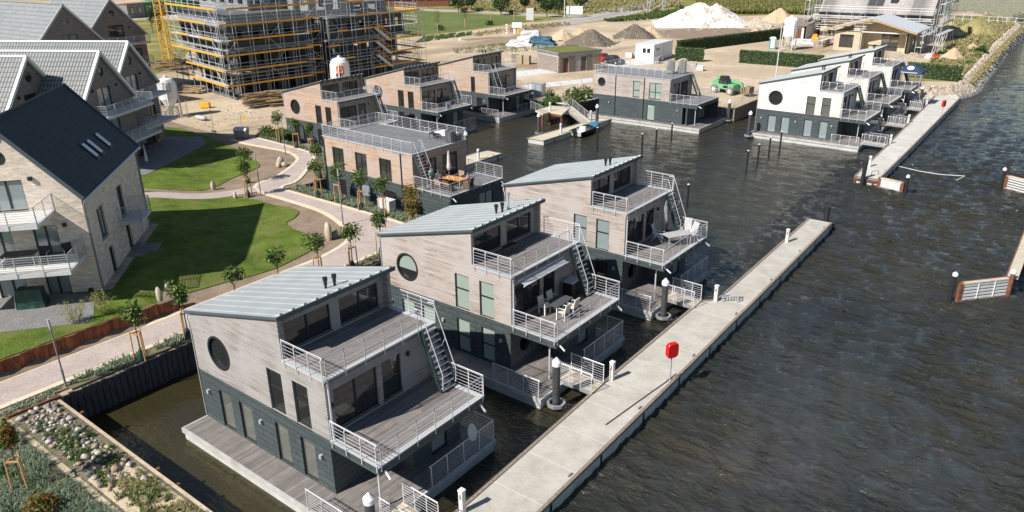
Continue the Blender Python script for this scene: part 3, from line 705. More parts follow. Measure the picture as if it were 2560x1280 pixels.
F4 = flathouse('warm timber floating house with a flat roof terrace and people dining on its balcony', -22.97, 26.23, R(-1.2), 11.1, 15.1, 6.3, 'wood_warm',
    [(1.15, 2.65, 3.2, 5.1), (4.15, 5.6, 3.2, 5.08), (7.15, 8.6, 3.2, 5.05)],
    [(1.7, 2.6, .9, 2.3, 'glass'), (4.5, 5.7, 1.3, 2.4, 'glass_curtain'), (7.4, 8.8, 1.7, 2.4, 'glass')], dict(gl=0, x0=0, fwin=[(1.5, 2.7), (3.4, 5.2)], pipes=(.1, 9.8), sy=(.15, 1.0), flush=1))
F8 = flathouse('pale timber floating house with a flat roof terrace carrying two covered beach chairs', -21.79, 69.88, R(.6), 10.1, 13.8, 6.4, 'wood_mid',
    [(5.05, 6.0, 3.35, 5.3), (7.3, 8.95, 3.35, 5.3)], [(7.15, 8.2, .66, 2.57, 'glass_blind')],
    dict(gl=.2, x0=-.7, round=(.5, 4.8), fwin=[(.8, 2.8), (3.1, 5.1)], pipes=(2.57, 6.63), sy=(5.3, 6.2), porch=1, gx=11.95, wg='glass_blind', lamps=(1.7, 11.3), h0=-1.0))
# ---------------------------------------------------------------- water and land
import numpy as np
WAVE_DIR = 84
def grow(a, b, s0, s1, n0):
    "coordinates from a to b with steps growing from s0 to s1"
    out = [a]; s = s0
    while abs(out[-1] - a) < abs(b - a): out.append(out[-1] + math.copysign(s, b - a)); s = min(s * n0, s1)
    return out
xs = grow(-46, -1500, 1.0, 200, 1.3)[::-1][:-1] + list(np.arange(-46, 11, .6)) + list(np.arange(11, 46, .15)) + grow(46, 1500, .2, 200, 1.06)
ys = grow(-14, -400, .4, 60, 1.3)[::-1][:-1] + list(np.arange(-14, 62, .17)) + grow(62, 3000, .18, 200, 1.009)
xs = np.array(xs); ys = np.array(ys); GX, GY = np.meshgrid(xs, ys); SP = np.maximum(*np.meshgrid(np.gradient(xs), np.gradient(ys)))
rs_ = np.random.RandomState(4); HH = np.zeros_like(GX); DX = np.zeros_like(GX); DY = np.zeros_like(GX)
for lam_, amp in ((2.6, .009), (1.7, .015), (1.2, .022), (.85, .023), (.6, .017)):
    for _ in range(9):
        la = lam_ * rs_.uniform(.8, 1.25); a_ = R(WAVE_DIR + rs_.normal(0, 24)); k_ = 2 * math.pi / la; ph = rs_.uniform(0, 6.28)
        g_ = np.clip(la / (2.6 * SP) - .5, 0, 1); t_ = k_ * (GX * math.cos(a_) + GY * math.sin(a_)) + ph
        # amplitude drifts from place to place, as gusts do
        e_ = g_ * amp * .62 * (1 + .7 * np.sin(GX * rs_.uniform(-.25, .25) + GY * rs_.uniform(-.25, .25) + ph * 3))
        HH += e_ * np.sin(t_); DX += e_ * math.cos(a_) * np.cos(t_); DY += e_ * math.sin(a_) * np.cos(t_)
ss = lambda v, a, b: (lambda t: t * t * (3 - 2 * t))(np.clip((v - a) / (b - a), 0, 1))
AM = np.maximum(ss(GX + .12 * GY, 12, 20), .05 + .45 * ss(GY, 24, 46)); HH *= AM; DX *= AM * 1.5; DY *= AM * 1.5
ny, nx = GX.shape; V_ = np.stack([GX + DX, GY + DY, HH], -1).reshape(-1, 3); ix = np.arange(ny * nx).reshape(ny, nx)
F_ = np.stack([ix[:-1, :-1], ix[:-1, 1:], ix[1:, 1:], ix[1:, :-1]], -1).reshape(-1, 4)
me = bpy.data.meshes.new('water'); me.vertices.add(len(V_)); me.vertices.foreach_set('co', V_.ravel().astype(np.float32)); me.loops.add(F_.size); me.loops.foreach_set('vertex_index', F_.ravel().astype(np.int32))
me.polygons.add(len(F_)); me.polygons.foreach_set('loop_start', np.arange(0, F_.size, 4, dtype=np.int32)); me.polygons.foreach_set('use_smooth', np.ones(len(F_), dtype=bool)); me.update(calc_edges=True); me.validate()
me.materials.append(MT['water']); o = bpy.data.objects.new('water', me); COL.objects.link(o); struct(o)
BAS = [(8.0, -4.1), (-5.65, -4.1), (-5.65, 22), (-8, 24.4), (-24.3, 24.4), (-24.4, 27.2), (-30.6, 33.2), (-43.8, 33.9), (-44.3, 37), (-44.3, 68.2), (-30.7, 68.3), (-25.4, 68.4), (-24.6, 73), (-24.4, 78), (-6.6, 78), (-6.5, 104), (6, 105), (10, 108), (12, 111.5)]
LAND = BAS + [(13.2, 116), (12.6, 124), (11.6, 146), (10, 180), (9, 222), (0, 250), (-14, 259), (-24, 286), (-26, 340), (-60, 420), (-200, 700), (-1500, 2900), (-1500, -60), (8, -60)]
def sheet(name, poly, z, mat, skirt=0):
    m_ = MB(); tri = tessellate_polygon([[Vector((*q, 0)) for q in poly]]); n = len(poly)
    v = [(*q, z) for q in poly]; f = []
    for t in tri:
        a, b, c = (Vector((*poly[i], 0)) for i in t)
        f.append(tuple(t) if (b - a).cross(c - a).z > 0 else tuple(t)[::-1])
    if skirt:
        v += [(*q, z - skirt) for q in poly]
        for i in range(n): f.append((i, (i + 1) % n, n + (i + 1) % n, n + i))
    m_.add(v, f); return m_.build(name, mat)
struct(sheet('ground', LAND, 1.5, 'sand', 3))
def hfun(x, y):
    s = (12 - y + .5 * (-x - 12)) / 10; s = max(0, min(1, s)); T = 0 if x > -9.66 else max(0, min(1, max((-9.66 - x) / 3.5, 4.6 - y))); return 1.62 + .75 * s * s * (3 - 2 * s) * T
def drape(name, poly, dz, mat, step=1.2, skirt=.25, hf=hfun):
    bm = bmesh.new(); vs = [bm.verts.new((*q, 0)) for q in poly]; bm.faces.new(vs)
    bmesh.ops.triangulate(bm, faces=bm.faces[:])
    xs = [q[0] for q in poly]; ys = [q[1] for q in poly]
    for ax, lo, hi in ((0, min(xs), max(xs)), (1, min(ys), max(ys))):
        t = lo + step
        while t < hi:
            no = (1, 0, 0) if ax == 0 else (0, 1, 0); co = (t, 0, 0) if ax == 0 else (0, t, 0)
            bmesh.ops.bisect_plane(bm, geom=bm.verts[:] + bm.edges[:] + bm.faces[:], plane_co=co, plane_no=no); t += step
    bmesh.ops.remove_doubles(bm, verts=bm.verts, dist=.001)
    for v in bm.verts: v.co.z = hf(v.co.x, v.co.y) + dz
    be = [e for e in bm.edges if e.is_boundary]
    ex = bmesh.ops.extrude_edge_only(bm, edges=be)['geom']
    for v in ex:
        if isinstance(v, bmesh.types.BMVert): v.co.z -= skirt
    bmesh.ops.recalc_face_normals(bm, faces=bm.faces)
    if sum(f.normal.z * f.calc_area() for f in bm.faces) < 0: bmesh.ops.reverse_faces(bm, faces=bm.faces[:])
    me = bpy.data.meshes.new(name); bm.to_mesh(me); bm.free(); me.materials.append(MT[mat])
    o = bpy.data.objects.new(name, me); COL.objects.link(o); return struct(o)
def smooth_line(pts, n=4, closed=False):
    P = [Vector(p) for p in pts]; out = []; N = len(P)
    for i in range(N if closed else N - 1):
        p0 = P[(i - 1) % N] if closed or i else P[0]; p1 = P[i]; p2 = P[(i + 1) % N]; p3 = P[(i + 2) % N] if closed or i + 2 < N else P[-1]
        for k in range(n):
            t = k / n; out.append(.5 * ((2 * p1) + (-p0 + p2) * t + (2 * p0 - 5 * p1 + 4 * p2 - p3) * t * t + (-p0 + 3 * p1 - 3 * p2 + p3) * t ** 3))
    if not closed: out.append(P[-1])
    return [tuple(q) for q in out]
def ribbon(name, pts, w, z, mat, th=.05):
    P = [Vector(p) for p in pts]; L = []; Rr = []
    for i, p in enumerate(P):
        d = (P[min(i + 1, len(P) - 1)] - P[max(i - 1, 0)]).normalized(); n = Vector((-d.y, d.x))
        L.append(p + n * w / 2); Rr.append(p - n * w / 2)
    m_ = MB(); v = []
    for a, b in zip(L, Rr): v += [(a.x, a.y, z), (b.x, b.y, z), (a.x, a.y, z - th), (b.x, b.y, z - th)]
    f = []
    for i in range(len(P) - 1):
        a = i * 4; b = a + 4; f += [(a, a + 1, b + 1, b), (a + 2, a, b, b + 2), (a + 1, a + 3, b + 3, b + 1)]
    m_.add(v, f); return struct(m_.build(name, mat))
# park surfaces: soil beds, lawns, paths
park = [(-6.4, -60), (-6.0, 22), (-8.2, 24.2), (-24.3, 24.3), (-24.4, 27.2), (-30.6, 33.1), (-42, 33.6), (-46, 31.8), (-60, 31.5), (-95, 8), (-95, -60)]
drape('soil_bed', park, -.04, 'soil', 2.0)
L2 = smooth_line([(-27.6, 17.6), (-26.86, 18.42), (-24.37, 19.4), (-21.55, 19.5), (-19.55, 19.9), (-18.3, 19.5), (-17.5, 18.4), (-17.1, 17.4), (-15.7, 16.9), (-13.5, 16.6), (-11.2, 15.2), (-10.6, 13.3), (-10.3, 11.0), (-10.8, 8.0), (-11.0, 5.5)], 4)
drape('lawn', L2 + [(-10.05, 4.3), (-10.0, -45), (-60, -45), (-60, 2), (-40, 8)], .02, 'grass_lawn', 1.3)
L1 = smooth_line([(-32.5, 14.9), (-29.9, 17.3), (-29.9, 19.4), (-31.2, 21.9), (-31.8, 23.9), (-32.6, 25.8), (-34.2, 26.8), (-36, 27.3), (-41.6, 28.9), (-45.5, 29.6), (-49, 30.2), (-54, 30.4)], 4)
drape('lawn', L1 + [(-58, 27), (-58, 14), (-42, 9.5)], .02, 'grass_lawn', 1.3)
PB = [(-58, 3), (-34, 11.6), (-30.0, 14.6), (-28.0, 17.0), (-27.2, 19.2), (-26.5, 21.2)]
pl_ = smooth_line(PB, 4)
def ribpoly(pts, w):
    P = [Vector(p) for p in pts]; L = []; Rr = []
    for i, p in enumerate(P):
        d = (P[min(i + 1, len(P) - 1)] - P[max(i - 1, 0)]).normalized(); n = Vector((-d.y, d.x)); L.append(tuple(p + n * w / 2)); Rr.append(tuple(p - n * w / 2))
    return L + Rr[::-1]
drape('garden_path', ribpoly(pl_, 1.7), .035, 'paving_red', 1.5)
# promenade outline
PL = [(-9.25, -60), (-9.25, 4.3), (-9.3, 13)]
PLs = smooth_line([(-9.3, 13), (-9.45, 14.8), (-9.9, 16.6), (-10.6, 17.9), (-12.3, 19.1), (-14.6, 20.1), (-17.6, 20.8), (-21.7, 20.95), (-24.7, 20.95), (-26.8, 21.3), (-27.9, 22.6), (-28.5, 24.9), (-30.8, 28.6), (-32.5, 30.2), (-35.3, 31.1), (-38.3, 30.9), (-42.5, 30.6), (-45, 30.9)], 4)
PR = [(-6.75, -60), (-6.75, 2.8)]
PRs = smooth_line([(-6.75, 2.8), (-6.85, 15.5), (-7.1, 19.0), (-8.1, 21.6), (-9.9, 22.5), (-13.4, 22.6), (-18.3, 22.6), (-22.4, 22.6), (-24.4, 22.65), (-25.4, 23.2), (-26.0, 25.4), (-31.2, 31.3), (-33, 32.2), (-37.0, 32.6), (-42.3, 32.9), (-45, 33.1)], 4)
sheetp = PL[:2] + PLs + (PR[:1] + PRs)[::-1]
o = sheet('promenade', sheetp, 1.64, 'paving_red', .15); struct(o)
ribbon('kerb_band', PL[:2] + PLs, .34, 1.652, 'kerb', .12); ribbon('kerb_band', PR[:1] + PRs, .34, 1.652, 'kerb', .12)
struct(sheet('planting_strip', [(-6.55, -3.4), (-6.55, 18.4), (-8.0, 22.0), (-9.8, 22.85), (-24.2, 22.9), (-24.3, 24.25), (-8.1, 24.25), (-5.8, 21.9), (-5.8, -3.4)], 1.62, 'soil_green', .1))
struct(sheet('planting_strip', [(-26.0, 27.2), (-31.2, 32.0), (-37, 33.1), (-43.6, 33.3), (-43.7, 33.75), (-30.6, 33.1), (-24.6, 27.4)], 1.62, 'soil_green', .1))
# paved terraces at the brick houses
drape('paved_terrace', [(-13.9, 1.6), (-11.25, .35), (-10.6, -.3), (-13.2, -3.6), (-16.5, -8.5), (-22, -6), (-16.2, .2)], .04, 'paving_grey', 1.3)
drape('paved_terrace', [G(716, 753 * 1, 2.2).to_2d()[:]] and [(-18.9, 8.2), (-17.6, 6.3), (-18.6, 5.3), (-20.2, 6.5), (-20.6, 7.6)], .04, 'paving_grey', 1.3)
drape('paved_terrace', [(-50.5, 26.8), (-48.6, 29.6), (-45.2, 28.0), (-36.5, 16.8), (-38, 12), (-45, 20)], .05, 'paving_grey', 1.3)
# steel sheet retaining wall below the lawn
t = thing('rusty_retaining_wall', 'rusty steel sheet retaining wall between the lawn and the promenade', 'retaining wall', (-9.62, 0, 1.6))
for i in range(26):
    y = -12 + .66 * i; top = hfun(-9.8, y + .3) - 1.6 + .12 + random.uniform(-.03, .03)
    if y > 4.6: break
    a = .07 * (-1) ** i
    MB().hexa([(-.06 + a, y, -.1), (.02 + a, y, -.1), (.02 - a, y + .63, -.1), (-.06 - a, y + .63, -.1), (-.10 + a, y, top), (-.02 + a, y, top), (-.02 - a, y + .63, top), (-.10 - a, y + .63, top)]).build('steel_sheet', 'corten', t)
MB().box(-.42, -.12, -12, 4.6, .45, .74).build('capping_strip', 'soil_green', t)
# quay wall of dark upright timbers
def quay(name, label, pts, step, top, mat, w=.26, cap=None):
    t = thing(name, label, 'quay wall', (0, 0, 0))
    if cap:
        for a, b in zip(pts, pts[1:]): MB().bar((*a, top + .04), (*b, top + .04), .2, .1).build('capping', cap, t)
    for p, d in along([(*q, 0) for q in pts], step):
        h = top + random.uniform(-.05, .05); q = p + d * (step * .86)
        n = Vector((d.y, -d.x, 0)) * .06
        MB().hexa([p - n + Vector((0, 0, -.6)), p + n + Vector((0, 0, -.6)), q + n + Vector((0, 0, -.6)), q - n + Vector((0, 0, -.6)), p - n + Vector((0, 0, h)), p + n + Vector((0, 0, h)), q + n + Vector((0, 0, h - .02)), q - n + Vector((0, 0, h - .02))]).build('plank', mat, t)
    return t
quay('timber_quay_wall', 'dark upright plank quay wall behind the nearest floating house', [(-5.5, -4.0), (-5.5, 21.9)], .30, 1.62, 'sheet_timber')
quay('timber_quay_wall', 'dark plank quay wall between the promenade planting and the flat-roofed house', [(-8, 24.55), (-24.15, 24.55), (-24.25, 27.2), (-30.5, 33.3), (-43.8, 34.0)], .62, 1.6, 'sheet_timber')
quay('timber_quay_wall', 'light capped plank quay wall behind the landing stage', [(-44.1, 68.1), (-30.7, 68.2), (-25.3, 68.3), (-24.5, 73), (-24.3, 77.9)], .5, 1.65, 'sheet_timber', cap='offwhite')
quay('timber_quay_wall', 'grey plank quay wall with a wire fence on top beside the sandy yard', [(-24.3, 77.85), (-6.5, 77.85), (-6.4, 103.9)], .45, 1.6, 'timber_old', cap='timber_old')
t = thing('wire_fence', 'thin post and wire fence along the quay of the sandy yard', 'fence', (-6.6, 78, 1.6))
for i in range(9): MB().tube((0, i * 2.6, 0), (0, i * 2.6, 1.2), .035).build('post', 'galv', t)
f = MB()
for z in (.4, .8, 1.15): f.tube((0, 0, z), (0, 21, z), .02)
f.build('wire', 'galv', t)
# ---------------------------------------------------------------- pontoons
def pontoon(label, poly_l, poly_r, z, mat, side='hull_conc', seg=2.45):
    t = thing('pontoon', label, 'pontoon', (0, 0, 0))
    n = len(poly_l)
    m_ = MB(); v = []; f = []
    for a, b in zip(poly_l, poly_r): v += [(*a, z), (*b, z)]
    for i in range(n - 1): f.append((2 * i, 2 * i + 1, 2 * i + 3, 2 * i + 2))
    m_.add(v, f); m_.build('deck_surface', mat, t)
    b_ = MB(); 
    for i in range(n - 1):
        a, b, c, d = poly_l[i], poly_r[i], poly_r[i + 1], poly_l[i + 1]
        b_.hexa([(a[0] + .2, a[1], -.5), (b[0] - .03, b[1], -.5), (c[0] - .03, c[1], -.5), (d[0] + .2, d[1], -.5), (a[0] + .2, a[1], z - .106), (b[0] - .03, b[1], z - .106), (c[0] - .03, c[1], z - .106), (d[0] + .2, d[1], z - .106)])
    b_.build('float_body', side, t)
    for nm, pl_, sg in (('edge_beam', poly_l, 1), ('edge_beam', poly_r, -1)):
        e = MB()
        for a, b in zip(pl_, pl_[1:]):
            e.bar((a[0] + sg * .07, a[1], z - .03), (b[0] + sg * .07, b[1], z - .03), .15, .15)
        e.build(nm, 'timber_old', t)
    # panel joints and the seams of the side blocks
    L = [(Vector((*a, 0)), Vector((*b, 0))) for a, b in zip(poly_l, poly_l[1:])]
    y0, y1 = min(poly_l[0][1], poly_r[0][1]), poly_l[-1][1]
    def xat(pl_, y):
        for a, b in zip(pl_, pl_[1:]):
            if a[1] <= y <= b[1] and b[1] > a[1]: return a[0] + (b[0] - a[0]) * (y - a[1]) / (b[1] - a[1])
        return pl_[-1][0]
    y = y0 + 1.2
    while y < y1 - .5:
        MB().box(xat(poly_l, y) + .16, xat(poly_r, y) - .16, y, y + .02, z + .0, z + .004).build('joint', 'offwhite', t)
        y += seg
    y = y0 + 2
    while y < y1 - .5:
        MB().box(xat(poly_r, y) - .08, xat(poly_r, y) - .015, y, y + .16, -.4, z - .11).build('side_joint', 'black', t)
        y += seg * 1.6
    y = y0 + 3.4
    while y < y1 - 1:
        x = xat(poly_r, y) - .3; MB().box(x - .05, x + .05, y - .03, y + .03, z, z + .07).box(x - .03, x + .03, y - .15, y + .15, z + .07, z + .11).build('cleat', 'galv', t); y += 6.1
    return t
pontoon('wide pale concrete pontoon along the near row of floating houses, narrower past the bench', [(13.85, -9), (13.69, 3.2), (13.32, 14.8), (13.2, 25.3), (13.95, 26.1), (13.61, 44.6)], [(16.75, -9), (16.42, 3.2), (16.22, 14.8), (15.98, 25.3), (15.98, 26.1), (15.5, 44.6)], .6, 'pontoon_top')
pontoon('pale pontoon beside the white timber floating houses with a bend at its land end', [(13.2, 59.3), (12.75, 73), (11.15, 107.6), (9.3, 113.9)], [(15.4, 59.3), (15.15, 73), (14.3, 108.4), (11.7, 116.5)], .6, 'pontoon_far')
pontoon('small floating dock beside the flat-roofed house with diners', [(-21.9, 36.0), (-21.9, 46.8)], [(-19.3, 36.0), (-19.3, 46.8)], .5, 'pontoon_old')
pontoon('floating dock with a moored motor boat', [(-21.4, 53.9), (-20.4, 68.2)], [(-19.0, 53.9), (-18.6, 68.2)], .5, 'pontoon_old')
# mooring piles with white caps riding in a bracket
def mpile(x, y, h, label, brk=1, r=.19, cap=True):
    t = thing('mooring_pile', label, 'mooring pile', (x, y, 0), 0, 'thick mooring piles with white caps')
    MB().lathe([(r, -.8), (r, h - .42)], n=18).build('pile', 'pile_black' if h > 3.2 else 'pile_grey', t, smooth=False)
    if cap: MB().lathe([(r + .03, h - .44), (r + .03, h - .24), (.02, h)], n=18).build('cap', 'cap_white', t)
    if brk:
        b = MB(); n = 8
        for i in range(n):
            a0, a1 = 2 * math.pi * (i + .5) / n, 2 * math.pi * (i + 1.5) / n
            b.bar((.42 * math.cos(a0), .42 * math.sin(a0), .3), (.42 * math.cos(a1), .42 * math.sin(a1), .3), .12, .16)
        b.build('pile_guide', 'steel', t)
    return t
flat('pile_grey', (.055, .055, .06), .55)
mpile(12.35, -.9, 2.85, 'thick mooring pile with a white conical cap at the nearest floating house', 1)
mpile(12.29, 11.1, 2.87, 'thick mooring pile with a white cap at the house with the white table set')
mpile(12.1, 22.7, 2.8, 'thick mooring pile with a white cap at the house with the closed grey parasol')
for p, z, h, l in [((1870, 345), .0, 3.2, 'white-capped mooring pile at the rear corner of the cross-windowed pale house'), ((1347, 330), .4, 2.7, 'white-capped mooring pile at the near end of the dock with the motor boat'), ((1492, 308), .4, 2.8, 'white-capped mooring pile beside the bow of the motor boat'),
                ((1820, 302), .2, 2.9, 'white-capped mooring pile at the corner between the flat-roofed house and the grey quay'), ((1166, 390), .3, 3.0, 'white-capped mooring pile at the corner of the small dock by the diners'), ((1464, 272), .5, 2.4, 'white-capped mooring pile behind the gangway of the landing stage'),
                ((1327, 262), .6, 2.5, 'white-capped mooring pile beside the farthest house of the left row'), ((1096, 322), .6, 2.3, 'white-capped mooring pile at the balcony with the white board'),
                ((2196, 325), .3, 2.2, 'dark mooring pile beside the first gangway of the far pontoon'), ((2251, 285), .3, 2.2, 'dark mooring pile beside the second gangway of the far pontoon'), ((2302, 248), .3, 2.2, 'white-capped mooring pile near the rock bank at the far pontoon')]:
    q = G(*p, z); mpile(q.x, q.y, h, l, cap=('dark' not in l))
# thin black poles standing in the water
bp = [(1492, 378, 317), (1604, 388, 333), (1639, 372, 321), (1678, 350, 307), (1865, 432, 375), (1893, 412, 359), (1921, 393, 343), (1948, 383, 328), (1717, 518, 459)]
bl = ['thin black pole in the water in front of the motor boat', 'nearest of the three thin black poles before the flat-roofed house', 'middle one of the three thin black poles before the flat-roofed house', 'thin black pole closest to the flat-roofed house', 'leftmost of the four thin black poles by the pale houses', 'second from the left of the four thin black poles by the pale houses', 'third from the left of the four thin black poles by the pale houses', 'thin black pole touching the front of the cross-windowed house', 'lone black pole in the water beyond the balcony with recliners']
for (px, py, pt), lb in zip(bp, bl):
    q = G(px, py, 0); h = {1492: 2.7, 1604: 2.4, 1639: 2.3, 1678: 2.0, 1865: 2.3, 1893: 2.2, 1921: 2.2, 1948: 2.4, 1717: 2.1}[px]
    t = thing('mooring_pole', lb, 'pole', (q.x, q.y, 0), 0, 'thin black poles in the water')
    MB().lathe([(.10, -.7), (.10, h - .06)], n=10).build('pole', 'pile_black', t); MB().lathe([(.115, h - .08), (.115, h - .02), (.02, h + .02)], n=10).build('cap', 'offwhite', t)
q = G(2050, 552, .1)
t = thing('mooring_pile', 'thick black pile at the tip of the near pontoon, without a cap', 'mooring pile', (14.9, 44.95, 0))
MB().lathe([(.19, -.8), (.19, 1.75)], n=16).build('pile', 'pile_black', t)
# service bollards
def boll(x, y, z, h, label):
    t = thing('service_bollard', label, 'bollard', (x, y, z), 0, 'white square service posts')
    MB().box(-.1, .1, -.1, .1, 0, h).build('body', 'offwhite', t); MB().box(-.115, .115, -.115, .115, h, h + .07).build('top', 'white', t); MB().box(-.05, .05, -.106, -.1, h - .35, h - .12).build('socket_panel', 'mid_grey', t)
boll(13.95, 2.3, .6, 1.0, 'white square service post on the pontoon at the nearest gangway')
boll(13.6, 14.15, .6, 1.0, 'white square service post by the gangway of the house with the white table set')
boll(14.0, 25.9, .6, 1.0, 'white square service post beside the folded bench')
boll(14.05, 38.4, .6, .95, 'white square service post on the narrow part of the near pontoon')
for p, h, l in [((2173, 418), 1.1, 'white square service post at the open end of the far pontoon'), ((2225, 360), 1.0, 'white square service post at the first gangway of the far pontoon'), ((2270, 308), 1.0, 'white square service post at the second gangway of the far pontoon'), ((2316, 262), 1.0, 'white square service post at the third gangway of the far pontoon'), ((1402, 333), 1.1, 'white square service post on the dock with the motor boat'), ((1196, 397), 1.0, 'white square service post on the small dock by the diners'), ((1477, 297), 1.0, 'white square service post at the foot of the sloping gangway')]:
    q = G(*p, .55); boll(q.x, q.y, .52, h, l)
q = G(1375, 277, 1.6); boll(q.x, q.y, 1.6, 1.0, 'white square service post on the high landing stage')
# life ring boxes
def ring(x, y, rz, label, z=.6):
    t = thing('life_ring_station', label, 'life ring', (x, y, z), rz, 'red life ring housings')
    MB().tube((0, 0, 0), (0, 0, 1.5), .035, .035, 8).box(-.12, .12, -.12, .12, 0, .02).build('post', 'steel', t)
    def ol(sc, n=8):
        out = []
        for cx_, cz_, a0 in ((.12, .21, 0), (-.12, .21, 90), (-.12, -.21, 180), (.12, -.21, 270)):
            for i in range(n): a = R(a0 + 90 * i / (n - 1)); out.append(((cx_ + .2 * math.cos(a)) * sc, 1.72 + (cz_ + .2 * math.sin(a)) * sc))
        return out
    m_ = MB(); prof = [(-.13, .88), (-.115, .96), (-.08, 1.0), (.08, 1.0), (.115, .96), (.13, .88)]; N = 32; v = []
    for y_, sc in prof: v += [(a, y_, b) for a, b in ol(sc)]
    m_.add(v, [(j * N + i, j * N + (i + 1) % N, (j + 1) * N + (i + 1) % N, (j + 1) * N + i) for j in range(5) for i in range(N)] + [tuple(range(N)), tuple(range(5 * N, 6 * N))[::-1]])
    m_.build('housing', 'red', t)
    MB().box(-.325, .325, -.007, .007, 1.5, 1.94).build('housing_seam', 'black', t)
    MB().box(-.03, .03, .11, .14, 1.5, 2.0).build('mounting_strip', 'steel', t)
ring(15.95, 15.9, R(62), 'red life ring housing on a post on the wide near pontoon')
q = G(2353, 293, .6); ring(q.x, q.y, R(72), 'red life ring housing on a post on the far pontoon')
t = tag(MB().path([(15.4, 10.6, .63), (15.75, 14.2, .63), (15.9, 15.6, .63), (15.95, 16.6, .63)], .03).build('boat_hook', 'dark_grey'), 'long dark rescue pole lying on the near pontoon beside the life ring', 'rescue pole')
# gangways
def gangway(x0, y0, x1, y1, z0, z1, w, label):
    d = Vector((x1 - x0, y1 - y0, 0)); L = d.length; a = math.atan2(d.y, d.x)
    t = thing('gangway', label, 'gangway', (x0, y0, 0), a, 'short gangways with railings')
    MB().hexa([(0, -w / 2, z0 - .1), (L, -w / 2, z1 - .1), (L, w / 2, z1 - .1), (0, w / 2, z0 - .1), (0, -w / 2, z0), (L, -w / 2, z1), (L, w / 2, z1), (0, w / 2, z0)]).build('walkway', 'plank_bleached', t)
    e = MB()
    for s in (-1, 1): MB().bar((0, s * (w / 2 + .03), z0 - .04), (L, s * (w / 2 + .03), z1 - .04), .06, .2).build('side_beam', 'steel', t)
    for s in (-1, 1):
        pts = [(0, s * (w / 2 + .03), z0 + .02), (L, s * (w / 2 + .03), z1 + .02)]
        if s < 0: pts = pts
        else: pts = pts[::-1]
        railing(t, pts, 1.0, 7, L / 3, z0=-.05)
    return t
gangway(11.8, .6, 13.75, .6, .72, .68, 1.1, 'gangway from the near pontoon to the nearest floating house')
gangway(11.55, 12.9, 13.5, 12.98, .75, .68, 1.1, 'gangway from the near pontoon to the house with the white table set')
gangway(11.4, 24.6, 13.35, 24.7, .75, .68, 1.1, 'gangway from the near pontoon to the house with the closed grey parasol')
for yy, l in ((73.0, 'nearest gangway of the far pontoon, at the cross-windowed house'), (84.4, 'middle gangway of the far pontoon'), (96.0, 'farthest gangway of the far pontoon, near the canopy tent')):
    xr = 12.75 - (yy - 73) * .0465
    gangway(10.3, yy, xr, yy, .72, .68, 1.1, l)
t = gangway(-24.7, 67.1, -20.2, 64.6, 1.6, .6, 1.3, 'long sloping gangway from the landing stage down to the dock')
# landing stage on rusty legs
t = thing('landing_stage', 'raised landing stage on rusty steel legs beside the far left house', 'landing stage', (0, 0, 0))
pl4 = [G(1375, 280, 1.6), G(1405, 286, 1.6), G(1412, 280, 1.6), G(1425, 268, 1.6), G(1380, 264, 1.6), G(1338, 276, 1.6), G(1335, 283, 1.6), G(1357, 285, 1.6)]
MB().prism([q.to_2d()[:] for q in (pl4[0], pl4[1], pl4[3], pl4[4], pl4[5], pl4[7])], 1.42, 1.6).build('platform', 'pontoon_old', t)
for q in (pl4[1], pl4[0], pl4[3], pl4[7]): MB().tube((q.x - .2, q.y + .25, -.6), (q.x - .2, q.y + .25, 1.42), .16, .16, 10).build('leg', 'rust', t)
MB().bar(pl4[0] + Vector((0, .05, -.25)), pl4[1] + Vector((0, .05, -.25)), .2, .28).build('edge_beam', 'rust', t)
a, b, c = pl4[7], pl4[5], pl4[4]
railing(t, [(a.x, a.y, 1.6), (b.x, b.y, 1.6), (b.x - 1.2, b.y + .6, 1.6)], 1.0, 7, 1.0)
# end supports of the far pontoon
t = thing('steel_pile_frame', 'rusty steel frame carrying the open end of the far pontoon', 'pile frame', (13.2, 59.2, 0))
for x in (.1, 1.0, 1.7, 2.15): MB().tube((x, 0, -.6), (x, 0, .35), .09, .09, 8).build('leg', 'rust', t)
MB().box(0, 2.3, -.1, .05, .32, .48).build('cross_beam', 'rust', t)
t = thing('mooring_pile', 'thick leaning black pile at the open end of the far pontoon', 'mooring pile', (14.1, 59.2, 0))
MB().tube((-.05, -.35, -.6), (.0, -.3, 2.15), .19, .19, 14).build('pile', 'pile_black', t)
t = tag(MB().path([(14.5, 60, .62), (14.5, 60, 1.0), (14.5, 60.5, 1.0), (14.9, 60.9, 1.0), (14.9, 60.9, .62)], .025).build('ladder_rail', 'black'), 'small black ladder hoop on the open end of the far pontoon', 'ladder rail')
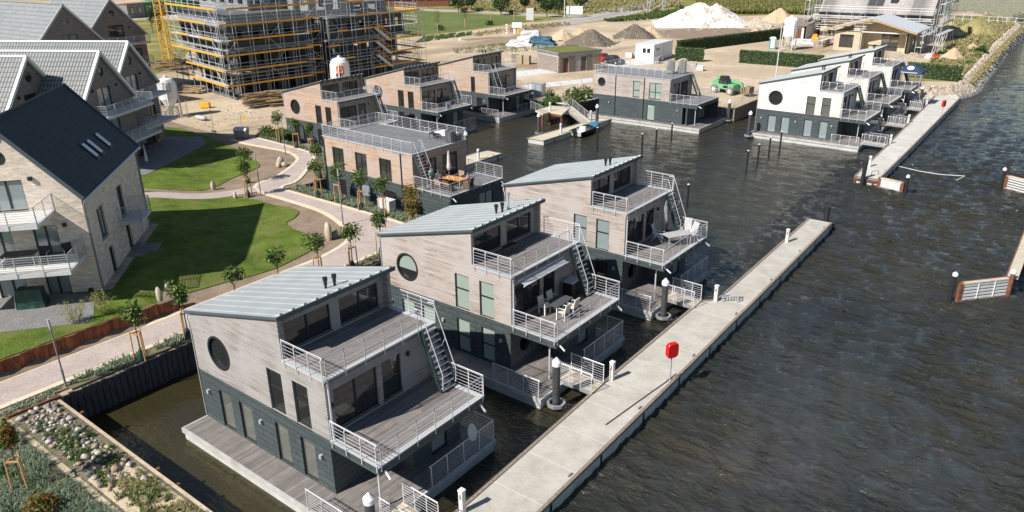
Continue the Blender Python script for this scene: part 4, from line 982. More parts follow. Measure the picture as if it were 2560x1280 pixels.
# slatted breakwaters
def breakw(p0, p1, label, slats=5, z1=1.15, top='plank_bleached', pil=(1, 1), sl=True, w=.28):
    a = Vector((p0[0], p0[1], 0)); b = Vector((p1[0], p1[1], 0)); d = (b - a).normalized(); n = Vector((d.y, -d.x, 0))
    t = thing('slatted_breakwater', label, 'breakwater', (0, 0, 0), 0, 'slatted timber breakwater screens')
    if sl:
        for i in range(slats):
            z = .16 + (z1 - .25) * i / (slats - 1)
            MB().bar(a + n * .09 + Vector((0, 0, z)), b + n * .09 + Vector((0, 0, z)), .05, .13).build('slat', 'slab_white', t)
        MB().bar(a + Vector((0, 0, .05)), b + Vector((0, 0, .05)), .25, .12).build('bottom_beam', 'timber_old', t)
        for k in (1 / 3, 2 / 3): q = a.lerp(b, k) + n * .13; MB().bar(q + Vector((0, 0, .1)), q + Vector((0, 0, z1)), .06, .06).build('batten', 'slab_white', t)
    MB().bar(a + Vector((0, 0, z1 + .05)), b + Vector((0, 0, z1 + .05)), w, .08).build('walk_board', top, t)
    MB().bar(a + n * (-w / 2 - .05) + Vector((0, 0, z1)), b + n * (-w / 2 - .05) + Vector((0, 0, z1)), .08, .2).build('steel_waler', 'rust', t)
    for q, f in ((a, 0), (b, 1)):
        e = MB(); e.bar(q + Vector((0, 0, -.6)), q + Vector((0, 0, z1 + .1)), .3, .24, n); e.build('steel_post', 'rust', t)
    return t
A = G(2383, 750, 0); B = G(2515, 738, 0); C_ = G(2560, 535, .9)
A2, B2 = A + Vector((.25, .0, 0)), B
breakw(A2, B2, 'white slatted breakwater screen with rusty posts low at the right edge')
D_ = B2 + (G(2575, 560, .9) - G(2520, 690, .9)) * 1.0
breakw(B2 + Vector((.1, .1, 0)), (D_.x, D_.y), 'long mossy breakwater beam running up the right edge', sl=False, top='pontoon_old', w=.6)
E_ = G(2505, 470, 0); breakw((E_.x + .25, E_.y), (E_.x + 6.5, E_.y - 3.2), 'slatted breakwater screen cut off by the right edge of the picture', top='pontoon_old')
F_ = G(2199, 478, 0); H_ = G(2257, 482, 0); breakw((15.55, 58.9), (H_.x - .15, H_.y + .1), 'short slatted breakwater screen joined to the far pontoon', z1=.85)
for (p, h, tilt, l) in [((2373, 754), 2.05, .0, 'black pile with a white cap at the low slatted screen'), ((2518, 742), 1.9, 0, 'rust-coloured pile with a white cap at the corner of the mossy beam'), ((2501, 470), 1.95, 0, 'black pile with a white cap at the cut-off slatted screen'), ((2262, 486), 1.85, 0, 'black pile with a white cap at the short slatted screen')]:
    q = G(*p, 0); t = thing('mooring_pile', l, 'mooring pile', (q.x, q.y, 0), 0, 'breakwater piles with white caps')
    MB().lathe([(.13, -.7), (.13, h - .25)], n=12).build('pile', 'rust' if 'rust' in l else 'pile_black', t); MB().lathe([(.16, h - .28), (.16, h - .12), (.02, h)], n=12).build('cap', 'cap_white', t)
a = G(2244, 415, .0)
t = tag(MB().path([tuple(q) for q in (G(2244, 415, .09), G(2300, 428, .10), G(2350, 436, .09), G(2412, 440, .10), G(2392, 450, .09))], .028, 5).build('floating_line', 'white'), 'thin white line floating on the water beside the far pontoon', 'line')
# motor boat
def boat():
    q0 = G(1441, 344, .1); t = thing('motor_boat', 'dark open motor boat with a blue bow cover moored at the dock', 'motor boat', (-18.3, 59.3, 0), R(92))
    st = [(0, .85, .1, .62), (1.2, .95, .02, .62), (2.6, .95, 0, .66), (3.9, .78, .05, .74), (4.8, .42, .2, .84), (5.3, .04, .5, .92)]
    def hullm(ins, top):
        v = []; f = []
        for x, w_, zb, zt in st:
            w2 = max(w_ - ins, .02); v += [(x, -w2, zt + top), (x, -w2 * .8, zb + .12 + ins), (x, 0, zb - .12 + ins), (x, w2 * .8, zb + .12 + ins), (x, w2, zt + top)]
        for i in range(len(st) - 1):
            for j in range(4): a = i * 5 + j; f.append((a, a + 1, a + 6, a + 5))
        f.append((0, 1, 2, 3, 4)); return v, f
    v, f = hullm(0, 0); MB().add(v, f).build('hull', 'black', t); v, f = hullm(.1, -.01); MB().add(v, f).build('inner_hull', 'offwhite', t)
    g = MB()
    for s in (-1, 1): g.path([(x, s * w_, zt + .02) for x, w_, zb, zt in st], .045)
    g.build('gunwale', 'dark_grey', t)
    MB().add([(3.0, -.95, .75), (3.9, -.8, .8), (4.8, -.44, .88), (5.35, 0, .98), (4.8, .44, .88), (3.9, .8, .8), (3.0, .95, .75), (3.0, 0, 1.0), (4.6, 0, 1.05)], [(0, 1, 8, 7), (1, 2, 8), (2, 3, 8), (3, 4, 8), (4, 5, 8), (5, 6, 7, 8)]).build('bow_cover', 'blue', t)
    MB().box(1.6, 2.0, -.35, .35, .3, .95).box(1.2, 1.6, -.5, .5, .25, .5).build('console', 'white', t)
    e = MB(); e.box(-.45, -.05, -.2, .2, .55, 1.05); e.bar((-.25, 0, .6), (-.35, 0, -.3), .14, .2); e.build('outboard_motor', 'black', t)
    MB().box(-.02, .03, -.8, .8, .15, .62).build('transom', 'galv', t)
boat()
# folded bench / rack on the pontoon
q = G(1822, 752, .6); t = thing('folded_rack', 'grey slatted metal rack lying on the pontoon where it narrows', 'rack', (q.x, q.y, .6), R(30))
for i in range(7): MB().bar((-.45 + i * .15, -.25, .3 + .03 * i), (-.35 + i * .15, .3, .3 + .03 * i), .04).build('slat', 'galv', t)
MB().bar((-.5, -.25, .3), (.5, -.25, .5), .04).bar((-.4, .3, .3), (.6, .3, .5), .04).build('frame', 'galv', t)
for x, y in ((-.45, -.25), (.45, -.25), (-.35, .3), (.55, .3)): MB().bar((x, y, 0), (x, y, .4), .04).build('leg', 'galv', t)
# ---------------------------------------------------------------- planting
def leafcloud(name, n, rx, rz, lf, mat, seed, cz=0, lump=.35, parent=None, hollow=.45, asp=1.0):
    rn = random.Random(seed); m_ = MB(); lumps = [(rn.uniform(0, 6.28), rn.uniform(-1, 1), rn.uniform(.6, 1.25)) for _ in range(9)]
    for _ in range(n):
        ph = rn.uniform(0, 6.283); ct = rn.uniform(-1, 1); st = math.sqrt(1 - ct * ct)
        k = 1
        for a, c, w in lumps:
            d = st * math.sqrt(1 - c * c) * math.cos(ph - a) + ct * c
            if d > .55: k += lump * (w - .9) * (d - .55) * 2.5
        r = (hollow + (1 - hollow) * rn.random() ** .6) * k * rn.uniform(.9, 1.08)
        c = Vector((rx * r * st * math.cos(ph), rx * r * st * math.sin(ph), cz + rz * r * ct))
        a = Vector((rn.gauss(0, 1), rn.gauss(0, 1), rn.gauss(0, .6))).normalized(); b = a.cross(Vector((rn.gauss(0, 1), rn.gauss(0, 1), rn.gauss(0, 1)))).normalized()
        s = lf * rn.uniform(.6, 1.3); a *= s; b *= s * .6 * asp
        m_.add([c - a, c - b * .9 + a * .1, c + a, c + b * .9 + a * .1], [(0, 1, 2, 3)])
    return m_.build(name, mat, parent)
TRB = []
def young_tree(i, x, y, z, label, sc=1.0, mat='leaf', stakes=True, bag=True, rz=0):
    t = thing('young_tree', label, 'tree', (x, y, z), rz, 'young staked trees along the promenade')
    rn = random.Random(i * 7 + 1)
    tr = MB(); tr.tube((0, 0, -.1), (.02, 0, 2.1), .045, .032, 7)
    for k in range(7):
        a = k * .9 + i; tr.tube((.01, 0, 1.8 + .1 * k), (.45 * math.cos(a), .45 * math.sin(a), 2.35 + .12 * k), .02, .008, 5)
    tr.build('trunk', 'bark', t)
    wx = rn.uniform(.88, 1.12); cr = leafcloud('crown', 560, .62 * sc * wx, .60 * sc / wx, .098, mat, i * 13 + 5, 2.62, 1.3, t, .1)
    if stakes:
        for k in range(3):
            a = k * 2.094 + i; MB().tube((.34 * math.cos(a), .34 * math.sin(a), -.05), (.30 * math.cos(a), .30 * math.sin(a), 1.62), .038, .035, 7).build('stake', 'stake', t)
        b = MB()
        for k in range(3):
            a, c = k * 2.094 + i, (k + 1) * 2.094 + i; b.bar((.30 * math.cos(a), .30 * math.sin(a), 1.5), (.30 * math.cos(c), .30 * math.sin(c), 1.5), .05, .07)
        b.build('stake_brace', 'stake', t)
    if bag: MB().lathe([(.20, 0), (.22, .12), (.17, .38), (.09, .55), (.06, .6)], (.05, -.05, 0), 10).build('watering_bag', 'bag_green', t)
    return t
tp = [((330, 783), 'young tree with two stakes in front of the rusty retaining wall', 1.0, 'leaf'), ((450, 733), 'young tree whose stakes stand at the rear corner of the nearest floating house', .98, 'leaf'),
      ((580, 688), 'young tree just above the rear edge of the nearest metal roof', 1.0, 'leaf'), ((689, 642), 'young tree in the middle of the shadow edge on the near lawn', 1.05, 'leaf'),
      ((790, 604), 'young tree left of the tall pale boulder', 1.0, 'leaf'), ((873, 577), 'young tree right of the tall pale boulder', 1.05, 'leaf'), ((947, 545), 'loose-crowned young tree at the rear corner of the second metal roof', 1.0, 'leaf'),
      ((787, 417), 'young tree at the corner of the sunken notch beside the flat-roofed house', 1.05, 'leaf'), ((840, 428), 'young tree before the first tall window of the flat-roofed house', 1.05, 'leaf'), ((897, 445), 'young tree before the second tall window of the flat-roofed house', 1.1, 'leaf'),
      ((953, 459), 'young tree over the white cabinet at the flat-roofed house', 1.0, 'leaf'), ((1027, 483), 'upper of the two turning trees at the balcony end of the flat-roofed house', .95, 'leaf_autumn'), ((1029, 516), 'lower of the two turning trees, with reddish leaves', 1.1, 'leaf_autumn'),
      ((793, 374), 'young tree at the rear corner of the flat-roofed house', .95, 'leaf'), ((692, 295), 'young tree beside the street lamp at the round-windowed warm house', .95, 'leaf'), ((735, 308), 'young tree before the dark base of the round-windowed warm house', 1.0, 'leaf'), ((773, 320), 'young tree nearest the white door of the round-windowed warm house', .95, 'leaf'),
      ((609, 385), 'farther one of the two overlapping young trees on the lawn corner', 1.05, 'leaf'), ((610, 416), 'nearer one of the two overlapping young trees on the lawn corner', 1.1, 'leaf')]
for i, (p, lb, sc, mt) in enumerate(tp):
    z0 = 1.62; q = G(*p, z0 + 2.62)
    if i in (2, 3): z0 = hfun(q.x, q.y); q = G(*p, z0 + 2.62)
    young_tree(i, q.x, q.y, z0, lb, sc, mt, True, i not in (2,))
# shrubs
def shrub(name, x, y, z, label, rx, rz, n, lf, mat, cat='shrub', seed=1, group=None, hollow=.2):
    t = thing(name, label, cat, (x, y, z), 0, group)
    leafcloud('foliage', n, rx, rz, lf, mat, seed, rz * .8, .5, t, hollow)
    s = MB()
    for k in range(5): a = k * 1.3; s.tube((0, 0, 0), (rx * .5 * math.cos(a), rx * .5 * math.sin(a), rz), .02, .01, 4)
    s.build('stems', 'bark', t); return t
def cane(name, x, y, z, label, n, h, spread, seed, mat='bamboo'):
    rn = random.Random(seed); t = thing(name, label, 'shrub', (x, y, z)); c = MB(); l = MB()
    for _ in range(n):
        a = rn.uniform(0, 6.28); r = rn.uniform(.2, 1) * spread; hh = h * rn.uniform(.6, 1); b0 = Vector((r * .25 * math.cos(a), r * .25 * math.sin(a), 0)); b1 = Vector((r * math.cos(a), r * math.sin(a), hh))
        c.tube(b0, b1, .008, .004, 4)
        for k in range(16):
            q = b0.lerp(b1, rn.uniform(.25, 1)) + Vector((rn.gauss(0, .06), rn.gauss(0, .06), rn.gauss(0, .03))); d = Vector((rn.gauss(0, 1), rn.gauss(0, 1), rn.gauss(-.2, .6))).normalized(); w_ = d.cross(Vector((0, 0, 1))).normalized() * .018
            l.add([q, q + d * .08 + w_, q + d * .19, q + d * .08 - w_], [(0, 1, 2, 3)])
    c.build('canes', 'dry', t); l.build('leaves', mat, t)
cane('bamboo_shrub', -11.15, -.7, 2.3, 'yellow-green feathery shrub at the corner of the paved terrace, left of its pair', 26, 1.5, .75, 3)
cane('bamboo_shrub', -10.95, .75, 2.3, 'yellow-green feathery shrub at the corner of the paved terrace, right of its pair', 26, 1.6, .75, 4)
# blades of ornamental grass in the strips and on the near bank
def tufts(name, poly, n, mat, h, seed, z=1.6, bl=9, kind=True, w=.016):
    rn = random.Random(seed); m_ = MB(); xs = [p[0] for p in poly]; ys = [p[1] for p in poly]
    def ins(x, y):
        c = False; j = len(poly) - 1
        for i in range(len(poly)):
            (xi, yi), (xj, yj) = poly[i], poly[j]
            if (yi > y) != (yj > y) and x < (xj - xi) * (y - yi) / (yj - yi) + xi: c = not c
            j = i
        return c
    k = 0; tries = 0
    while k < n and tries < n * 30:
        tries += 1; x = rn.uniform(min(xs), max(xs)); y = rn.uniform(min(ys), max(ys))
        if not ins(x, y) or math.sin(x * 2.1 + seed) * math.sin(y * 1.7) + rn.uniform(-.8, .8) < -.25: continue
        k += 1; zz = z(x, y) if callable(z) else z
        for _ in range(bl):
            a = rn.uniform(0, 6.28); hh = h * rn.uniform(.5, 1.1); r = hh * rn.uniform(.3, 1.0); c, s = math.cos(a), math.sin(a); p = Vector((x + rn.gauss(0, .04), y + rn.gauss(0, .04), zz))
            q = p + Vector((r * .5 * c, r * .5 * s, hh * .85)); e = p + Vector((r * c, r * s, hh * rn.uniform(.45, .9))); u = Vector((-s, c, 0)) * w
            m_.add([p - u, p + u, q + u, q - u, e], [(0, 1, 2, 3), (3, 2, 4)])
    o = m_.build(name, mat); o['kind'] = 'stuff'; return o
tufts('ornamental_grass', [(-6.55, -3.4), (-6.55, 18.4), (-8.0, 22.0), (-9.8, 22.85), (-24.2, 22.9), (-24.3, 24.2), (-8.1, 24.2), (-5.85, 21.9), (-5.85, -3.4)], 1100, 'tuft', .34, 11, 1.6, 9, w=.02)
tufts('ornamental_grass', [(-26.0, 27.2), (-31.2, 32.0), (-37, 33.1), (-43.6, 33.3), (-43.7, 33.75), (-30.6, 33.1), (-24.6, 27.4)], 420, 'tuft', .34, 12, 1.6, 8, w=.02)
tufts('weeds', [(-6.55, -11), (-6.55, -3.5), (-5.8, -4.1), (-5.8, -6.1), (-6.4, -11)], 160, 'tuft', .2, 25, 1.5, 9, w=.018)
# lamps
def lamp(p, top, label, z=1.62):
    q = G(*p, z); t = thing('street_lamp', label, 'street lamp', (q.x, q.y, z), 0, 'thin grey lamp posts'); h = top - z
    MB().tube((0, 0, 0), (0, 0, .9), .055, .055, 8).tube((0, 0, .9), (0, 0, h - .3), .04, .038, 8).build('pole', 'mid_grey', t); MB().tube((0, 0, h - .5), (0, 0, h), .055, .055, 10).build('lamp_head', 'galv', t)
lamp((165, 965), 5.2, 'thin grey lamp post at the quay corner in front of the rusty wall'); lamp((858, 563), 6.0, 'thin grey lamp post at the soil bed with the tall pale boulder')
lamp((652, 488), 5.4, 'thin dark lamp post where the garden path meets the promenade'); lamp((714, 386), 5.3, 'thin dark lamp post beside the round soil bed with the boulder group')
# boulders
def boulder(x, y, z, rx, rz, label, mat='stone_tan', seed=1, rot=0, kind='boulder', group='standing boulders in the soil beds'):
    rn = random.Random(seed); b = MB(); b.ball((0, 0, rz * .8), rx, rx * .75, rz, 12, 8, .18, rn); o = b.build('rock', mat, smooth=True); o.name = kind
    o.location = (x, y, z); o.rotation_euler = (0, 0, rot); tag(o, label, kind, group); return o
for (px, py), rx, rz, lb, s_ in [((822, 596), .32, .78, 'tall pale standing boulder on the near soil bed', 3), ((834, 592), .26, .3, 'dark low boulder beside the tall pale one', 4), ((840, 588), .22, .36, 'smaller grey boulder right behind the tall pale one', 14),
        ((702, 413), .42, .55, 'tallest stone of the boulder group on the round soil bed', 5), ((696, 415), .3, .32, 'left low stone of the boulder group on the round soil bed', 6), ((710, 414), .32, .3, 'right low stone of the boulder group on the round soil bed', 7),
        ((534, 473), .24, .52, 'single pointed boulder on the edge of the far lawn', 8), ((588, 493), .2, .36, 'small grey boulder on the upper edge of the near lawn', 9),
        ((404, 768), .2, .55, 'pointed standing stone at the end of the rusty wall', 10), ((424, 745), .16, .42, 'slim brown standing stone behind the rusty wall end', 11)]:
    q = G(px, py, 1.7); boulder(q.x, q.y, 1.55 if px > 430 else 2.0, rx, rz, lb, 'stone_dark' if 'dark' in lb else 'stone_tan', s_, s_)
# revetment beside the nearest house
t = thing('concrete_kerb_beam', 'weathered concrete kerb along the water beside the nearest floating house', 'kerb beam', (0, 0, 0))
MB().box(-5.5, 9, -4.35, -4.08, .2, 1.32).build('beam', 'concrete', t)
for x, h in ((-3.6, 1.5), (3.0, 1.45), (4.5, 1.4), (4.8, 1.25)): MB().tube((x, -3.98, 0), (x, -3.98, h), .09, .09, 10).build('pile_head', 'rust', t)
o = MB().box(-5.7, 9, -6.42, -6.15, 1.0, 1.42).build('concrete_kerb_beam', 'concrete'); tag(o, 'worn concrete kerb between the stones and the blue-green grass', 'kerb beam')
o = MB().bar((-5.7, -6.5, 1.5), (-5.6, -4.0, 1.5), .12, .3).build('timber_edge', 'rust'); tag(o, 'rusty edge beam at the top of the stone bank', 'edge beam')
struct(sheet('stone_bank', [(-5.6, -6.2), (9, -6.2), (9, -4.3), (-5.6, -4.3)], 1.22 + .32, 'soil_green', .4)); struct(sheet('grass_bed', [(-6.3, -60), (9, -60), (9, -6.43), (-5.9, -6.43)], 1.512, 'soil_green')); struct(sheet('dry_ground', [(1.6, -6.1), (9, -6.1), (9, -4.4), (2.4, -4.4), (1.2, -5.2)], 1.548, 'sand', .1)); 
rn = random.Random(5); vs = []
for k in range(8):
    b = MB(); b.ball((0, 0, .5), 1, rn.uniform(.65, .9), rn.uniform(.55, .8), 9, 6, .3, rn); vs.append(b)
cols = ['stone', 'stone_red', 'stone_dark', 'stone', 'stone_tan', 'stone', 'stone_red', 'stone']
protos = []
cnt = 0; placed = []
while cnt < 190:
    x = rn.uniform(-5.4, 4.2); y = rn.uniform(-6.0, -4.5)
    if x > 1 and rn.random() < (x - 1) * .3: continue
    r = rn.choice([.07, .09, .11, .14, .17, .22]) * rn.uniform(.8, 1.1)
    if any((x - a) ** 2 + (y - b) ** 2 < (.8 * (r + c)) ** 2 for a, b, c in placed):
        if rn.random() < .97: continue
    placed.append((x, y, r)); k = cnt % 8
    if cnt < 8: o = vs[k].build('stone', cols[k], smooth=True); protos.append(o)
    else: o = protos[k].copy(); COL.objects.link(o)
    o.location = (x, y, 1.53); o.scale = (r, r, r); o.rotation_euler = (0, 0, rn.uniform(0, 6))
    cl = {'stone': 'pale grey', 'stone_red': 'reddish', 'stone_dark': 'dark grey', 'stone_tan': 'tan'}[cols[k]]
    sz = 'large' if r > .16 else 'small' if r < .11 else 'medium-sized'; zn = 'near the quay corner' if x < -3.6 else 'in the upper part of the bank' if x < -1.6 else 'in the middle of the bank' if x < .6 else 'among weeds at the lower end'
    sd_ = 'by the water kerb' if y > -5.0 else 'by the grass kerb' if y < -5.5 else 'between both kerbs'
    tag(o, '%s %s rounded stone %s, %s' % (sz, cl, zn, sd_), 'stone', 'rounded stones: %s %s, %s, %s' % (sz, cl, zn, sd_)); cnt += 1
tufts('weeds', [(-4.8, -5.9), (8.5, -6.0), (8.5, -4.5), (-3.0, -4.6)], 230, 'weed', .24, 21, 1.54, 13, w=.013)
tufts('dry_grass', [(1.2, -5.6), (8.5, -5.8), (8.5, -4.5), (1.5, -4.5)], 330, 'dry', .2, 22, 1.54, 9, w=.014)
tufts('ornamental_grass', [(-5.7, -6.5), (9, -6.5), (9, -11.5), (-6.4, -11.5), (-6.5, -7)], 2000, 'tuft', .40, 23, 1.5, 15, w=.011)
tufts('weeds', [(-5.7, -7.6), (9, -7.2), (9, -11.5), (-6.4, -11.5)], 260, 'weed', .34, 24, 1.5, 11, w=.022)
q = G(40, 1165, 2.7); young_tree(40, q.x, q.y, 1.5, 'young tree with orange-tinged leaves at the bottom left corner', .9, 'leaf_autumn', True, False)
q = G(100, 1262, 2.0); shrub('red_tinged_shrub', q.x, q.y, 1.5, 'low bush with red and orange shoots in the grass at the bottom left', .62, .5, 800, .08, 'leaf_autumn', seed=61)
# small park items
def cabinet(x, y, z, w, d, h, rz, label, mat, cat='cabinet', name='utility_cabinet'):
    t = thing(name, label, cat, (x, y, z), rz); MB().box(-w / 2, w / 2, -d / 2, d / 2, 0, h).build('body', mat, t); MB().box(-w / 2 - .03, w / 2 + .03, -d / 2 - .03, d / 2 + .03, h, h + .05).build('lid', mat, t)
    for k in range(3): MB().box(-w / 2 + .05 + k * w / 3, -w / 2 + w / 3 - .02 + k * w / 3, -d / 2 - .012, -d / 2, .06, h - .06).build('door', mat, t)
    return t
q = G(961, 527, 1.6); cabinet(q.x, q.y + .3, 1.6, 1.3, .7, .85, 0, 'white ribbed cabinet standing at the flat-roofed house', 'offwhite')
q = G(606, 347, 1.6)
t = thing('waste_container', 'grey wheeled waste container at the end of the promenade', 'waste container', (q.x, q.y, 1.62), R(35))
MB().hexa([(-.6, -.4, .12), (.6, -.4, .12), (.6, .4, .12), (-.6, .4, .12), (-.7, -.52, 1.0), (.7, -.52, 1.0), (.7, .52, 1.0), (-.7, .52, 1.0)]).build('bin', 'mid_grey', t); MB().hexa([(-.72, -.54, 1.0), (.72, -.54, 1.0), (.72, .54, 1.0), (-.72, .54, 1.0), (-.7, -.3, 1.25), (.7, -.3, 1.25), (.7, .4, 1.25), (-.7, .4, 1.25)]).build('lid', 'galv', t)
for x in (-.5, .5):
    for y in (-.35, .35): MB().tube((x, y - .04, .08), (x, y + .04, .08), .08, .08, 8).build('wheel', 'black', t)
# ---------------------------------------------------------------- brick gable houses
def gable_house(label, x, y, rz, L, W, he, rise, zb, brick, tile, verge, gops, sops, o=None):
    o = o or {}
    T = thing('brick_gable_house', label, 'house', (x, y, 0), rz, o.get('group'))
    zr = he + rise; b = MB()
    gh = [rect(-c, -a, e, f) for a, c, e, f, g_ in gops]
    if o.get('round'): gh.append(circ(-W / 2, o['round'], .42, 20))
    b.wall([(-W, zb - .5), (0, zb - .5), (0, he), (-W / 2, zr), (-W, he)], gh, (0, 0, 0), -Y, Z, .3)
    sh = [rect(a, c, e, f) for a, c, e, f, g_ in sops]
    b.wall(rect(0.3, L, zb - .5, he - .02), sh, (0, 0, 0), X, Z, .3)
    b.wall([(0.3, zb - .5), (W - .3, zb - .5), (W - .3, he - .3), (W / 2, zr - .4), (.3, he - .3)], [], (L, 0, 0), Y, Z, .3)
    b.wall(rect(-L, -.3, zb - .5, he - .02), [], (0, W, 0), -X, Z, .3)
    b.build('wall', brick, T)
    for a, c, e, f, g_ in gops: window(T, -c, -a, e, f, (0, 0, 0), -Y, Z, ((-a - c) / 2,) if c - a > 1 else (), (), g_, .07, .14, 'glazed_door' if f - e > 1.7 else 'window')
    for a, c, e, f, g_ in sops: window(T, a, c, e, f, (0, 0, 0), X, Z, ((a + c) / 2,) if c - a > 1 else (), (), g_, .07, .14)
    if o.get('round'):
        f = MB(); f.add([(.12, -p - 0, q) for p, q in circ(-W / 2, o['round'], .42, 20)], [tuple(range(20))]); w_ = f.build('round_window', 'glass', T)
    ov = .22; s_ = rise / (W / 2); th = .16
    for sg in (0, 1):
        r = MB()
        y0, y1 = (-ov, W / 2) if sg == 0 else (W + ov, W / 2)
        z0, z1 = he - s_ * ov, zr
        r.hexa([(-ov, y0, z0), (L + ov, y0, z0), (L + ov, y1, z1), (-ov, y1, z1), (-ov, y0, z0 + th), (L + ov, y0, z0 + th), (L + ov, y1, z1 + th), (-ov, y1, z1 + th)])
        ro = r.build('roof', tile, T)
        for xx in (-ov - .03, L + ov + .03): MB().bar((xx, y0, z0 + .11), (xx, y1, z1 + .11), .26 if o.get('wide') else .10, .22, Vector((0, -s_ if sg == 0 else s_, 1))).build('verge_board', verge, ro)
        if sg == 0 and o.get('sky'):
            for a in o['sky']:
                f = MB(); fy = lambda q: he + s_ * q + th
                for k, (ins, dz, mt, nm) in enumerate(((0, .10, 'frame_dark', 'skylight'), (.09, .13, 'blind_white', 'pane'))):
                    p = [(a + ins, .42 + ins), (a + .62 - ins, .42 + ins), (a + .62 - ins, 1.28 - ins), (a + ins, 1.28 - ins)]
                    q_ = MB().hexa([(u, v, fy(v)) for u, v in p] + [(u, v, fy(v) + dz) for u, v in p]).build(nm, mt, ro)
    MB().tube((-ov - .1, W / 2, zr + th), (L + ov + .1, W / 2, zr + th), .11, .11, 8).build('ridge_cap', verge if o.get('wide') else tile, T)
    MB().tube((-ov, -ov - .06, he - s_ * ov + .02), (L + ov, -ov - .06, he - s_ * ov + .02), .08, .08, 8).build('gutter', 'edge_metal', T)
    for xx in ((.05, L - .1) if not o.get('nopipe') else ()): MB().path([(xx, -ov, he - .2), (xx, -.06, he - .6), (xx, -.06, zb)], .05, 8).build('downpipe', 'mid_grey', T)
    for (a, z_) in o.get('lamps', ()): MB().box(-.16, 0, a - .1, a + .1, z_ - .1, z_ + .1).build('wall_lamp', 'black', T)
    for (a, c, dep, z_) in o.get('bal', ()):
        balcony(T, -dep, 0, a, c, z_)
    for (a, c, dep, z_) in o.get('sbal', ()): balcony(T, a, c, -dep, 0, z_, side=1)
    for v in o.get('vents', ()): 
        yy = W * .30; zz_ = he + s_ * yy + th; q = MB().lathe([(.13, -.1), (.13, .35), (.2, .35), (.2, .5)], (v, yy, zz_), 8); q.bar((v - .15, yy, zz_ + .3), (v + .3, yy, zz_ + .55), .12); q.build('roof_vent', 'black', T)
    return T
flat('blind_white', (.62, .64, .66), .25)
def balcony(T, x0, x1, y0, y1, z, side=0):
    b = MB().box(x0, x1, y0, y1, z - .22, z); bo = b.build('balcony', 'slab_white', T)
    MB().box(x0 + .06, x1 - .02, y0 + .06, y1 - .06, z, z + .02).build('floor', 'offwhite', bo)
    zz = z + .01
    if side: pts = [(x1, 0, zz), (x1, y0, zz), (x0, y0, zz), (x0, 0, zz)][::-1]
    else: pts = [(0, y0, zz), (x0, y0, zz), (x0, y1, zz), (0, y1, zz)]
    cx, cy = (x0 + x1) / 2, (y0 + y1) / 2
    a = Vector(pts[0]); b_ = Vector(pts[1]); n = Vector(((b_ - a).y, -(b_ - a).x, 0))
    if n.dot(a - Vector((cx, cy, zz))) < 0: pts = pts[::-1]
    f = MB(); P = [Vector(p) for p in pts]
    for k in range(7):
        h = .14 + .82 * k / 6
        for a, b2 in zip(P, P[1:]): f.tube(a + Z * h, b2 + Z * h, .014 if k < 6 else .026, None, 4)
    for a, b2 in zip(P, P[1:]):
        m_ = max(1, round((b2 - a).length / 1.25))
        for i in range(m_ + 1):
            q = a.lerp(b2, i / m_); f.bar(q - Z * .2, q + Z * .98, .045, .045)
    f.build('railing', 'galv', bo)
ang = 139.4
B1 = gable_house('pale brick gable house with a dark tiled roof and three skylights, at the left edge', -14.26, 2.25, R(ang), 12.0, 7.35, 8.25, 4.2, 2.1, 'brick_beige', 'tiles_dark', 'trim_dark',
    [(2.78, 4.5, 7.55, 9.35, 'glass_curtain'), (1.6, 2.88, 4.85, 6.6, 'glass_curtain'), (4.0, 5.2, 4.85, 6.6, 'glass_curtain'), (1.62, 2.88, 2.15, 4.1, 'glass_curtain'), (3.9, 5.4, 2.15, 4.1, 'glass_curtain')],
    [(1.9, 3.15, 4.8, 6.75, 'glass_curtain'), (6.3, 7.4, 4.75, 6.8, 'glass'), (2.6, 3.4, 2.15, 4.05, 'glass'), (6.6, 7.5, 2.15, 4.1, 'glass')],
    dict(round=10.6, sky=(5.5, 6.5, 8.35), lamps=((2.3, 9.4), (1.15, 6.6), (.6, 2.5)), bal=((1.5, 7.1, 2.6, 7.5), (.4, 7.1, 2.7, 4.78)), sbal=((5.55, 8.0, 1.35, 4.7),)))
n_ = math.radians(211.6)
gable_house('rearmost of the three grey brick gable houses in the near row', -49.16, 25.74, n_, 14.5, 7.83, 8.31, 4.26, 2.1, 'brick_grey', 'tiles_grey', 'white', [(3.1, 5.0, 7.5, 9.5, 'glass_curtain'), (.9, 2.3, 4.8, 6.8, 'glass'), (4.6, 6.0, 4.8, 6.8, 'glass'), (1.8, 3.6, 2.2, 4.2, 'glass')], [], dict(round=10.9, wide=1, nopipe=1, lamps=((2.6, 9.5),), bal=((.4, 6.6, 1.75, 7.4), (.2, 6.6, 2.1, 4.7)), group='grey brick gable houses', vents=(6, 9, 12)))
gable_house('middle grey brick gable house of the near row, standing forward', -43.79, 20.39, n_, 20, 7.83, 8.31, 4.26, 2.1, 'brick_grey', 'tiles_grey', 'white', [(3.1, 5.0, 7.5, 9.6, 'glass_curtain'), (2.6, 4.6, 4.8, 6.9, 'glass_curtain'), (2.6, 4.6, 2.2, 4.2, 'glass')], [], dict(round=10.95, wide=1, nopipe=1, lamps=((2.1, 9.5), (5.7, 9.5)), bal=((-.6, 6.8, 1.75, 7.4), (-.6, 6.8, 2.1, 4.7)), group='grey brick gable houses'))
gable_house('grey brick gable house of the near row, rising behind the dark roof', -45.74, 15.14, n_, 16, 7.83, 8.31, 4.26, 2.1, 'brick_grey', 'tiles_grey', 'white', [(3.1, 5.0, 7.5, 9.6, 'glass')], [], dict(round=10.95, wide=1, nopipe=1, lamps=((5.7, 9.5),), group='grey brick gable houses'))
th = R(273.75); dd = Vector((math.cos(th), math.sin(th))); rr_ = th - math.pi / 2
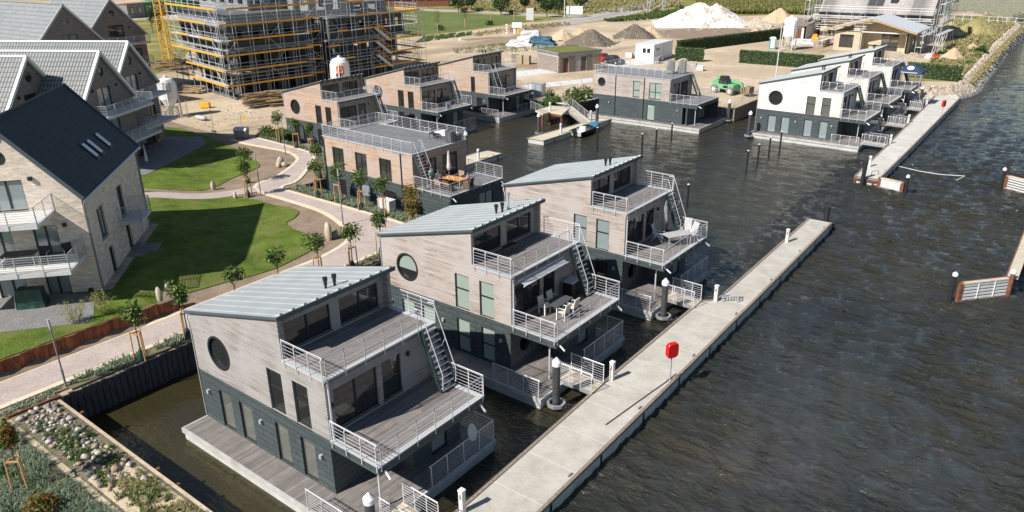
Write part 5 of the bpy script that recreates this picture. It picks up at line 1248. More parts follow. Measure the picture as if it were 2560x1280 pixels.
gable_house('grey brick gable house in the back row nearest the scaffolding', -81.61, 42.13, rr_, 14, 8.65, 10.04, 4.7, 1.6, 'brick_grey', 'tiles_plain', 'slab_white', [(3.0, 5.2, 9.0, 11.4, 'glass'), (.9, 2.0, 6.0, 8.0, 'glass')], [(1, 2.4, 5.2, 7.2, 'glass')], dict(round=13.0, nopipe=1, lamps=((2.2, 11.0),), bal=((.3, 7.4, 1.6, 8.9), (.3, 7.4, 1.6, 6.0)), group='grey brick gable houses', vents=(4, 6.5, 9)))
a4 = Vector((-74.69, 28.8)) - dd * 4.3
gable_house('middle grey brick gable house of the back row', a4.x, a4.y, rr_, 16, 8.65, 10.04, 4.7, 1.6, 'brick_grey', 'tiles_plain', 'slab_white', [(3.2, 5.2, 9.2, 11.3, 'glass')], [], dict(round=13.0, nopipe=1, bal=((.3, 6.4, 1.6, 9.0),), group='grey brick gable houses', vents=(5.5,)))
a0 = G(-75, -20, 14.76).to_2d() - dd * 4.3
gable_house('grey brick gable house of the back row cut off by the left edge', a0.x, a0.y, rr_, 16, 8.65, 10.04, 4.7, 1.6, 'brick_grey', 'tiles_plain', 'slab_white', [(2.2, 4.4, 9.0, 11.4, 'glass')], [], dict(round=12.8, nopipe=1, bal=((.3, 6.4, 1.6, 9.0),), group='grey brick gable houses'))
# things around the pale brick house
def W1(u, s):   # local frame of the pale brick house
    c, s_ = math.cos(R(ang)), math.sin(R(ang)); return (-14.26 + u * c - s * s_, 2.25 + u * s_ + s * c)
x, y = W1(-1.5, 3.2)
t = thing('covered_grill', 'dark green cover over a grill on the paved terrace of the pale brick house', 'covered grill', (x, y, 2.15), R(ang))
b = bmesh.new(); bmesh.ops.create_cube(b, size=1)
for v in b.verts: v.co = Vector((v.co.x * (.9 if v.co.z < 0 else .62), v.co.y * (1.5 if v.co.z < 0 else 1.25), (v.co.z + .5) * 1.35))
bmesh.ops.subdivide_edges(b, edges=b.edges[:], cuts=5, use_grid_fill=True)
rn = random.Random(9)
for v in b.verts: v.co += Vector((rn.uniform(-.035, .035), rn.uniform(-.035, .035), rn.uniform(-.03, .03)))
me = bpy.data.meshes.new('cover'); b.to_mesh(me); b.free(); me.materials.append(MT['bag_green']); o = bpy.data.objects.new('cover', me); COL.objects.link(o); o.parent = t
def table(x, y, z, rz, L, W, h, label, mat='black', leg='galv', cat='table', name='table', lr=.03):
    t = thing(name, label, cat, (x, y, z), rz); MB().box(-L / 2, L / 2, -W / 2, W / 2, h - .04, h).build('table_top', mat, t)
    for a in (-1, 1):
        for b in (-1, 1): MB().bar((a * (L / 2 - .05), b * (W / 2 - .05), 0), (a * (L / 2 - .05), b * (W / 2 - .05), h - .04), lr * 1.4).build('leg', leg, t)
    return t
def chair(x, y, z, rz, label, mat='black', leg='galv', group=None, arm=True, wide=.5, solid=False):
    t = thing('chair', label, 'chair', (x, y, z), rz, group); w = wide / 2
    MB().box(-w, w, -w, w, .40, .46).build('seat', mat, t); MB().hexa([(-w, w - .06, .46), (w, w - .06, .46), (w, w, .46), (-w, w, .46), (-w, w + .04, .92), (w, w + .04, .92), (w, w + .1, .92), (-w, w + .1, .92)]).build('backrest', mat, t)
    for a in (-1, 1):
        for b in (-1, 1): MB().bar((a * (w - .02), b * (w - .03), 0), (a * (w - .02), b * (w - .03), .40), .035).build('leg', leg, t)
        if arm:
            if solid: MB().box(a * w - .03, a * w + .03, -w, w, .1, .66).build('armrest', mat, t)
            else: MB().path([(a * w, -w + .03, .40), (a * w, -w + .03, .66), (a * w, w, .68)], .018, 5).build('armrest', leg, t)
    return t
x, y = W1(-1.3, 3.3); table(x, y, 4.8, R(ang), .9, 1.7, .74, 'dark table on the middle balcony of the pale brick house', 'dark_grey')
x, y = W1(-1.2, 2.15); chair(x, y, 4.8, R(ang - 90), 'dark armchair right of the table on the middle brick-house balcony', group=None)
x, y = W1(-1.3, 4.5); chair(x, y, 4.8, R(ang + 90), 'dark armchair left of the table on the middle brick-house balcony')
x, y = W1(-.9, .95); chair(x, y, 4.8, R(ang - 60), 'dark armchair in the right corner of the middle brick-house balcony')
x, y = W1(-1.9, 4.0); t = thing('parasol_stand', 'pale parasol foot with a leaning pole beside the covered grill', 'parasol stand', (x, y, 2.15)); MB().box(-.25, .25, -.2, .2, 0, .08).build('foot', 'light_grey', t); MB().tube((0, 0, .08), (.08, .1, 1.2), .02).build('pole', 'galv', t)
g = MB(); rn = random.Random(3)
struct(drape('gravel_strip', [W1(0, -.02), W1(12.2, -.02), W1(12.2, -.55), W1(0, -.55)], .03, 'rubble', 1.0))
struct(drape('doorstep', [W1(6.2, -.02), W1(7.9, -.02), W1(7.9, -1.7), W1(6.2, -1.7)], .05, 'paving_grey', 1.0))
q = G(368, 410, 2.1); t = thing('closed_white_parasol', 'closed white parasol on the shaded terrace of the grey brick row', 'parasol', (q.x, q.y, 1.9)); MB().tube((0, 0, 0), (0, 0, 2.2), .02).build('pole', 'galv', t); MB().lathe([(.16, .5), (.13, .9), (.06, 1.6), (.02, 2.1)], n=8).build('canopy', 'white', t)
q = G(385, 352, 2.2); t = thing('beach_basket_chair', 'brown wicker beach chair on the shaded terrace of the grey brick row', 'beach chair', (q.x, q.y, 1.9), R(40)); MB().box(-.6, .6, -.4, .4, 0, .5).build('base', 'timber', t); MB().box(-.6, .6, .1, .4, .5, 1.5).box(-.6, -.5, -.3, .1, .5, 1.4).box(.5, .6, -.3, .1, .5, 1.4).build('hood', 'wicker', t)
q = G(362, 372, 2.2); table(q.x, q.y, 1.95, R(30), 1.4, .8, .74, 'dark table on the shaded terrace of the grey brick row', 'black', 'black')
q = G(352, 392, 2.2); chair(q.x, q.y, 1.95, R(0), 'dark chair on the shaded terrace of the grey brick row', 'black', 'black')
# ---------------------------------------------------------------- furniture on the balconies of the floating houses
hx, hy = -.24, 11.8
table(hx + 10.35, hy + 2.6, 3.23, R(90), 1.5, .85, .74, 'grey-topped table with thin white legs on the balcony with the rolled awning', 'dark_grey', 'white')
for dx, dy, rz, l in ((9.75, 2.2, 90, 'cream chair near the glass door at the grey-topped table'), (9.75, 3.0, 90, 'cream chair at the house side of the grey-topped table, farther one'), (10.95, 2.2, -90, 'cream chair on the water side of the grey-topped table, nearer one'), (10.95, 3.0, -90, 'cream chair on the water side of the grey-topped table, farther one')):
    chair(hx + dx, hy + dy, 3.23, R(rz), l, 'linen', 'white', 'cream chairs around the grey-topped table', wide=.46)
t = thing('rolled_awning', 'half rolled grey awning hanging under the upper terrace edge', 'awning', (hx + HB + .1, hy, 5.55)); MB().add([(0, .5, 0), (0, 4.3, 0), (.42, 4.3, -.15), (.42, .5, -.15)], [(0, 1, 2, 3)]).build('fabric', 'light_grey', t); MB().tube((.0, .4, .02), (.0, 4.4, .02), .07).build('roller', 'galv', t); MB().tube((.42, .4, -.15), (.42, 4.4, -.15), .035).build('front_bar', 'white', t)
t = thing('outdoor_kitchen', 'black outdoor kitchen cabinet under the steep stair of the awning house', 'grill cabinet', (hx + 9.7, hy + 4.9, 3.22)); MB().box(-.3, .3, -.5, .5, 0, .9).build('cabinet', 'black', t); MB().box(-.32, .32, -.52, .52, .9, .94).build('worktop', 'galv', t)
table(hx + 7.3, hy + 2.5, Z2 + .03, 0, .5, .9, .45, 'low black frame table beside the roof terrace door of the awning house', 'black', 'black', lr=.02)
hx, hy = -.43, 23.4
def parasol(x, y, z, label, mat, h=2.5, base=True):
    t = thing('closed_parasol', label, 'parasol', (x, y, z)); MB().tube((0, 0, 0), (0, 0, h), .025, .025, 8).build('pole', 'galv', t)
    MB().lathe([(.15, h * .38), (.19, h * .45), (.15, h * .6), (.12, h * .8), (.05, h * .96), (.02, h)], n=9).build('canopy', mat, t); MB().lathe([(.28, 0), (.26, .08), (.05, .1)], n=12).build('foot', 'dark_grey', t)
parasol(hx + 9.75, hy + 4.4, 3.23, 'closed grey parasol beside the steep stair of the third floating house', 'light_grey')
table(hx + 11.0, hy + 3.6, 3.23, R(60), 1.7, .9, .72, 'grey table on the balcony of the third floating house', 'light_grey', 'galv')
def recliner(x, y, z, rz, label):
    t = thing('reclining_chair', label, 'reclining chair', (x, y, z), rz, 'high-backed reclining chairs')
    MB().hexa([(-.25, -.25, .40), (.25, -.25, .40), (.25, .22, .36), (-.25, .22, .36), (-.25, -.25, .43), (.25, -.25, .43), (.25, .22, .39), (-.25, .22, .39)]).build('seat', 'light_grey', t)
    MB().hexa([(-.25, .22, .38), (.25, .22, .38), (.25, .25, .38), (-.25, .25, .38), (-.25, .5, 1.15), (.25, .5, 1.15), (.25, .53, 1.15), (-.25, .53, 1.15)]).build('backrest', 'light_grey', t)
    for a in (-.28, .28): MB().path([(a, -.3, 0), (a, .1, .62), (a, .45, 0)], .018, 5).path([(a, -.25, .62), (a, .4, .64)], .02, 5).build('side_frame', 'white', t)
recliner(hx + 9.9, hy + 3.4, 3.23, R(100), 'reclining chair facing the table, left of the closed grey parasol'); recliner(hx + 11.4, hy + 4.8, 3.23, R(-20), 'reclining chair at the water-side railing of the third floating house'); recliner(hx + 10.9, hy + 5.2, 3.23, R(10), 'reclining chair folded back at the far corner of the third house balcony')
# white board on the sixth house, diners' balcony on the flat-roofed house
o = MB().box(11.9, 11.94, 1.5, 2.3, 3.3, 4.1).build('railing_board', 'white'); o.location = (-42.6, 48.97, 0); tag(o, 'white board with a small dark mark hung on the balcony railing', 'board'); MB().box(11.94, 11.946, 1.8, 2.0, 3.62, 3.8).build('mark', 'black', o)
def P4(x, y):
    c, s = math.cos(R(-1.2)), math.sin(R(-1.2)); return (-22.97 + x * c - y * s, 26.23 + x * s + y * c)
x, y = P4(13.6, 2.1); table(x, y, 3.23, R(8), 1.7, .95, .74, 'orange wooden dining table on the balcony of the flat-roofed house', 'table_top', 'timber', 'dining table', 'dining_table', .05)
t = bpy.data.objects['dining_table']
for k, (a, b) in enumerate(((-.3, .1), (.1, -.15), (-.5, -.2), (.5, .25))):
    c = MB().lathe([(.05, 0), (.055, .08), (.04, .09)], n=8).build('cup', 'white'); xx, yy = P4(13.6 + a, 2.1 + b); c.location = (xx, yy, 3.97); tag(c, ['white cup near the middle of the orange dining table', 'white cup at the near edge of the orange dining table', 'white cup before the diner in the white shirt', 'white cup before the bare-shouldered diner'][k], 'cup', 'cups on the dining table')
wc = [(12.4, 1.5, 95, 'brown wicker armchair with the diner in a white shirt'), (13.1, .95, 180, 'pinkish wicker armchair on the near side of the dining table'), (14.0, 1.0, 180, 'empty wicker armchair at the near railing side of the dining table'), (14.85, 2.4, -80, 'brown wicker armchair with the bare-shouldered diner'), (13.1, 3.2, 0, 'pale wicker armchair on the house side of the dining table'), (12.35, 2.4, 80, 'dark wicker armchair under the closed beige parasol')]
for k, (a, b, rz, l) in enumerate(wc):
    x, y = P4(a, b); chair(x, y, 3.23, R(rz), l, 'cushion' if 'pink' in l or 'pale' in l else 'wicker', 'wicker', 'wicker armchairs around the dining table', wide=.58, solid=True)
x, y = P4(12.2, 3.0); parasol(x, y, 3.23, 'closed beige parasol behind the dining table', 'linen', 2.6)
# people: one continuous skinned body each
def person(label, joints, edges, rad, loc, rz, skin='skin', parts=()):
    T = thing('person', label, 'person', loc, rz)
    me = bpy.data.meshes.new('body'); me.from_pydata(joints, edges, []); o = bpy.data.objects.new('body', me); COL.objects.link(o); o.parent = T
    sk = o.modifiers.new('skin', 'SKIN'); sk.use_smooth_shade = True
    for i, r in enumerate(rad): me.skin_vertices[0].data[i].radius = (r, r * (.75 if i in (0, 1, 2) else 1))
    me.skin_vertices[0].data[0].use_root = True
    o.modifiers.new('sub', 'SUBSURF').levels = 1; o.modifiers[-1].render_levels = 2
    me.materials.append(MT[skin])
    for nm, mt, mb in parts: mb.build(nm, mt, T, smooth=True)
    return T
def sitting(label, loc, rz, shirt, pants):
    J = [(0, 0, .52), (0, .03, .78), (0, .05, 1.0), (0, .03, 1.12), (0, .0, 1.24), (.19, .04, 1.0), (.26, -.12, .80), (.20, -.34, .78), (-.19, .04, 1.0), (-.27, -.10, .80), (-.18, -.34, .78),
         (.10, 0, .50), (.13, -.42, .50), (.13, -.45, .08), (.13, -.60, .05), (-.10, 0, .50), (-.13, -.42, .50), (-.13, -.45, .08), (-.13, -.60, .05), (0, -.02, 1.32), (.18, -.43, .79), (-.16, -.43, .79)]
    E = [(0, 1), (1, 2), (2, 3), (3, 4), (4, 19), (2, 5), (5, 6), (6, 7), (7, 20), (2, 8), (8, 9), (9, 10), (10, 21), (0, 11), (11, 12), (12, 13), (13, 14), (0, 15), (15, 16), (16, 17), (17, 18)]
    rd = [.14, .13, .13, .05, .095, .065, .045, .033, .065, .045, .033, .095, .065, .045, .035, .095, .065, .045, .035, .08, .035, .035]
    parts = [('hair', 'hair', MB().ball((0, .02, 1.30), .105, .115, .10, 12, 7))]
    if shirt:
        parts.append(('shirt', shirt, MB().lathe([(.17, -.28), (.165, -.1), (.19, .1), (.16, .22), (.07, .27)], (0, .04, .82), 14)))
        for s in (-1, 1): parts.append(('sleeve', shirt, MB().tube((s * .17, .04, 1.02), (s * .245, -.08, .84), .075, .065, 8)))
    for s in (-1, 1): parts.append(('trouser_leg', pants, MB().tube((s * .1, .05, .5), (s * .13, -.42, .5), .11, .085, 9)))
    return person(label, J, E, rd, loc, rz, 'skin', parts)
x, y = P4(12.45, 1.5); sitting('person in a white shirt seated at the dining table, back to the railing', (x, y, 3.2), R(95), 'white', 'dark_grey')
x, y = P4(14.8, 2.4); sitting('bare-shouldered person leaning back at the far end of the dining table', (x, y, 3.2), R(-80), None, 'orange')
x, y = P4(12.55, 2.45)
J = [(0, 0, .9), (0, 0, 1.15), (0, 0, 1.38), (0, -.01, 1.48), (0, -.03, 1.60), (.18, 0, 1.36), (.25, .02, 1.1), (.22, -.15, .9), (-.18, 0, 1.36), (-.25, .02, 1.1), (-.2, -.18, .95), (.1, 0, .86), (.11, -.02, .47), (.12, .03, .08), (.12, -.12, .04), (-.1, 0, .86), (-.1, -.1, .5), (-.11, .08, .12), (-.11, -.06, .05), (0, -.03, 1.68)]
E_ = [(0, 1), (1, 2), (2, 3), (3, 4), (4, 19), (2, 5), (5, 6), (6, 7), (2, 8), (8, 9), (9, 10), (0, 11), (11, 12), (12, 13), (13, 14), (0, 15), (15, 16), (16, 17), (17, 18)]
x, y = P4(12.35, .75)
person('person in a teal top standing at the foot of the steep stair', J, E_, [.13, .12, .13, .05, .09, .06, .042, .035, .06, .042, .035, .09, .065, .045, .035, .09, .065, .045, .035, .08], (x, y, 3.23), R(100), 'skin',
       [('shirt', 'teal', MB().lathe([(.15, 0), (.145, .2), (.18, .45), (.15, .56), (.06, .6)], (0, 0, .86), 12)), ('hair', 'hair', MB().ball((0, .0, 1.67), .1, .11, .1, 10, 7)), ('shorts', 'navy', MB().lathe([(.2, -.22), (.17, .1)], (0, -.01, .82), 12))])
# roof of the flat-roofed house: cabinet, grill, white lounge
x, y = P4(10.7, 4.9); cabinet(x, y, 5.92, .7, .6, .9, 0, 'dark cabinet at the front railing of the flat roof terrace', 'dark_grey', 'cabinet', 'storage_cabinet')
x, y = P4(9.6, 5.6); t = thing('day_bed', 'white covered lounge bed on the far corner of the flat roof terrace', 'day bed', (x, y, 5.92), R(-1)); MB().box(-1.0, 1.0, -.6, .6, .0, .35).build('frame', 'dark_grey', t); MB().box(-.95, .95, -.55, .55, .35, .55).build('mattress', 'white', t)
x, y = P4(8.9, 4.9); table(x, y, 5.92, 0, 1.0, .6, .5, 'low black table on the flat roof terrace', 'black', 'black')
for k, (a, b) in enumerate(((7.9, 4.3), (9.0, 5.3))):
    c, s = math.cos(R(.6)), math.sin(R(.6)); x, y = -21.79 + a * c - b * s, 69.88 + a * s + b * c
    t = thing('covered_beach_chair', ['nearer of the two grey-covered beach chairs on the roof terrace', 'farther of the two grey-covered beach chairs on the roof terrace'][k], 'covered beach chair', (x, y, 5.92), R(-60), 'grey-covered beach chairs')
    b_ = bmesh.new(); bmesh.ops.create_cube(b_, size=1)
    for v in b_.verts: v.co = Vector((v.co.x * 1.35, v.co.y * (1.0 if v.co.z < 0 else .75) + (0 if v.co.z < 0 else .12), (v.co.z + .5) * 1.6))
    bmesh.ops.bevel(b_, geom=b_.edges[:], offset=.12, segments=3, affect='EDGES'); me = bpy.data.meshes.new('cover'); b_.to_mesh(me); b_.free(); me.materials.append(MT['mid_grey']); o = bpy.data.objects.new('cover', me); COL.objects.link(o); o.parent = t
    MB().box(-.66, .66, -.515, -.49, .75, .8).build('strap', 'dark_grey', t)
# blue canopy tent on the last pale house
hx, hy = -1.82, 95.3
t = thing('canopy_tent', 'dark blue peaked canopy tent with a white round emblem, on a balcony', 'canopy tent', (hx + 11.1, hy + 3.0, 3.25))
h0_, h1_ = 2.0, 2.9; m_ = MB(); W_ = 1.55
m_.add([(-W_, -W_, h0_), (W_, -W_, h0_), (W_, W_, h0_), (-W_, W_, h0_), (0, 0, h1_), (-W_, -W_, h0_ - .25), (W_, -W_, h0_ - .25), (W_, W_, h0_ - .25), (-W_, W_, h0_ - .25)], [(0, 1, 4), (1, 2, 4), (2, 3, 4), (3, 0, 4), (5, 6, 1, 0), (6, 7, 2, 1), (7, 8, 3, 2), (8, 5, 0, 3)])
ro = m_.build('canopy', 'navy', t)
n3 = Vector((0, -(h1_ - h0_), W_)).normalized(); up = Vector((0, W_, h1_ - h0_)).normalized(); c3 = Vector((0, -W_ * .58, h0_ + (h1_ - h0_) * .42)) + n3 * .02
for r_, mt, dz in ((.42, 'white', 0), (.27, 'navy', .006), (.22, 'white', .012)): MB().add([c3 + n3 * dz + X * r_ * a + up * r_ * b for a, b in circ(0, 0, 1, 20)], [tuple(range(20))]).build('emblem', mt, ro)
for k in range(14): xx = -.95 + k * .14; MB().add([(xx, -W_ - .01, h0_ - .17), (xx + .1, -W_ - .01, h0_ - .17), (xx + .1, -W_ - .01, h0_ - .06), (xx, -W_ - .01, h0_ - .06)], [(0, 1, 2, 3)]).build('lettering', 'white', ro)
for a in (-1, 1):
    for b in (-1, 1): MB().bar((a * (W_ - .1), b * (W_ - .1), 0), (a * (W_ - .1), b * (W_ - .1), h0_), .05).build('pole', 'galv', t)
flat('tube', (.60, .61, .63), .5, .2)
ground('sedum', [(.10, .10, .03), (.17, .18, .05), (.25, .22, .08)], 1, 8, .1)
ground('lime', [(.50, .46, .40), (.72, .70, .66), (.80, .79, .77)], .9, 3, .1, ((.42, .33, .24), .35, (1, 1, 1), .8))
ground('dry_soil', [(.26, .22, .10), (.42, .35, .18), (.52, .44, .27)], .4, 4, .1)
# ---------------------------------------------------------------- building site
# concrete and block building
T = thing('apartment_building_shell', 'unfinished dark apartment building of concrete slabs and blockwork behind scaffolding', 'building shell', (0, 0, 0))
W1p = [(-65.6, 45.3), (-64.8, 57.4), (-70, 57.6), (-84, 58.5), (-83.2, 48.4)]
W2p = [(-63.0, 60.6), (-62.6, 76.0), (-80, 77), (-82, 60.6)]
RCp = [(-67.5, 57.0), (-66.5, 61.5), (-82, 61.5), (-82, 57.5)]
def inset(poly, d):
    c = Vector((sum(p[0] for p in poly) / len(poly), sum(p[1] for p in poly) / len(poly))); return [tuple(c + (Vector(p) - c) * (1 - d / (Vector(p) - c).length)) for p in poly]
SL = [5.1, 8.35, 11.55]
for i, z in enumerate([1.75] + SL):
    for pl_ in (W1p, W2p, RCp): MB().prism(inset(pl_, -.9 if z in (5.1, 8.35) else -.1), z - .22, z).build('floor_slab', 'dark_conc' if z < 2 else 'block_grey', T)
MB().prism(inset(W1p, .2), 12.6, 12.8).build('roof_slab', 'dark_conc', T)
def blockwalls(poly, z0, z1, mat, ins, wz=(.9, 2.3), pitch=2.6, ww=1.2, full=False):
    P = inset(poly, ins); n = len(P); m_ = MB()
    for i in range(n):
        a, b = Vector((*P[i], 0)), Vector((*P[(i + 1) % n], 0)); d = b - a; L = d.length; u = d.normalized()
        nn = u.cross(Z); ctr = Vector((sum(p[0] for p in P) / n, sum(p[1] for p in P) / n, 0))
        if nn.dot(a - ctr) < 0: a, b = b, a; u = -u
        hs = []; x = 1.0
        while x + ww < L - .5:
            hs.append(rect(x, x + ww, z0 + (wz[0] if not full else .05), z0 + wz[1])); x += pitch
        m_.wall(rect(0, L, z0, z1), hs, a, u, Z, .3)
    return m_.build('wall', mat, T)
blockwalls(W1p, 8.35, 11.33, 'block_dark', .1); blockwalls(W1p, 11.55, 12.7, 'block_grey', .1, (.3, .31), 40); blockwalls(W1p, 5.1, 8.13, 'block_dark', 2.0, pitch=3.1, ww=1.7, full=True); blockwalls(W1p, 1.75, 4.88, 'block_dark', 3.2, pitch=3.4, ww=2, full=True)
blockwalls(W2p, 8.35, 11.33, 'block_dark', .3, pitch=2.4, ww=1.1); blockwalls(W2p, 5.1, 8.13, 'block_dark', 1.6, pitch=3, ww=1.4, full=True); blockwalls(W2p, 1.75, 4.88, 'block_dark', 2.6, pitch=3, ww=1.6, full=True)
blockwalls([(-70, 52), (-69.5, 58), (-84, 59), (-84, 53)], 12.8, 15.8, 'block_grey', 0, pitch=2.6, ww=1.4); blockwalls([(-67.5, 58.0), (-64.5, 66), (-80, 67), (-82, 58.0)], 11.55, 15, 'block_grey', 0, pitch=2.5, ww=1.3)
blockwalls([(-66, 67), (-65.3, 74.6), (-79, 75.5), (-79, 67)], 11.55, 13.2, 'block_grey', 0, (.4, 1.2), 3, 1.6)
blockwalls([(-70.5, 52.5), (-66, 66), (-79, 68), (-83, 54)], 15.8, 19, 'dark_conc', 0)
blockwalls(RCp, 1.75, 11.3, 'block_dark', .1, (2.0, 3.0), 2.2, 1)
for poly, k in ((W1p, 5), (W2p, 6)):
    for i in range(k):
        for z0, z1 in ((1.75, 4.88), (5.1, 8.13)):
            a = Vector(inset(poly, .3)[0]).lerp(Vector(inset(poly, .3)[1]), (i + .2) / k); MB().tube((a.x, a.y, z0), (a.x, a.y, z1), .17, .17, 8).build('column', 'block_grey', T)
for i in range(5):
    a = Vector(W1p[0]).lerp(Vector(W1p[4]), (i + .4) / 5)
    for z0, z1 in ((1.75, 4.88), (5.1, 8.13)): MB().tube((a.x, a.y + .3, z0), (a.x, a.y + .3, z1), .17, .17, 8).build('column', 'block_grey', T)
# scaffolds
def scaffold(label, a, b, z0, nl, lift=2.0, bay=2.5, dep=.9, toe=(), mat='tube', skipstair=True, inward=1, rs=.032, name='scaffold', group=None, braces=True, toemat='orange'):
    a = Vector((*a, 0)); b = Vector((*b, 0)); d = (b - a).normalized(); n = Vector((-d.y, d.x, 0)) * inward; L = (b - a).length; nb = max(1, round(L / bay)); zt = z0 + lift * nl
    T = thing(name, label, 'scaffold', (0, 0, 0), 0, group)
    for i in range(nb + 1):
        q = a + d * (L * i / nb)
        for off, s in ((0, 0), (dep, 1)): p = q + n * off; MB().tube((p.x, p.y, z0 - 1.9), (p.x, p.y, zt + 1.1), rs, rs, 5).build('standard', mat, T)
    for k in range(nl + 1):
        z = z0 + lift * k
        pf = MB().bar(a + n * (dep / 2) + Z * z, b + n * (dep / 2) + Z * z, dep * .85, .06).build('platform', 'light_grey' if k % 3 else 'offwhite', T)
        g = MB()
        for h in (.5, 1.0): g.tube(a + Z * (z + h), b + Z * (z + h), rs * .85, None, 5)
        g.tube(a + n * dep + Z * (z + .02), b + n * dep + Z * (z + .02), rs * .8, None, 4)
        g.build('guard_rails', mat, T)
        for (t0, t1) in (toe[k % len(toe)] if toe else ()):
            MB().bar(a.lerp(b, t0) - n * .05 + Z * (z + .12), a.lerp(b, t1) - n * .05 + Z * (z + .12), .05, .24).build('toe_board', toemat, pf)
    if braces:
        for i in range(0, nb, 3):
            for k in range(nl):
                p = a + d * (L * i / nb); q = a + d * (L * (i + 1) / nb)
                if (i + k) % 2: p, q = q, p
                MB().tube(p + Z * (z0 + lift * k) - n * .04, q + Z * (z0 + lift * (k + 1)) - n * .04, rs * .8, None, 5).build('brace', mat, T)
    return T
full = [(0, 1)]
scaffold('front scaffold with orange toe boards on the near wing of the building shell', (-64.5, 43.5), (-63.2, 57.5), 3.6, 7, toe=[[(0, .95)], [(0, .9)], [(0, 1)], [(.1, .8)], [(0, .99)], [(.1, 1)], [(.0, .9)], [(0, 1)]], group='scaffolds of the building shell')
scaffold('left scaffold with orange toe boards on the near wing of the building shell', (-64.9, 43.5), (-83.5, 47.0), 3.6, 5, toe=[full, full, full, [(.1, .35), (.6, .8)], [(.2, .75)], full], inward=-1, group='scaffolds of the building shell')
scaffold('recessed scaffold bridging the two wings of the building shell', (-64.9, 57.8), (-64.2, 60.0), 3.6, 7, toe=[full], inward=1, group='scaffolds of the building shell')
scaffold('front scaffold with orange toe boards on the far wing of the building shell', (-61.4, 59.0), (-60.9, 77.2), 3.6, 6, toe=[[(.05, .15), (.45, 1)], [(.1, .25), (.6, 1)], [(0, .1), (.25, .4), (.6, 1)], [(.1, .2), (.35, .6)], [(.3, 1)], [(.2, .4), (.6, 1)]], group='scaffolds of the building shell')
scaffold('end scaffold around the far corner of the building shell', (-60.8, 77.6), (-67.5, 78.6), 3.6, 4, toe=[full], inward=-1, group='scaffolds of the building shell')
t = thing('scaffold_stair', 'zigzag stair tower with yellow handrails on the far wing scaffold', 'scaffold stair', (0, 0, 0))
for k in range(3):
    z = 3.6 + 2 * k; s = MB()
    for off in (0, .5): s.bar((-60.3 + off * .9, 67.2, z + 2.1), (-60.3 + off * .9, 70.0, z + .05), .08, .22)
    s.build('flight', 'offwhite', t)
    for off in (-.1, .65): MB().path([(-60.3 + off, 66.8, z + 3.0), (-60.3 + off, 69.9, z + 1.0), (-60.3 + off, 69.9, z + .1)], .04, 5).build('handrail', 'orange', t)
# tower crane
q = G(428, 172, 1.6); t = thing('tower_crane_mast', 'yellow lattice mast of a crane beside the building shell', 'crane', (q.x, q.y, 1.6), R(20)); s = .72
for a in (-1, 1):
    for b in (-1, 1): MB().bar((a * s, b * s, 0), (a * s, b * s, 17), .12).build('mast_leg', 'crane_yellow', t)
for (a, b) in (((-s, -s), (s, -s)), ((s, -s), (s, s)), ((s, s), (-s, s)), ((-s, s), (-s, -s))):
    m_ = MB()
    for k in range(14): z = k * 1.2; p, r_ = (a, b) if k % 2 else (b, a); m_.bar((*p, z), (*r_, z + 1.2), .05); m_.bar((*a, z), (*b, z), .05)
    m_.build('lattice', 'crane_yellow', t)
# green site cabins and skip, far left
a = G(322, 46, 1.6); b = G(444, 33, 1.6); d = (b - a); rz = math.atan2(d.y, d.x); LL = d.length
for k in range(3):
    p = a + d * (k / 3.0); t = thing('site_cabin', ['grey-fronted site cabin at the left end of the green row', 'green site cabin with a white window in the middle of the row', 'green site cabin at the right end of the row behind the crane'][k], 'site cabin', (p.x, p.y, 1.6), rz, 'site cabins in the green row'); w = LL / 3 * .985
    MB().box(0, w, 0, 5, 0, 3.9).build('body', 'green_box' if k else 'mid_grey', t); MB().box(-.05, w + .02, -.1, 5.1, 3.9, 4.1).build('roof', 'green_box' if k else 'rust', t)
    for j in range(2): f = MB().box(w * (.15 + .45 * j), w * (.15 + .45 * j) + w * .24, -.06, 0, 1.2, 3.2).build('window', 'white' if k else 'frame_dark', t); MB().box(w * (.15 + .45 * j) + .2, w * (.15 + .45 * j) + w * .24 - .2, -.09, -.06, 1.4, 3.0).build('pane', 'glass_curtain', f)
q = G(470, 26, 1.6); t = thing('skip', 'teal-green waste skip beyond the green cabins', 'skip', (q.x, q.y, 1.6), rz)
MB().hexa([(-3, -2, 0), (3, -2, 0), (3, 2, 0), (-3, 2, 0), (-5, -2.6, 4.5), (5, -2.6, 4.5), (5, 2.6, 4.5), (-5, 2.6, 4.5)]).build('skip_body', 'green_box', t); MB().box(-5.2, 5.2, -2.8, -2.6, 4.3, 4.7).build('rim', 'teal', t)
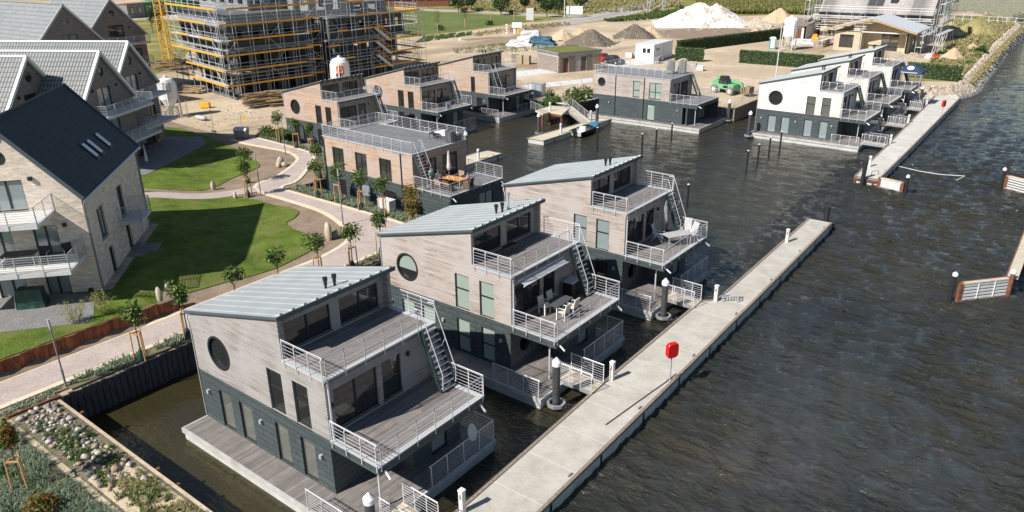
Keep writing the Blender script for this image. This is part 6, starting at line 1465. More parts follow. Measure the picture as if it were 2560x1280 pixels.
# mortar silos
def silo(x, y, z, r, h, leg, label, logo=False, rz=0):
    t = thing('mortar_silo', label, 'silo', (x, y, z), rz, 'white mortar silos on steel legs')
    MB().lathe([(.18, leg * .35), (r * .97, leg), (r, leg + .05), (r, leg + h), (r * .75, leg + h + r * .35), (r * .2, leg + h + r * .5), (.1, leg + h + r * .5)], n=24).build('tank', 'white', t, smooth=False)
    for k in range(4):
        a = math.pi / 4 + k * math.pi / 2; MB().bar((r * 1.02 * math.cos(a), r * 1.02 * math.sin(a), leg + h * .9), (r * 1.15 * math.cos(a), r * 1.15 * math.sin(a), 0), .12).build('leg', 'offwhite', t)
    b = MB(); a = [(r * 1.12 * math.cos(math.pi / 4 + k * math.pi / 2), r * 1.12 * math.sin(math.pi / 4 + k * math.pi / 2)) for k in range(4)]
    for k in range(4): b.bar((*a[k], .3), (*a[(k + 1) % 4], leg * .7), .05); b.bar((*a[k], .25), (*a[(k + 1) % 4], .25), .06)
    b.build('brace', 'offwhite', t); MB().tube((0, 0, leg + h + r * .5), (0, 0, leg + h + r * .5 + .25), .25, .2, 8).build('filler_cap', 'offwhite', t)
    if logo:
        to = math.atan2(CY - y, CX - x) - rz; m_ = MB(); n = 8; R_ = r + .012
        def arc(a0, a1, z0, z1, rad, mt):
            v = []; f = []
            for i in range(n + 1): q = to + a0 + (a1 - a0) * i / n; v += [(rad * math.cos(q), rad * math.sin(q), z0), (rad * math.cos(q), rad * math.sin(q), z1)]
            for i in range(n): f.append((2 * i, 2 * i + 2, 2 * i + 3, 2 * i + 1))
            return MB().add(v, f).build('emblem', mt, t)
        zc = leg + h * .6; arc(-.42, .42, zc - .62, zc + .58, R_, 'orange_sign')
        P = lambda u, v_: (( r + .03) * math.cos(to + u), (r + .03) * math.sin(to + u), zc + v_)
        pts = [(-.24, -.36), (-.25, -.12), (-.2, .12), (-.1, .3), (0, .38), (.1, .3), (.2, .12), (.25, -.12), (.24, -.36), (.07, -.36)]
        e = MB()
        for p0, p1 in zip(pts, pts[1:]): e.tube(P(*p0), P(*p1), .03, None, 6)
        e.tube(P(-.24, -.36), P(-.07, -.36), .03, None, 6); e.tube(P(0, -.2), P(0, -.42), .05, None, 6)
        e.build('emblem', 'white', t)
        for k in range(6): u = -.3 + k * .1; e = MB().bar(P(u, -.75), P(u + .06, -.75), .02, .1).build('lettering', 'dark_grey', t)
flat('orange_sign', (.75, .16, .03), .5, 0, .03)
silo(-57.3, 57.2, 1.6, 1.27, 2.5, 1.9, 'white mortar silo with an orange arch emblem rising behind a floating house', True)
q = G(426, 297, 1.6); silo(-62.3, 33.8, 1.6, 1.05, 2.1, 2.2, 'white mortar silo beside the balconies of the grey brick houses', False, R(10))
q = G(1970, 124, 1.6); silo(q.x, q.y, 1.6, 1.3, 3.0, 2.6, 'white mortar silo in the yard beside the blue toilet cabin', False)
for k in range(4): pass
# timber piles
def woodpile(x, y, z, rz, n, L, W, H, label, mat='timber', seed=1):
    rn = random.Random(seed); t = thing('timber_pile', label, 'timber pile', (x, y, z), rz)
    for k in range(n):
        h = H * (k / n) ** 1.0; w = W * (1 - .7 * k / n); yy = rn.uniform(-w / 2, w / 2); a = rn.gauss(0, .12); l = L * rn.uniform(.6, 1); c = Vector((rn.uniform(-.5, .5), yy, .08 + h)); dv = Vector((math.cos(a), math.sin(a), rn.gauss(0, .03))) * l / 2
        MB().bar(c - dv, c + dv, .25, .09).build('board', ['timber', 'timber_old', 'timber'][k % 3], t)
q = G(640, 266, 1.6); woodpile(q.x, q.y + 1, 1.6, R(70), 40, 5.5, 3.2, 1.7, 'loose pile of long yellowish boards in front of the scaffold', seed=2)
q = G(690, 262, 1.6); woodpile(q.x, q.y + 1, 1.6, R(62), 44, 4.6, 3.2, 1.8, 'loose pile of brown boards next to the warm floating house', seed=3)
q = G(445, 172, 1.6); woodpile(q.x, q.y, 1.6, R(60), 30, 9, 7, 1.5, 'scattered boards at the foot of the crane mast', seed=5)
q = G(485, 230, 1.6); woodpile(q.x, q.y, 1.6, R(20), 14, 4.5, 2.5, .9, 'dark formwork frames stacked left of the scaffold', seed=7)
q = G(513, 268, 1.6); o = MB().hexa([(-.65, -.35, 0), (.65, -.35, 0), (.65, .35, 0), (-.65, .35, 0), (-.62, -.33, .62), (.62, -.33, .62), (.62, .33, .62), (-.62, .33, .62)]).build('ballast_block', 'yellow'); o.location = (q.x, q.y, 1.6); o.rotation_euler = (0, 0, R(40)); tag(o, 'yellow block lying in the shadow of the scaffold', 'block')
q = G(440, 292, 1.6); o = MB().ball((0, 0, .2), 1.2, .35, .3, 14, 7, .2).build('plastic_roll', 'light_grey', smooth=True); o.location = (q.x + 4, q.y + 1, 1.6); tag(o, 'pale roll of sheeting beside the mortar silo foot', 'roll')
for (px, py), lb in (((470, 290), 'first mobile fence foot post left of the waste container'), ((534, 328), 'mobile fence post pair with a dark foot on the sandy ground'), ((605, 320), 'mobile fence post pair behind the waste container')):
    q = G(px, py, 1.6); t = thing('fence_post', lb, 'fence post', (q.x, q.y, 1.55), 0, 'mobile fence posts without panels')
    for s in (-.12, .12): MB().tube((s, 0, 0), (s * .3, 0, 2.0), .03).build('tube', 'galv', t)
    MB().box(-.35, .35, -.12, .12, 0, .12).build('foot', 'dark_grey', t)
q = G(611, 303, 2.6); o = MB().tube((0, 0, 0), (.03, -.05, 0), .26, .26, 14).build('round_sign', 'yellow'); o.location = (q.x, q.y, 3.0); tag(o, 'small yellow round sign on the mobile fence', 'sign')
# ---------------------------------------------------------------- yard across the basin
t = thing('garage_shed', 'timber-clad shed with a planted green roof and slatted walls', 'shed', (-41.96, 90.2, 1.5), R(65.7)); L_, D_2, H_ = 8.3, 7.0, 3.0
# local x along the front (right), y to the back
m_ = MB(); m_.wall(rect(0, L_, 0, H_), [rect(.9, 1.9, .02, 2.4), rect(4.4, 5.4, .1, 2.4)], (0, 0, 0), X, Z, .12); m_.wall(rect(-D_2, 0, 0, H_), [], (0, 0, 0), -Y, Z, .12); m_.wall(rect(0, D_2, 0, H_), [], (L_, 0, 0), Y, Z, .12); m_.wall(rect(-L_, 0, 0, H_), [], (0, D_2, 0), -X, Z, .12); m_.build('wall', 'wood_mid', t)
for a0, a1 in ((.2, .85), (2.0, 3.2), (5.5, 6.6), (6.9, 8.2)):
    s = MB()
    for k in range(11): s.box(a0, a1, -.05, -.005, .2 + k * .22, .3 + k * .22)
    s.build('slat_screen', 'timber' if a0 > 6.8 else 'timber_old', t)
s = MB()
for k in range(11): s.box(-.05, -.005, .4, 6.6, .2 + k * .22, .3 + k * .22)
s.build('slat_screen', 'timber_old', t)
MB().box(4.4, 5.4, .02, .08, .1, 2.4).build('door', 'dark_grey', t); MB().box(.9, 1.9, .06, .1, .02, 2.4).build('door', 'rust', t)
MB().box(-.2, L_ + .2, -.2, D_2 + .2, H_, H_ + .22).build('roof', 'mid_grey', t); 
ro = MB().box(.15, L_ - .15, .15, D_2 - .15, H_ + .2, H_ + .30).build('green_roof', 'sedum', t); MB().box(-.2, L_ + .2, -.2, -.1, H_ + .2, H_ + .36).box(-.2, L_ + .2, D_2 + .1, D_2 + .2, H_ + .2, H_ + .36).box(-.2, -.1, -.1, D_2 + .1, H_ + .2, H_ + .36).box(L_ + .1, L_ + .2, -.1, D_2 + .1, H_ + .2, H_ + .36).build('parapet', 'mid_grey', t)
def quadsheet(name, pts, z, mat, zb=1.6):
    return struct(sheet(name, [G(*p, zb).to_2d()[:] for p in pts], z, mat))
for k in range(3): a0, a1 = k / 3, (k + 1) / 3 - .02; L0, L1 = Vector((1285, 192)), Vector((1392, 180)); F0, F1 = Vector((1285, 177)), Vector((1350, 171)); quadsheet('paved_bay', [tuple(L0.lerp(L1, a0)), tuple(L0.lerp(L1, a1)), tuple(F0.lerp(F1, a1)), tuple(F0.lerp(F1, a0))], 1.512, 'slab_white')
for k in range(6): a0, a1 = k / 6, (k + 1) / 6 - .015; L0, L1 = Vector((1326, 221)), Vector((1484, 204)); F0, F1 = Vector((1300, 212)), Vector((1484, 193)); quadsheet('paved_bay', [tuple(L0.lerp(L1, a0)), tuple(L0.lerp(L1, a1)), tuple(F0.lerp(F1, a1)), tuple(F0.lerp(F1, a0))], 1.512, 'slab_white')
for k in range(4): a0, a1 = k / 4, (k + 1) / 4 - .02; L0, L1 = Vector((1500, 168)), Vector((1655, 158)); F0, F1 = Vector((1540, 152)), Vector((1612, 148)); quadsheet('paved_bay', [tuple(L0.lerp(L1, a0)), tuple(L0.lerp(L1, a1)), tuple(F0.lerp(F1, a1)), tuple(F0.lerp(F1, a0))], 1.512, 'slab_white')
# cars
def car(x, y, rz, mat, label):
    t = thing('parked_car', label, 'car', (x, y, 1.52), rz, 'cars parked beside the shed')
    sec = [(-2.1, .35, .75, .80), (-1.95, .22, .82, .86), (-1.0, .2, .90, .88), (0.9, .2, .92, .88), (1.85, .22, .82, .84), (2.1, .35, .65, .74)]
    v = []; f = []
    for x_, zb, zt, w in sec: v += [(x_, -w, zb), (x_, -w, zt - .1), (x_, -w * .86, zt), (x_, w * .86, zt), (x_, w, zt - .1), (x_, w, zb)]
    for i in range(5):
        for j in range(6): a = i * 6 + j; b = i * 6 + (j + 1) % 6; f.append((a, b, b + 6, a + 6))
    f += [tuple(range(6)), tuple(range(30, 36))[::-1]]; MB().add(v, f).build('body', mat, t, smooth=False)
    MB().hexa([(-1.75, -.74, .86), (1.0, -.74, .88), (1.0, .74, .88), (-1.75, .74, .86), (-1.1, -.56, 1.38), (.3, -.56, 1.42), (.3, .56, 1.42), (-1.1, .56, 1.38)]).build('cabin_glass', 'glass', t)
    MB().hexa([(-1.15, -.57, 1.36), (.32, -.57, 1.40), (.32, .57, 1.40), (-1.15, .57, 1.36), (-1.05, -.5, 1.43), (.2, -.5, 1.46), (.2, .5, 1.46), (-1.05, .5, 1.43)]).build('roof', mat, t)
    for a in (-1.3, 1.3):
        for b in (-.8, .8): w = MB().tube((a, b - .1, .32), (a, b + .1, .32), .32, .32, 16).build('wheel', 'black', t); MB().tube((a, b - .11, .32), (a, b + .11, .32), .19, .19, 12).build('rim', 'galv', w)
    for b in (-.6, .6): MB().box(2.02, 2.11, b - .15, b + .15, .58, .68).build('headlight', 'white', t)
car(*G(1535, 158, 1.6).to_2d(), R(-15), 'frame_dark', 'black car parked behind the flat roof terrace railing'); car(*G(1508, 152, 1.6).to_2d(), R(-20), 'red', 'red car half hidden by the timber shed')
# white container with marking
a = G(1606, 148, 1.6); b = G(1633, 154, 1.6); c_ = G(1680, 140, 1.6); d = (c_ - b); rz = math.atan2(d.y, d.x)
t = thing('office_container', 'white office container with two small windows and dark lettering', 'container', (b.x, b.y, 1.52), rz); Lc = d.length; Wc = (a - b).length
MB().box(0, Lc, 0, Wc, .05, 2.9).build('body', 'white', t); MB().box(-.04, Lc + .04, -.04, Wc + .04, 2.9, 3.0).build('roof', 'offwhite', t)
for k in (.35, 1.9): f = MB().box(-.04, 0, .5 + k * .55, 1.1 + k * .55, 1.5, 2.3).build('window', 'frame_dark', t); MB().box(-.05, -.04, .58 + k * .55, 1.02 + k * .55, 1.58, 2.22).build('pane', 'glass', f)
for k, (x0, w) in enumerate(((1.2, .3), (1.55, .3), (1.9, .3), (2.25, .3))): MB().box(x0, x0 + w * .8, -.012, 0, 2.0, 2.25).build('lettering', 'black', t)
MB().box(1.2, 2.5, -.012, 0, 1.8, 1.87).build('lettering', 'black', t); MB().box(Lc * .5 - .02, Lc * .5 + .02, -.014, 0, .2, 2.8).build('door_seam', 'mid_grey', t)
q = G(1652, 152, 1.6); t = thing('barrier', 'red and white striped barrier leaning on the white container', 'barrier', (q.x, q.y, 1.52), rz); MB().box(-1, 1, -.05, .05, .2, 1.0).build('board', 'white', t)
for k in range(5): MB().box(-.95 + k * .4, -.75 + k * .4, -.062, -.05, .65, .95).build('stripe', 'red', t)
q = G(1643, 157, 1.6); t = thing('pallet_stack', 'grey stack of slabs in front of the white container', 'pallet stack', (q.x, q.y, 1.52), rz)
for k in range(4): MB().box(-.6, .6, -.5, .5, .05 + k * .25, .27 + k * .25).build('layer', 'mid_grey', t)
for k in range(4):
    q = G(1572 + k * 10, 144 - k * 1.2, 1.6); t = thing('block_pallet', ['leftmost wrapped pallet of blocks left of the white container', 'second wrapped block pallet from the left by the white container', 'third wrapped block pallet from the left by the white container', 'wrapped block pallet closest to the white container'][k], 'pallet', (q.x, q.y, 1.52), R(20), 'wrapped pallets left of the white container'); MB().box(-.6, .6, -.5, .5, .12, 1.0).build('blocks', 'light_grey' if k % 2 else 'offwhite', t); MB().box(-.6, .6, -.5, .5, 0, .12).build('pallet', 'timber', t)
for (px, py, lb, mt) in ((1300, 158, 'tall brown crate on a pallet in the sandy yard', 'bale'), (1318, 159, 'low crate right of the tall brown one', 'bale'), (1288, 156, 'low dark crate left of the tall brown one', 'timber_old'), (1365 - 14, 236, 'white block with a dark front near the landing stage', 'white'), (1750, 175, 'white slatted crate behind the roof of the flat-roofed house', 'white'), (1733, 168, 'grey crate stack behind the covered beach chairs', 'light_grey')):
    q = G(px, py, 1.6); h = 1.5 if 'tall' in lb else .8; t = thing('crate', lb, 'crate', (q.x, q.y, 1.52), R(15)); MB().box(-.55, .55, -.5, .5, .1, h).build('box', mt, t); MB().box(-.6, .6, -.55, .55, 0, .1).build('pallet', 'timber', t)
    for k in range(3): MB().box(-.56, .56, -.512, -.5, .25 + k * h * .27, .3 + k * h * .27).build('slat', 'dark_grey' if 'white' in mt else 'timber_old', t)
# telehandler
a = G(1790, 232, 1.6); b = G(1835, 240, 1.6); d = b - a; rz = math.atan2(d.y, d.x)
t = thing('telehandler', 'green telescopic handler holding a wooden crate in the sandy yard', 'telehandler', (G(1812, 233, 1.6).x, G(1812, 233, 1.6).y + .6, 1.52), rz)
MB().hexa([(-2.1, -.75, .7), (1.7, -.75, .6), (1.7, .75, .6), (-2.1, .75, .7), (-2.2, -.7, 1.5), (1.6, -.7, 1.35), (1.6, .7, 1.35), (-2.2, .7, 1.7)]).build('chassis', 'tele_green', t)
MB().bar((-2.1, .35, 1.95), (2.2, .35, 1.55), .3, .32).bar((2.2, .35, 1.6), (2.6, .35, .5), .28, .3).build('boom', 'tele_green', t)
cb = MB().hexa([(-.9, -.8, 1.4), (.6, -.8, 1.4), (.6, 0, 1.4), (-.9, 0, 1.4), (-.65, -.75, 2.35), (.25, -.75, 2.35), (.25, -.05, 2.35), (-.65, -.05, 2.35)]).build('cab_glass', 'glass', t)
f = MB()
for p, q in (((-.9, -.8, 1.4), (-.65, -.76, 2.35)), ((.6, -.8, 1.4), (.25, -.76, 2.35)), ((-.2, -.81, 1.4), (-.2, -.76, 2.35)), ((-.9, 0, 1.4), (-.65, -.04, 2.35)), ((.6, 0, 1.4), (.25, -.04, 2.35))): f.bar(p, q, .07)
f.box(-.72, .32, -.8, 0, 2.33, 2.42); f.build('cab_frame', 'frame_dark', t); MB().lathe([(.06, 0), (.06, .15)], (-.3, -.4, 2.42), 8).build('beacon', 'orange', t)
for x_ in (-1.45, 1.35):
    for y_ in (-.95, .95): w = MB().tube((x_, y_ - .2, .55), (x_, y_ + .2, .55), .56, .56, 18).build('wheel', 'timber_old', t); MB().tube((x_, y_ - .22, .55), (x_, y_ + .22, .55), .27, .27, 12).build('rim', 'offwhite', w)
MB().box(-.1, .7, -.77, -.74, .85, 1.15).build('side_grille', 'black', t); MB().bar((2.6, .1, .3), (3.9, .1, .3), .08).bar((2.6, .6, .3), (3.9, .6, .3), .08).box(2.55, 2.65, -.2, .9, .3, 1.1).build('forks', 'dark_grey', t)
q = t.matrix_basis @ Vector((3.3, .35, .36)); q2 = Vector((math.cos(rz) * 3.3 - math.sin(rz) * .35, math.sin(rz) * 3.3 + math.cos(rz) * .35, 0)) + t.location
t = thing('wooden_crate', 'open wooden crate carried on the forks of the telehandler', 'crate', (q2.x, q2.y, 1.9), rz + .1)
for k in range(5): MB().box(-.6 + k * .27, -.5 + k * .27, -.6, -.55, 0, .95).build('slat', 'timber', t)
MB().box(-.6, .6, -.6, .6, 0, .08).build('base', 'timber_old', t); MB().box(-.6, .6, .55, .6, 0, .95).box(.55, .6, -.55, .55, 0, .95).build('side', 'timber_old', t)
# hedges
def hedge(label, p0, p1, h, w, seed=1, z=1.5):
    a = G(*p0, 1.6); b = G(*p1, 1.6); d = b - a; L = d.length; t = thing('hedge', label, 'hedge', (a.x, a.y, z), math.atan2(d.y, d.x), 'clipped hedges'); rn = random.Random(seed)
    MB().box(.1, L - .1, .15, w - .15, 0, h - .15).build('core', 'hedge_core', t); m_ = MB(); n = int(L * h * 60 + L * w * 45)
    for _ in range(n):
        k = rn.random(); x_ = rn.uniform(0, L)
        if k < .62: c = Vector((x_, rn.gauss(.08, .05) if rn.random() < .75 else w - .05, rn.uniform(0, h)))
        elif k < .92: c = Vector((x_, rn.uniform(0, w), h + rn.gauss(-.05, .05)))
        else: c = Vector((0 if rn.random() < .5 else L, rn.uniform(0, w), rn.uniform(0, h)))
        s = rn.uniform(.07, .16); u = Vector((rn.gauss(0, 1), rn.gauss(0, .5), rn.gauss(0, 1))).normalized() * s; v_ = u.cross(Vector((rn.gauss(0, .4), -1, rn.gauss(.5, .4)))).normalized() * s * .7
        m_.add([c - u, c - v_, c + u, c + v_], [(0, 1, 2, 3)])
    m_.build('foliage', 'hedge', t)
flat('tube', (.60, .61, .63), .5, .2)
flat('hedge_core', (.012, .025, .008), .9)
hedge('short clipped hedge facing the yard beside the white container', (1686, 150), (1756, 154), 2.3, .9, 1)
hedge('long clipped hedge running back to the timber-gabled house', (1700, 130), (2052, 84), 2.2, 1.0, 2)
hedge('long clipped hedge in front of the mortar silo', (1847, 156), (2052, 172), 2.2, 1.0, 3)
hedge('clipped hedge right of the blue canopy tent, above the bank', (2262, 190), (2395, 204), 2.2, 1.0, 4)
# heaps
def heap(label, p, rx, ry, h, mat, seed, peaks=1, rz=0, name='sand_heap', cat='heap', rough=.075, group=None, n=40):
    q = G(*p, 1.6) if len(p) == 2 else Vector(p); rn = random.Random(seed); m_ = MB(); v = []; f = []; pk = [(0, 0, 1)] + [(rn.uniform(-.45, .45), rn.uniform(-.3, .3), rn.uniform(.6, .9)) for _ in range(peaks - 1)]
    ph = [rn.uniform(0, 6.28) for _ in range(8)]
    for j in range(n + 1):
        for i in range(n + 1):
            x_, y_ = -1 + 2 * i / n, -1 + 2 * j / n; ang = math.atan2(y_, x_)
            z_ = max(s * max(0, 1 - math.hypot(x_ - a * 1, y_ - b) / (1 - .5 * math.hypot(a, b)) * (1 + .10 * math.sin(3 * ang + ph[0]) + .07 * math.sin(7 * ang + ph[1]))) for a, b, s in pk) 
            z_ = z_ ** .97; z_ = z_ + (rough * (rn.random() - .5) if z_ > .015 else 0)
            z_ = min(z_, .93 + .3 * (z_ - .93))
            v.append((x_ * rx, y_ * ry, z_ * h - .02))
    for j in range(n):
        for i in range(n): a = j * (n + 1) + i; f.append((a, a + 1, a + n + 2, a + n + 1))
    m_.add(v, f); o = m_.build(name, mat, smooth=rough < .05); o.location = (q.x, q.y, 1.53); o.rotation_euler = (0, 0, rz); return tag(o, label, cat, group)
def hp(label, l, r, top, mat, seed, **k):
    "a heap whose foot spans two pixels and whose top is at a pixel height"
    a = G(*l, 1.6); b = G(*r, 1.6); c = (a + b) / 2; rx = (b - a).length / 2; fwd = Vector((FF.x, FF.y, 0)).normalized(); c = c + fwd * rx * .25
    D = (c - Vector((CX, CY, CZ))).dot(FF); pj = lambda z: 640 - FPX * (Vector((c.x, c.y, z)) - Vector((CX, CY, CZ))).dot(FU) / (Vector((c.x, c.y, z)) - Vector((CX, CY, CZ))).dot(FF)
    lo, hi = 1.6, 40
    for _ in range(40):
        m2 = (lo + hi) / 2
        if pj(m2) > top: lo = m2
        else: hi = m2
    return heap(label, tuple(c), rx * 1.02, rx * .95, lo - 1.6, mat, seed, rz=math.atan2((b - a).y, (b - a).x), **k)
hp('dark gravel heap in the middle of the yard, nearest the white container', (1420, 108), (1540, 112), 70, 'gravel_dark', 1)
hp('broad dark gravel heap with two humps behind the nearest one', (1535, 93), (1640, 93), 57, 'gravel_dark', 2, peaks=2)
hp('light sand heap at the right flank of the broad dark heap', (1590, 90), (1664, 91), 63, 'sand_heap', 3)
hp('light sand heap at the left flank of the near dark heap', (1378, 96), (1440, 100), 71, 'sand_heap', 4)
hp('small light sand heap behind the near dark heap', (1430, 84), (1475, 84), 69, 'sand_heap', 14)
hp('huge white heap of rubble and lime at the back of the yard', (1640, 62), (1865, 62), 2, 'lime', 5, peaks=3, rough=.06, name='rubble_heap')
hp('reddish rubble heap right of the huge white one', (1855, 64), (1935, 68), 43, 'rubble', 6, rough=.10, name='rubble_heap')
hp('tall pointed sand heap beyond the mortar silo', (1905, 55), (1998, 55), 17, 'sand_heap', 7)
hp('low sand heap just behind the long hedge, left of its neighbour', (1820, 100), (1862, 100), 85, 'sand_heap', 8)
hp('low sand heap just behind the long hedge, right of its neighbour', (1858, 92), (1925, 92), 70, 'sand_heap', 9)
hp('small sand heap in front of the short hedge', (1690, 150), (1735, 150), 133, 'sand_heap', 10)
hp('pile of split stones far behind the tall sand heap', (2020, 46), (2062, 46), 31, 'rubble', 11, rough=.12, name='rubble_heap')
hp('tall grassy mound near the tip of the spit', (2400, 84), (2500, 92), 38, 'mound', 12, peaks=2, rough=.08, name='mound')
hp('long dry grassy mound beside the scaffolded house', (2330, 88), (2425, 92), 50, 'dry_soil', 13, peaks=3, rough=.07, name='mound')
hp('small white sand cone on the grassy spit', (2412, 122), (2452, 122), 106, 'sand_heap', 15)
hp('grey earth mound above the right hedge', (2352, 150), (2418, 152), 116, 'sand_heap', 16, peaks=2)

ground('ruts', [(.30, .235, .165), (.40, .32, .23), (.50, .41, .30)], .5, 3, .06)
flat('roof_pale', (.52, .55, .57), .6, 0, .1); flat('terracotta', (.55, .16, .06), .8); tiles('roof_slat', (.34, .31, .29), 9.0, .36, .45)
# ---------------------------------------------------------------- far ground
def psheet(name, pts, z, mat, zb=1.5): return struct(sheet(name, [G(*p, zb).to_2d()[:] if p[1] > -90 and abs(p[0]) > 60 or len(p) == 3 else p for p in pts], z, mat))
P_ = lambda *a: tuple(G(*a, 1.5).to_2d())
mead = [P_(1020, 94), P_(1180, 76), P_(1330, 54), P_(1440, 60), P_(1520, 52), P_(1600, 44), P_(1660, 40), P_(1780, 38), P_(1860, 40), P_(1960, 36), P_(2070, 40), P_(2098, 20), P_(2180, -5), (-30, 342), (-62, 420), (-205, 705), (-1300, 2500), (-1400, 400), (-270, 150)]
struct(sheet('meadow', mead, 1.506, 'meadow'))
struct(sheet('green_field', [P_(1020, 92), P_(1100, 82), P_(1200, 70), P_(1330, 50), P_(1290, 41), P_(1130, 33), P_(1040, 26), P_(980, 28), P_(960, 60)], 1.512, 'field_green'))
struct(sheet('field', [(-95, 40), P_(380, 190), P_(440, 165), P_(480, 120), P_(500, 50), P_(280, 50), (-260, 70)], 1.508, 'meadow'))
def rib(name, px, w, z, mat): return ribbon(name, smooth_line([P_(*p) for p in px], 4), w, z, mat, .02)
rib('dirt_road', [(900, 122), (1000, 102), (1100, 90), (1200, 79), (1300, 64), (1400, 52), (1450, 47)], 6, 1.516, 'sand')
rib('road', [(1380, 60), (1450, 50), (1520, 38), (1580, 24), (1640, 8), (1690, -5), (1740, -18)], 11, 1.52, 'asphalt')
rib('road', [(1000, 22), (1100, 26), (1200, 30), (1300, 36), (1400, 40), (1470, 42)], 7, 1.518, 'asphalt')
rib('puddle', [(1160, 100), (1200, 97), (1260, 93)], 3.2, 1.514, 'soil')
struct(sheet('dirt_patch', [P_(1600, 80), P_(1750, 68), P_(1900, 72), P_(1990, 80), P_(1870, 92), P_(1720, 98), P_(1620, 92)], 1.511, 'soil'))
rn = random.Random(77)
def patch_tufts(name, pts, n, mat, h, seed, bl=8, w=.05): tufts(name, [P_(*p) for p in pts], n, mat, h, seed, 1.5, bl, w=w)
patch_tufts('weeds', [(1130, 122), (1250, 108), (1370, 112), (1372, 122), (1300, 130), (1140, 134)], 1300, 'weed', .12, 31, 6, .03)
patch_tufts('weeds', [(1040, 108), (1060, 92), (1180, 80), (1180, 88)], 600, 'weed', .35, 32, 7)
patch_tufts('dry_grass', [(1180, 84), (1300, 66), (1420, 56), (1430, 62), (1330, 74), (1190, 92)], 380, 'dry', .5, 33, 8)
patch_tufts('weeds', [(1510, 52), (1600, 40), (1720, 22), (1740, 34), (1620, 50), (1520, 56)], 900, 'weed', .9, 34, 8, .08)
patch_tufts('reeds', [(1740, 4), (2090, 2), (2075, 40), (1960, 36), (1790, 36), (1750, 20)], 3800, 'reed', 1.7, 35, 8, .12)
patch_tufts('reeds', [(2090, -2), (2200, -12), (2380, -4), (2400, 4), (2330, 14), (2150, 8)], 1300, 'weed', 1.8, 36, 8, .14)
patch_tufts('dry_grass', [(1130, 6), (1700, -2), (1690, 20), (1500, 34), (1300, 32), (1140, 22)], 1900, 'dry', 1.0, 37, 8, .12)
patch_tufts('dry_grass', [(430, 292), (690, 285), (690, 298), (540, 322), (440, 330)], 55, 'dry', .16, 38, 7, .012)
q0 = [P_(640, 345), P_(705, 330), P_(735, 342), P_(690, 352)]; tufts('weeds', q0, 230, 'weed', .65, 39, 1.5, 10, w=.03)
tufts('weeds', [P_(1345, 262), P_(1395, 246), P_(1400, 256), P_(1370, 268)], 120, 'weed', .7, 40, 1.5, 10, w=.03)
# spit east of the pale houses
struct(sheet('spit_meadow', [(6, 113.5), (12.6, 117), (12.2, 124), (11.2, 146), (9.6, 180), (8.6, 221), (0, 246), (-8, 240), (-4, 200), (1.5, 170), (4, 150), (5, 135), (5.4, 119)], 1.508, 'meadow'))
tufts('dry_grass', [(6, 119.5), (12.4, 119), (12.2, 124), (11.2, 146), (9.6, 180), (8.6, 221), (0, 246), (-4, 200), (1.5, 170), (4, 150), (5, 135)], 2300, 'dry', .75, 41, 1.5, 8, w=.07)
tufts('weeds', [(6, 119.5), (12.4, 119), (12.2, 124), (11.2, 146), (9.6, 180), (4, 150), (5, 135)], 260, 'weed', .7, 42, 1.5, 5, w=.07)
EDGE = [(6, 105), (10, 108), (12, 111.5), (13.2, 116), (12.6, 124), (11.6, 146), (10, 180), (9, 222), (0, 250), (-14, 259)]
OUT = [(6.5, 103.2), (11.5, 106.2), (14.2, 110.6), (15.6, 116.6), (15.2, 124), (14.2, 147), (12.8, 181), (12, 224), (1, 254), (-14, 263)]
m_ = MB(); v = []
for a, b in zip(EDGE, OUT): v += [(*a, 1.6), ((a[0] + b[0]) / 2, (a[1] + b[1]) / 2, .9), (*b, -.4)]
m_.add(v, [f for i in range(len(EDGE) - 1) for f in ((3 * i, 3 * i + 3, 3 * i + 4, 3 * i + 1), (3 * i + 1, 3 * i + 4, 3 * i + 5, 3 * i + 2))]); o = m_.build('rock_bank', 'rubble'); struct(o)
rn = random.Random(8); protov = []
for k in range(6):
    b = MB(); b.ball((0, 0, 0), 1, .8, .7, 6, 4, .4, rn); protov.append(b)
ms = {'rubble': MB(), 'stone_dark': MB(), 'stone_tan': MB()}
def stones(pts_in, pts_out, n, rmin, rmax):
    L = [Vector(p) for p in pts_in]; O = [Vector(p) for p in pts_out]; seg = [(L[i + 1] - L[i]).length for i in range(len(L) - 1)]; tot = sum(seg)
    for _ in range(n):
        t = (rn.random() ** 1.6) * tot; i = 0
        while t > seg[i] and i < len(seg) - 1: t -= seg[i]; i += 1
        f = t / seg[i]; s = rn.uniform(-.05, 1.05); p = L[i].lerp(L[i + 1], f).lerp(O[i].lerp(O[i + 1], f), s); r = rn.uniform(rmin, rmax); z = 1.6 - 1.9 * s; a = rn.uniform(0, 6.3); c_, s_ = math.cos(a), math.sin(a); b = rn.choice(protov); mt = 'stone_dark' if s > .72 else rn.choice(['rubble', 'rubble', 'stone_tan'])
        ms[mt].add([(p.x + r * (x * c_ - y * s_), p.y + r * (x * s_ + y * c_), z + r * zz) for x, y, zz in b.v], b.f)
stones(EDGE, OUT, 2600, .14, .42)
for k, b in ms.items(): o = b.build('bank_stones', k); o['kind'] = 'stuff'
tufts('dry_grass', [(13.4, 117), (14.3, 118), (13.6, 146), (12.2, 181), (11.2, 222), (10, 222), (11.2, 181), (12.2, 146), (12.8, 124)], 900, 'dry', .5, 43, 1.0, 8, w=.06)
t = thing('wire_fence', 'thin post and wire fence crossing the grassy spit by the lake', 'fence', (0, 0, 0)); a = G(2325, 50, 1.6); b = G(2560, 66, 1.6)
for i in range(12): q = a.lerp(b, i / 11); MB().tube((q.x, q.y, 1.5), (q.x, q.y, 3.6), .08, None, 5).build('post', 'offwhite', t)
MB().tube(a + Z * 1.8, b + Z * 1.8, .05, None, 5).tube(a + Z * .9, b + Z * .9, .05, None, 5).build('wire', 'galv', t)
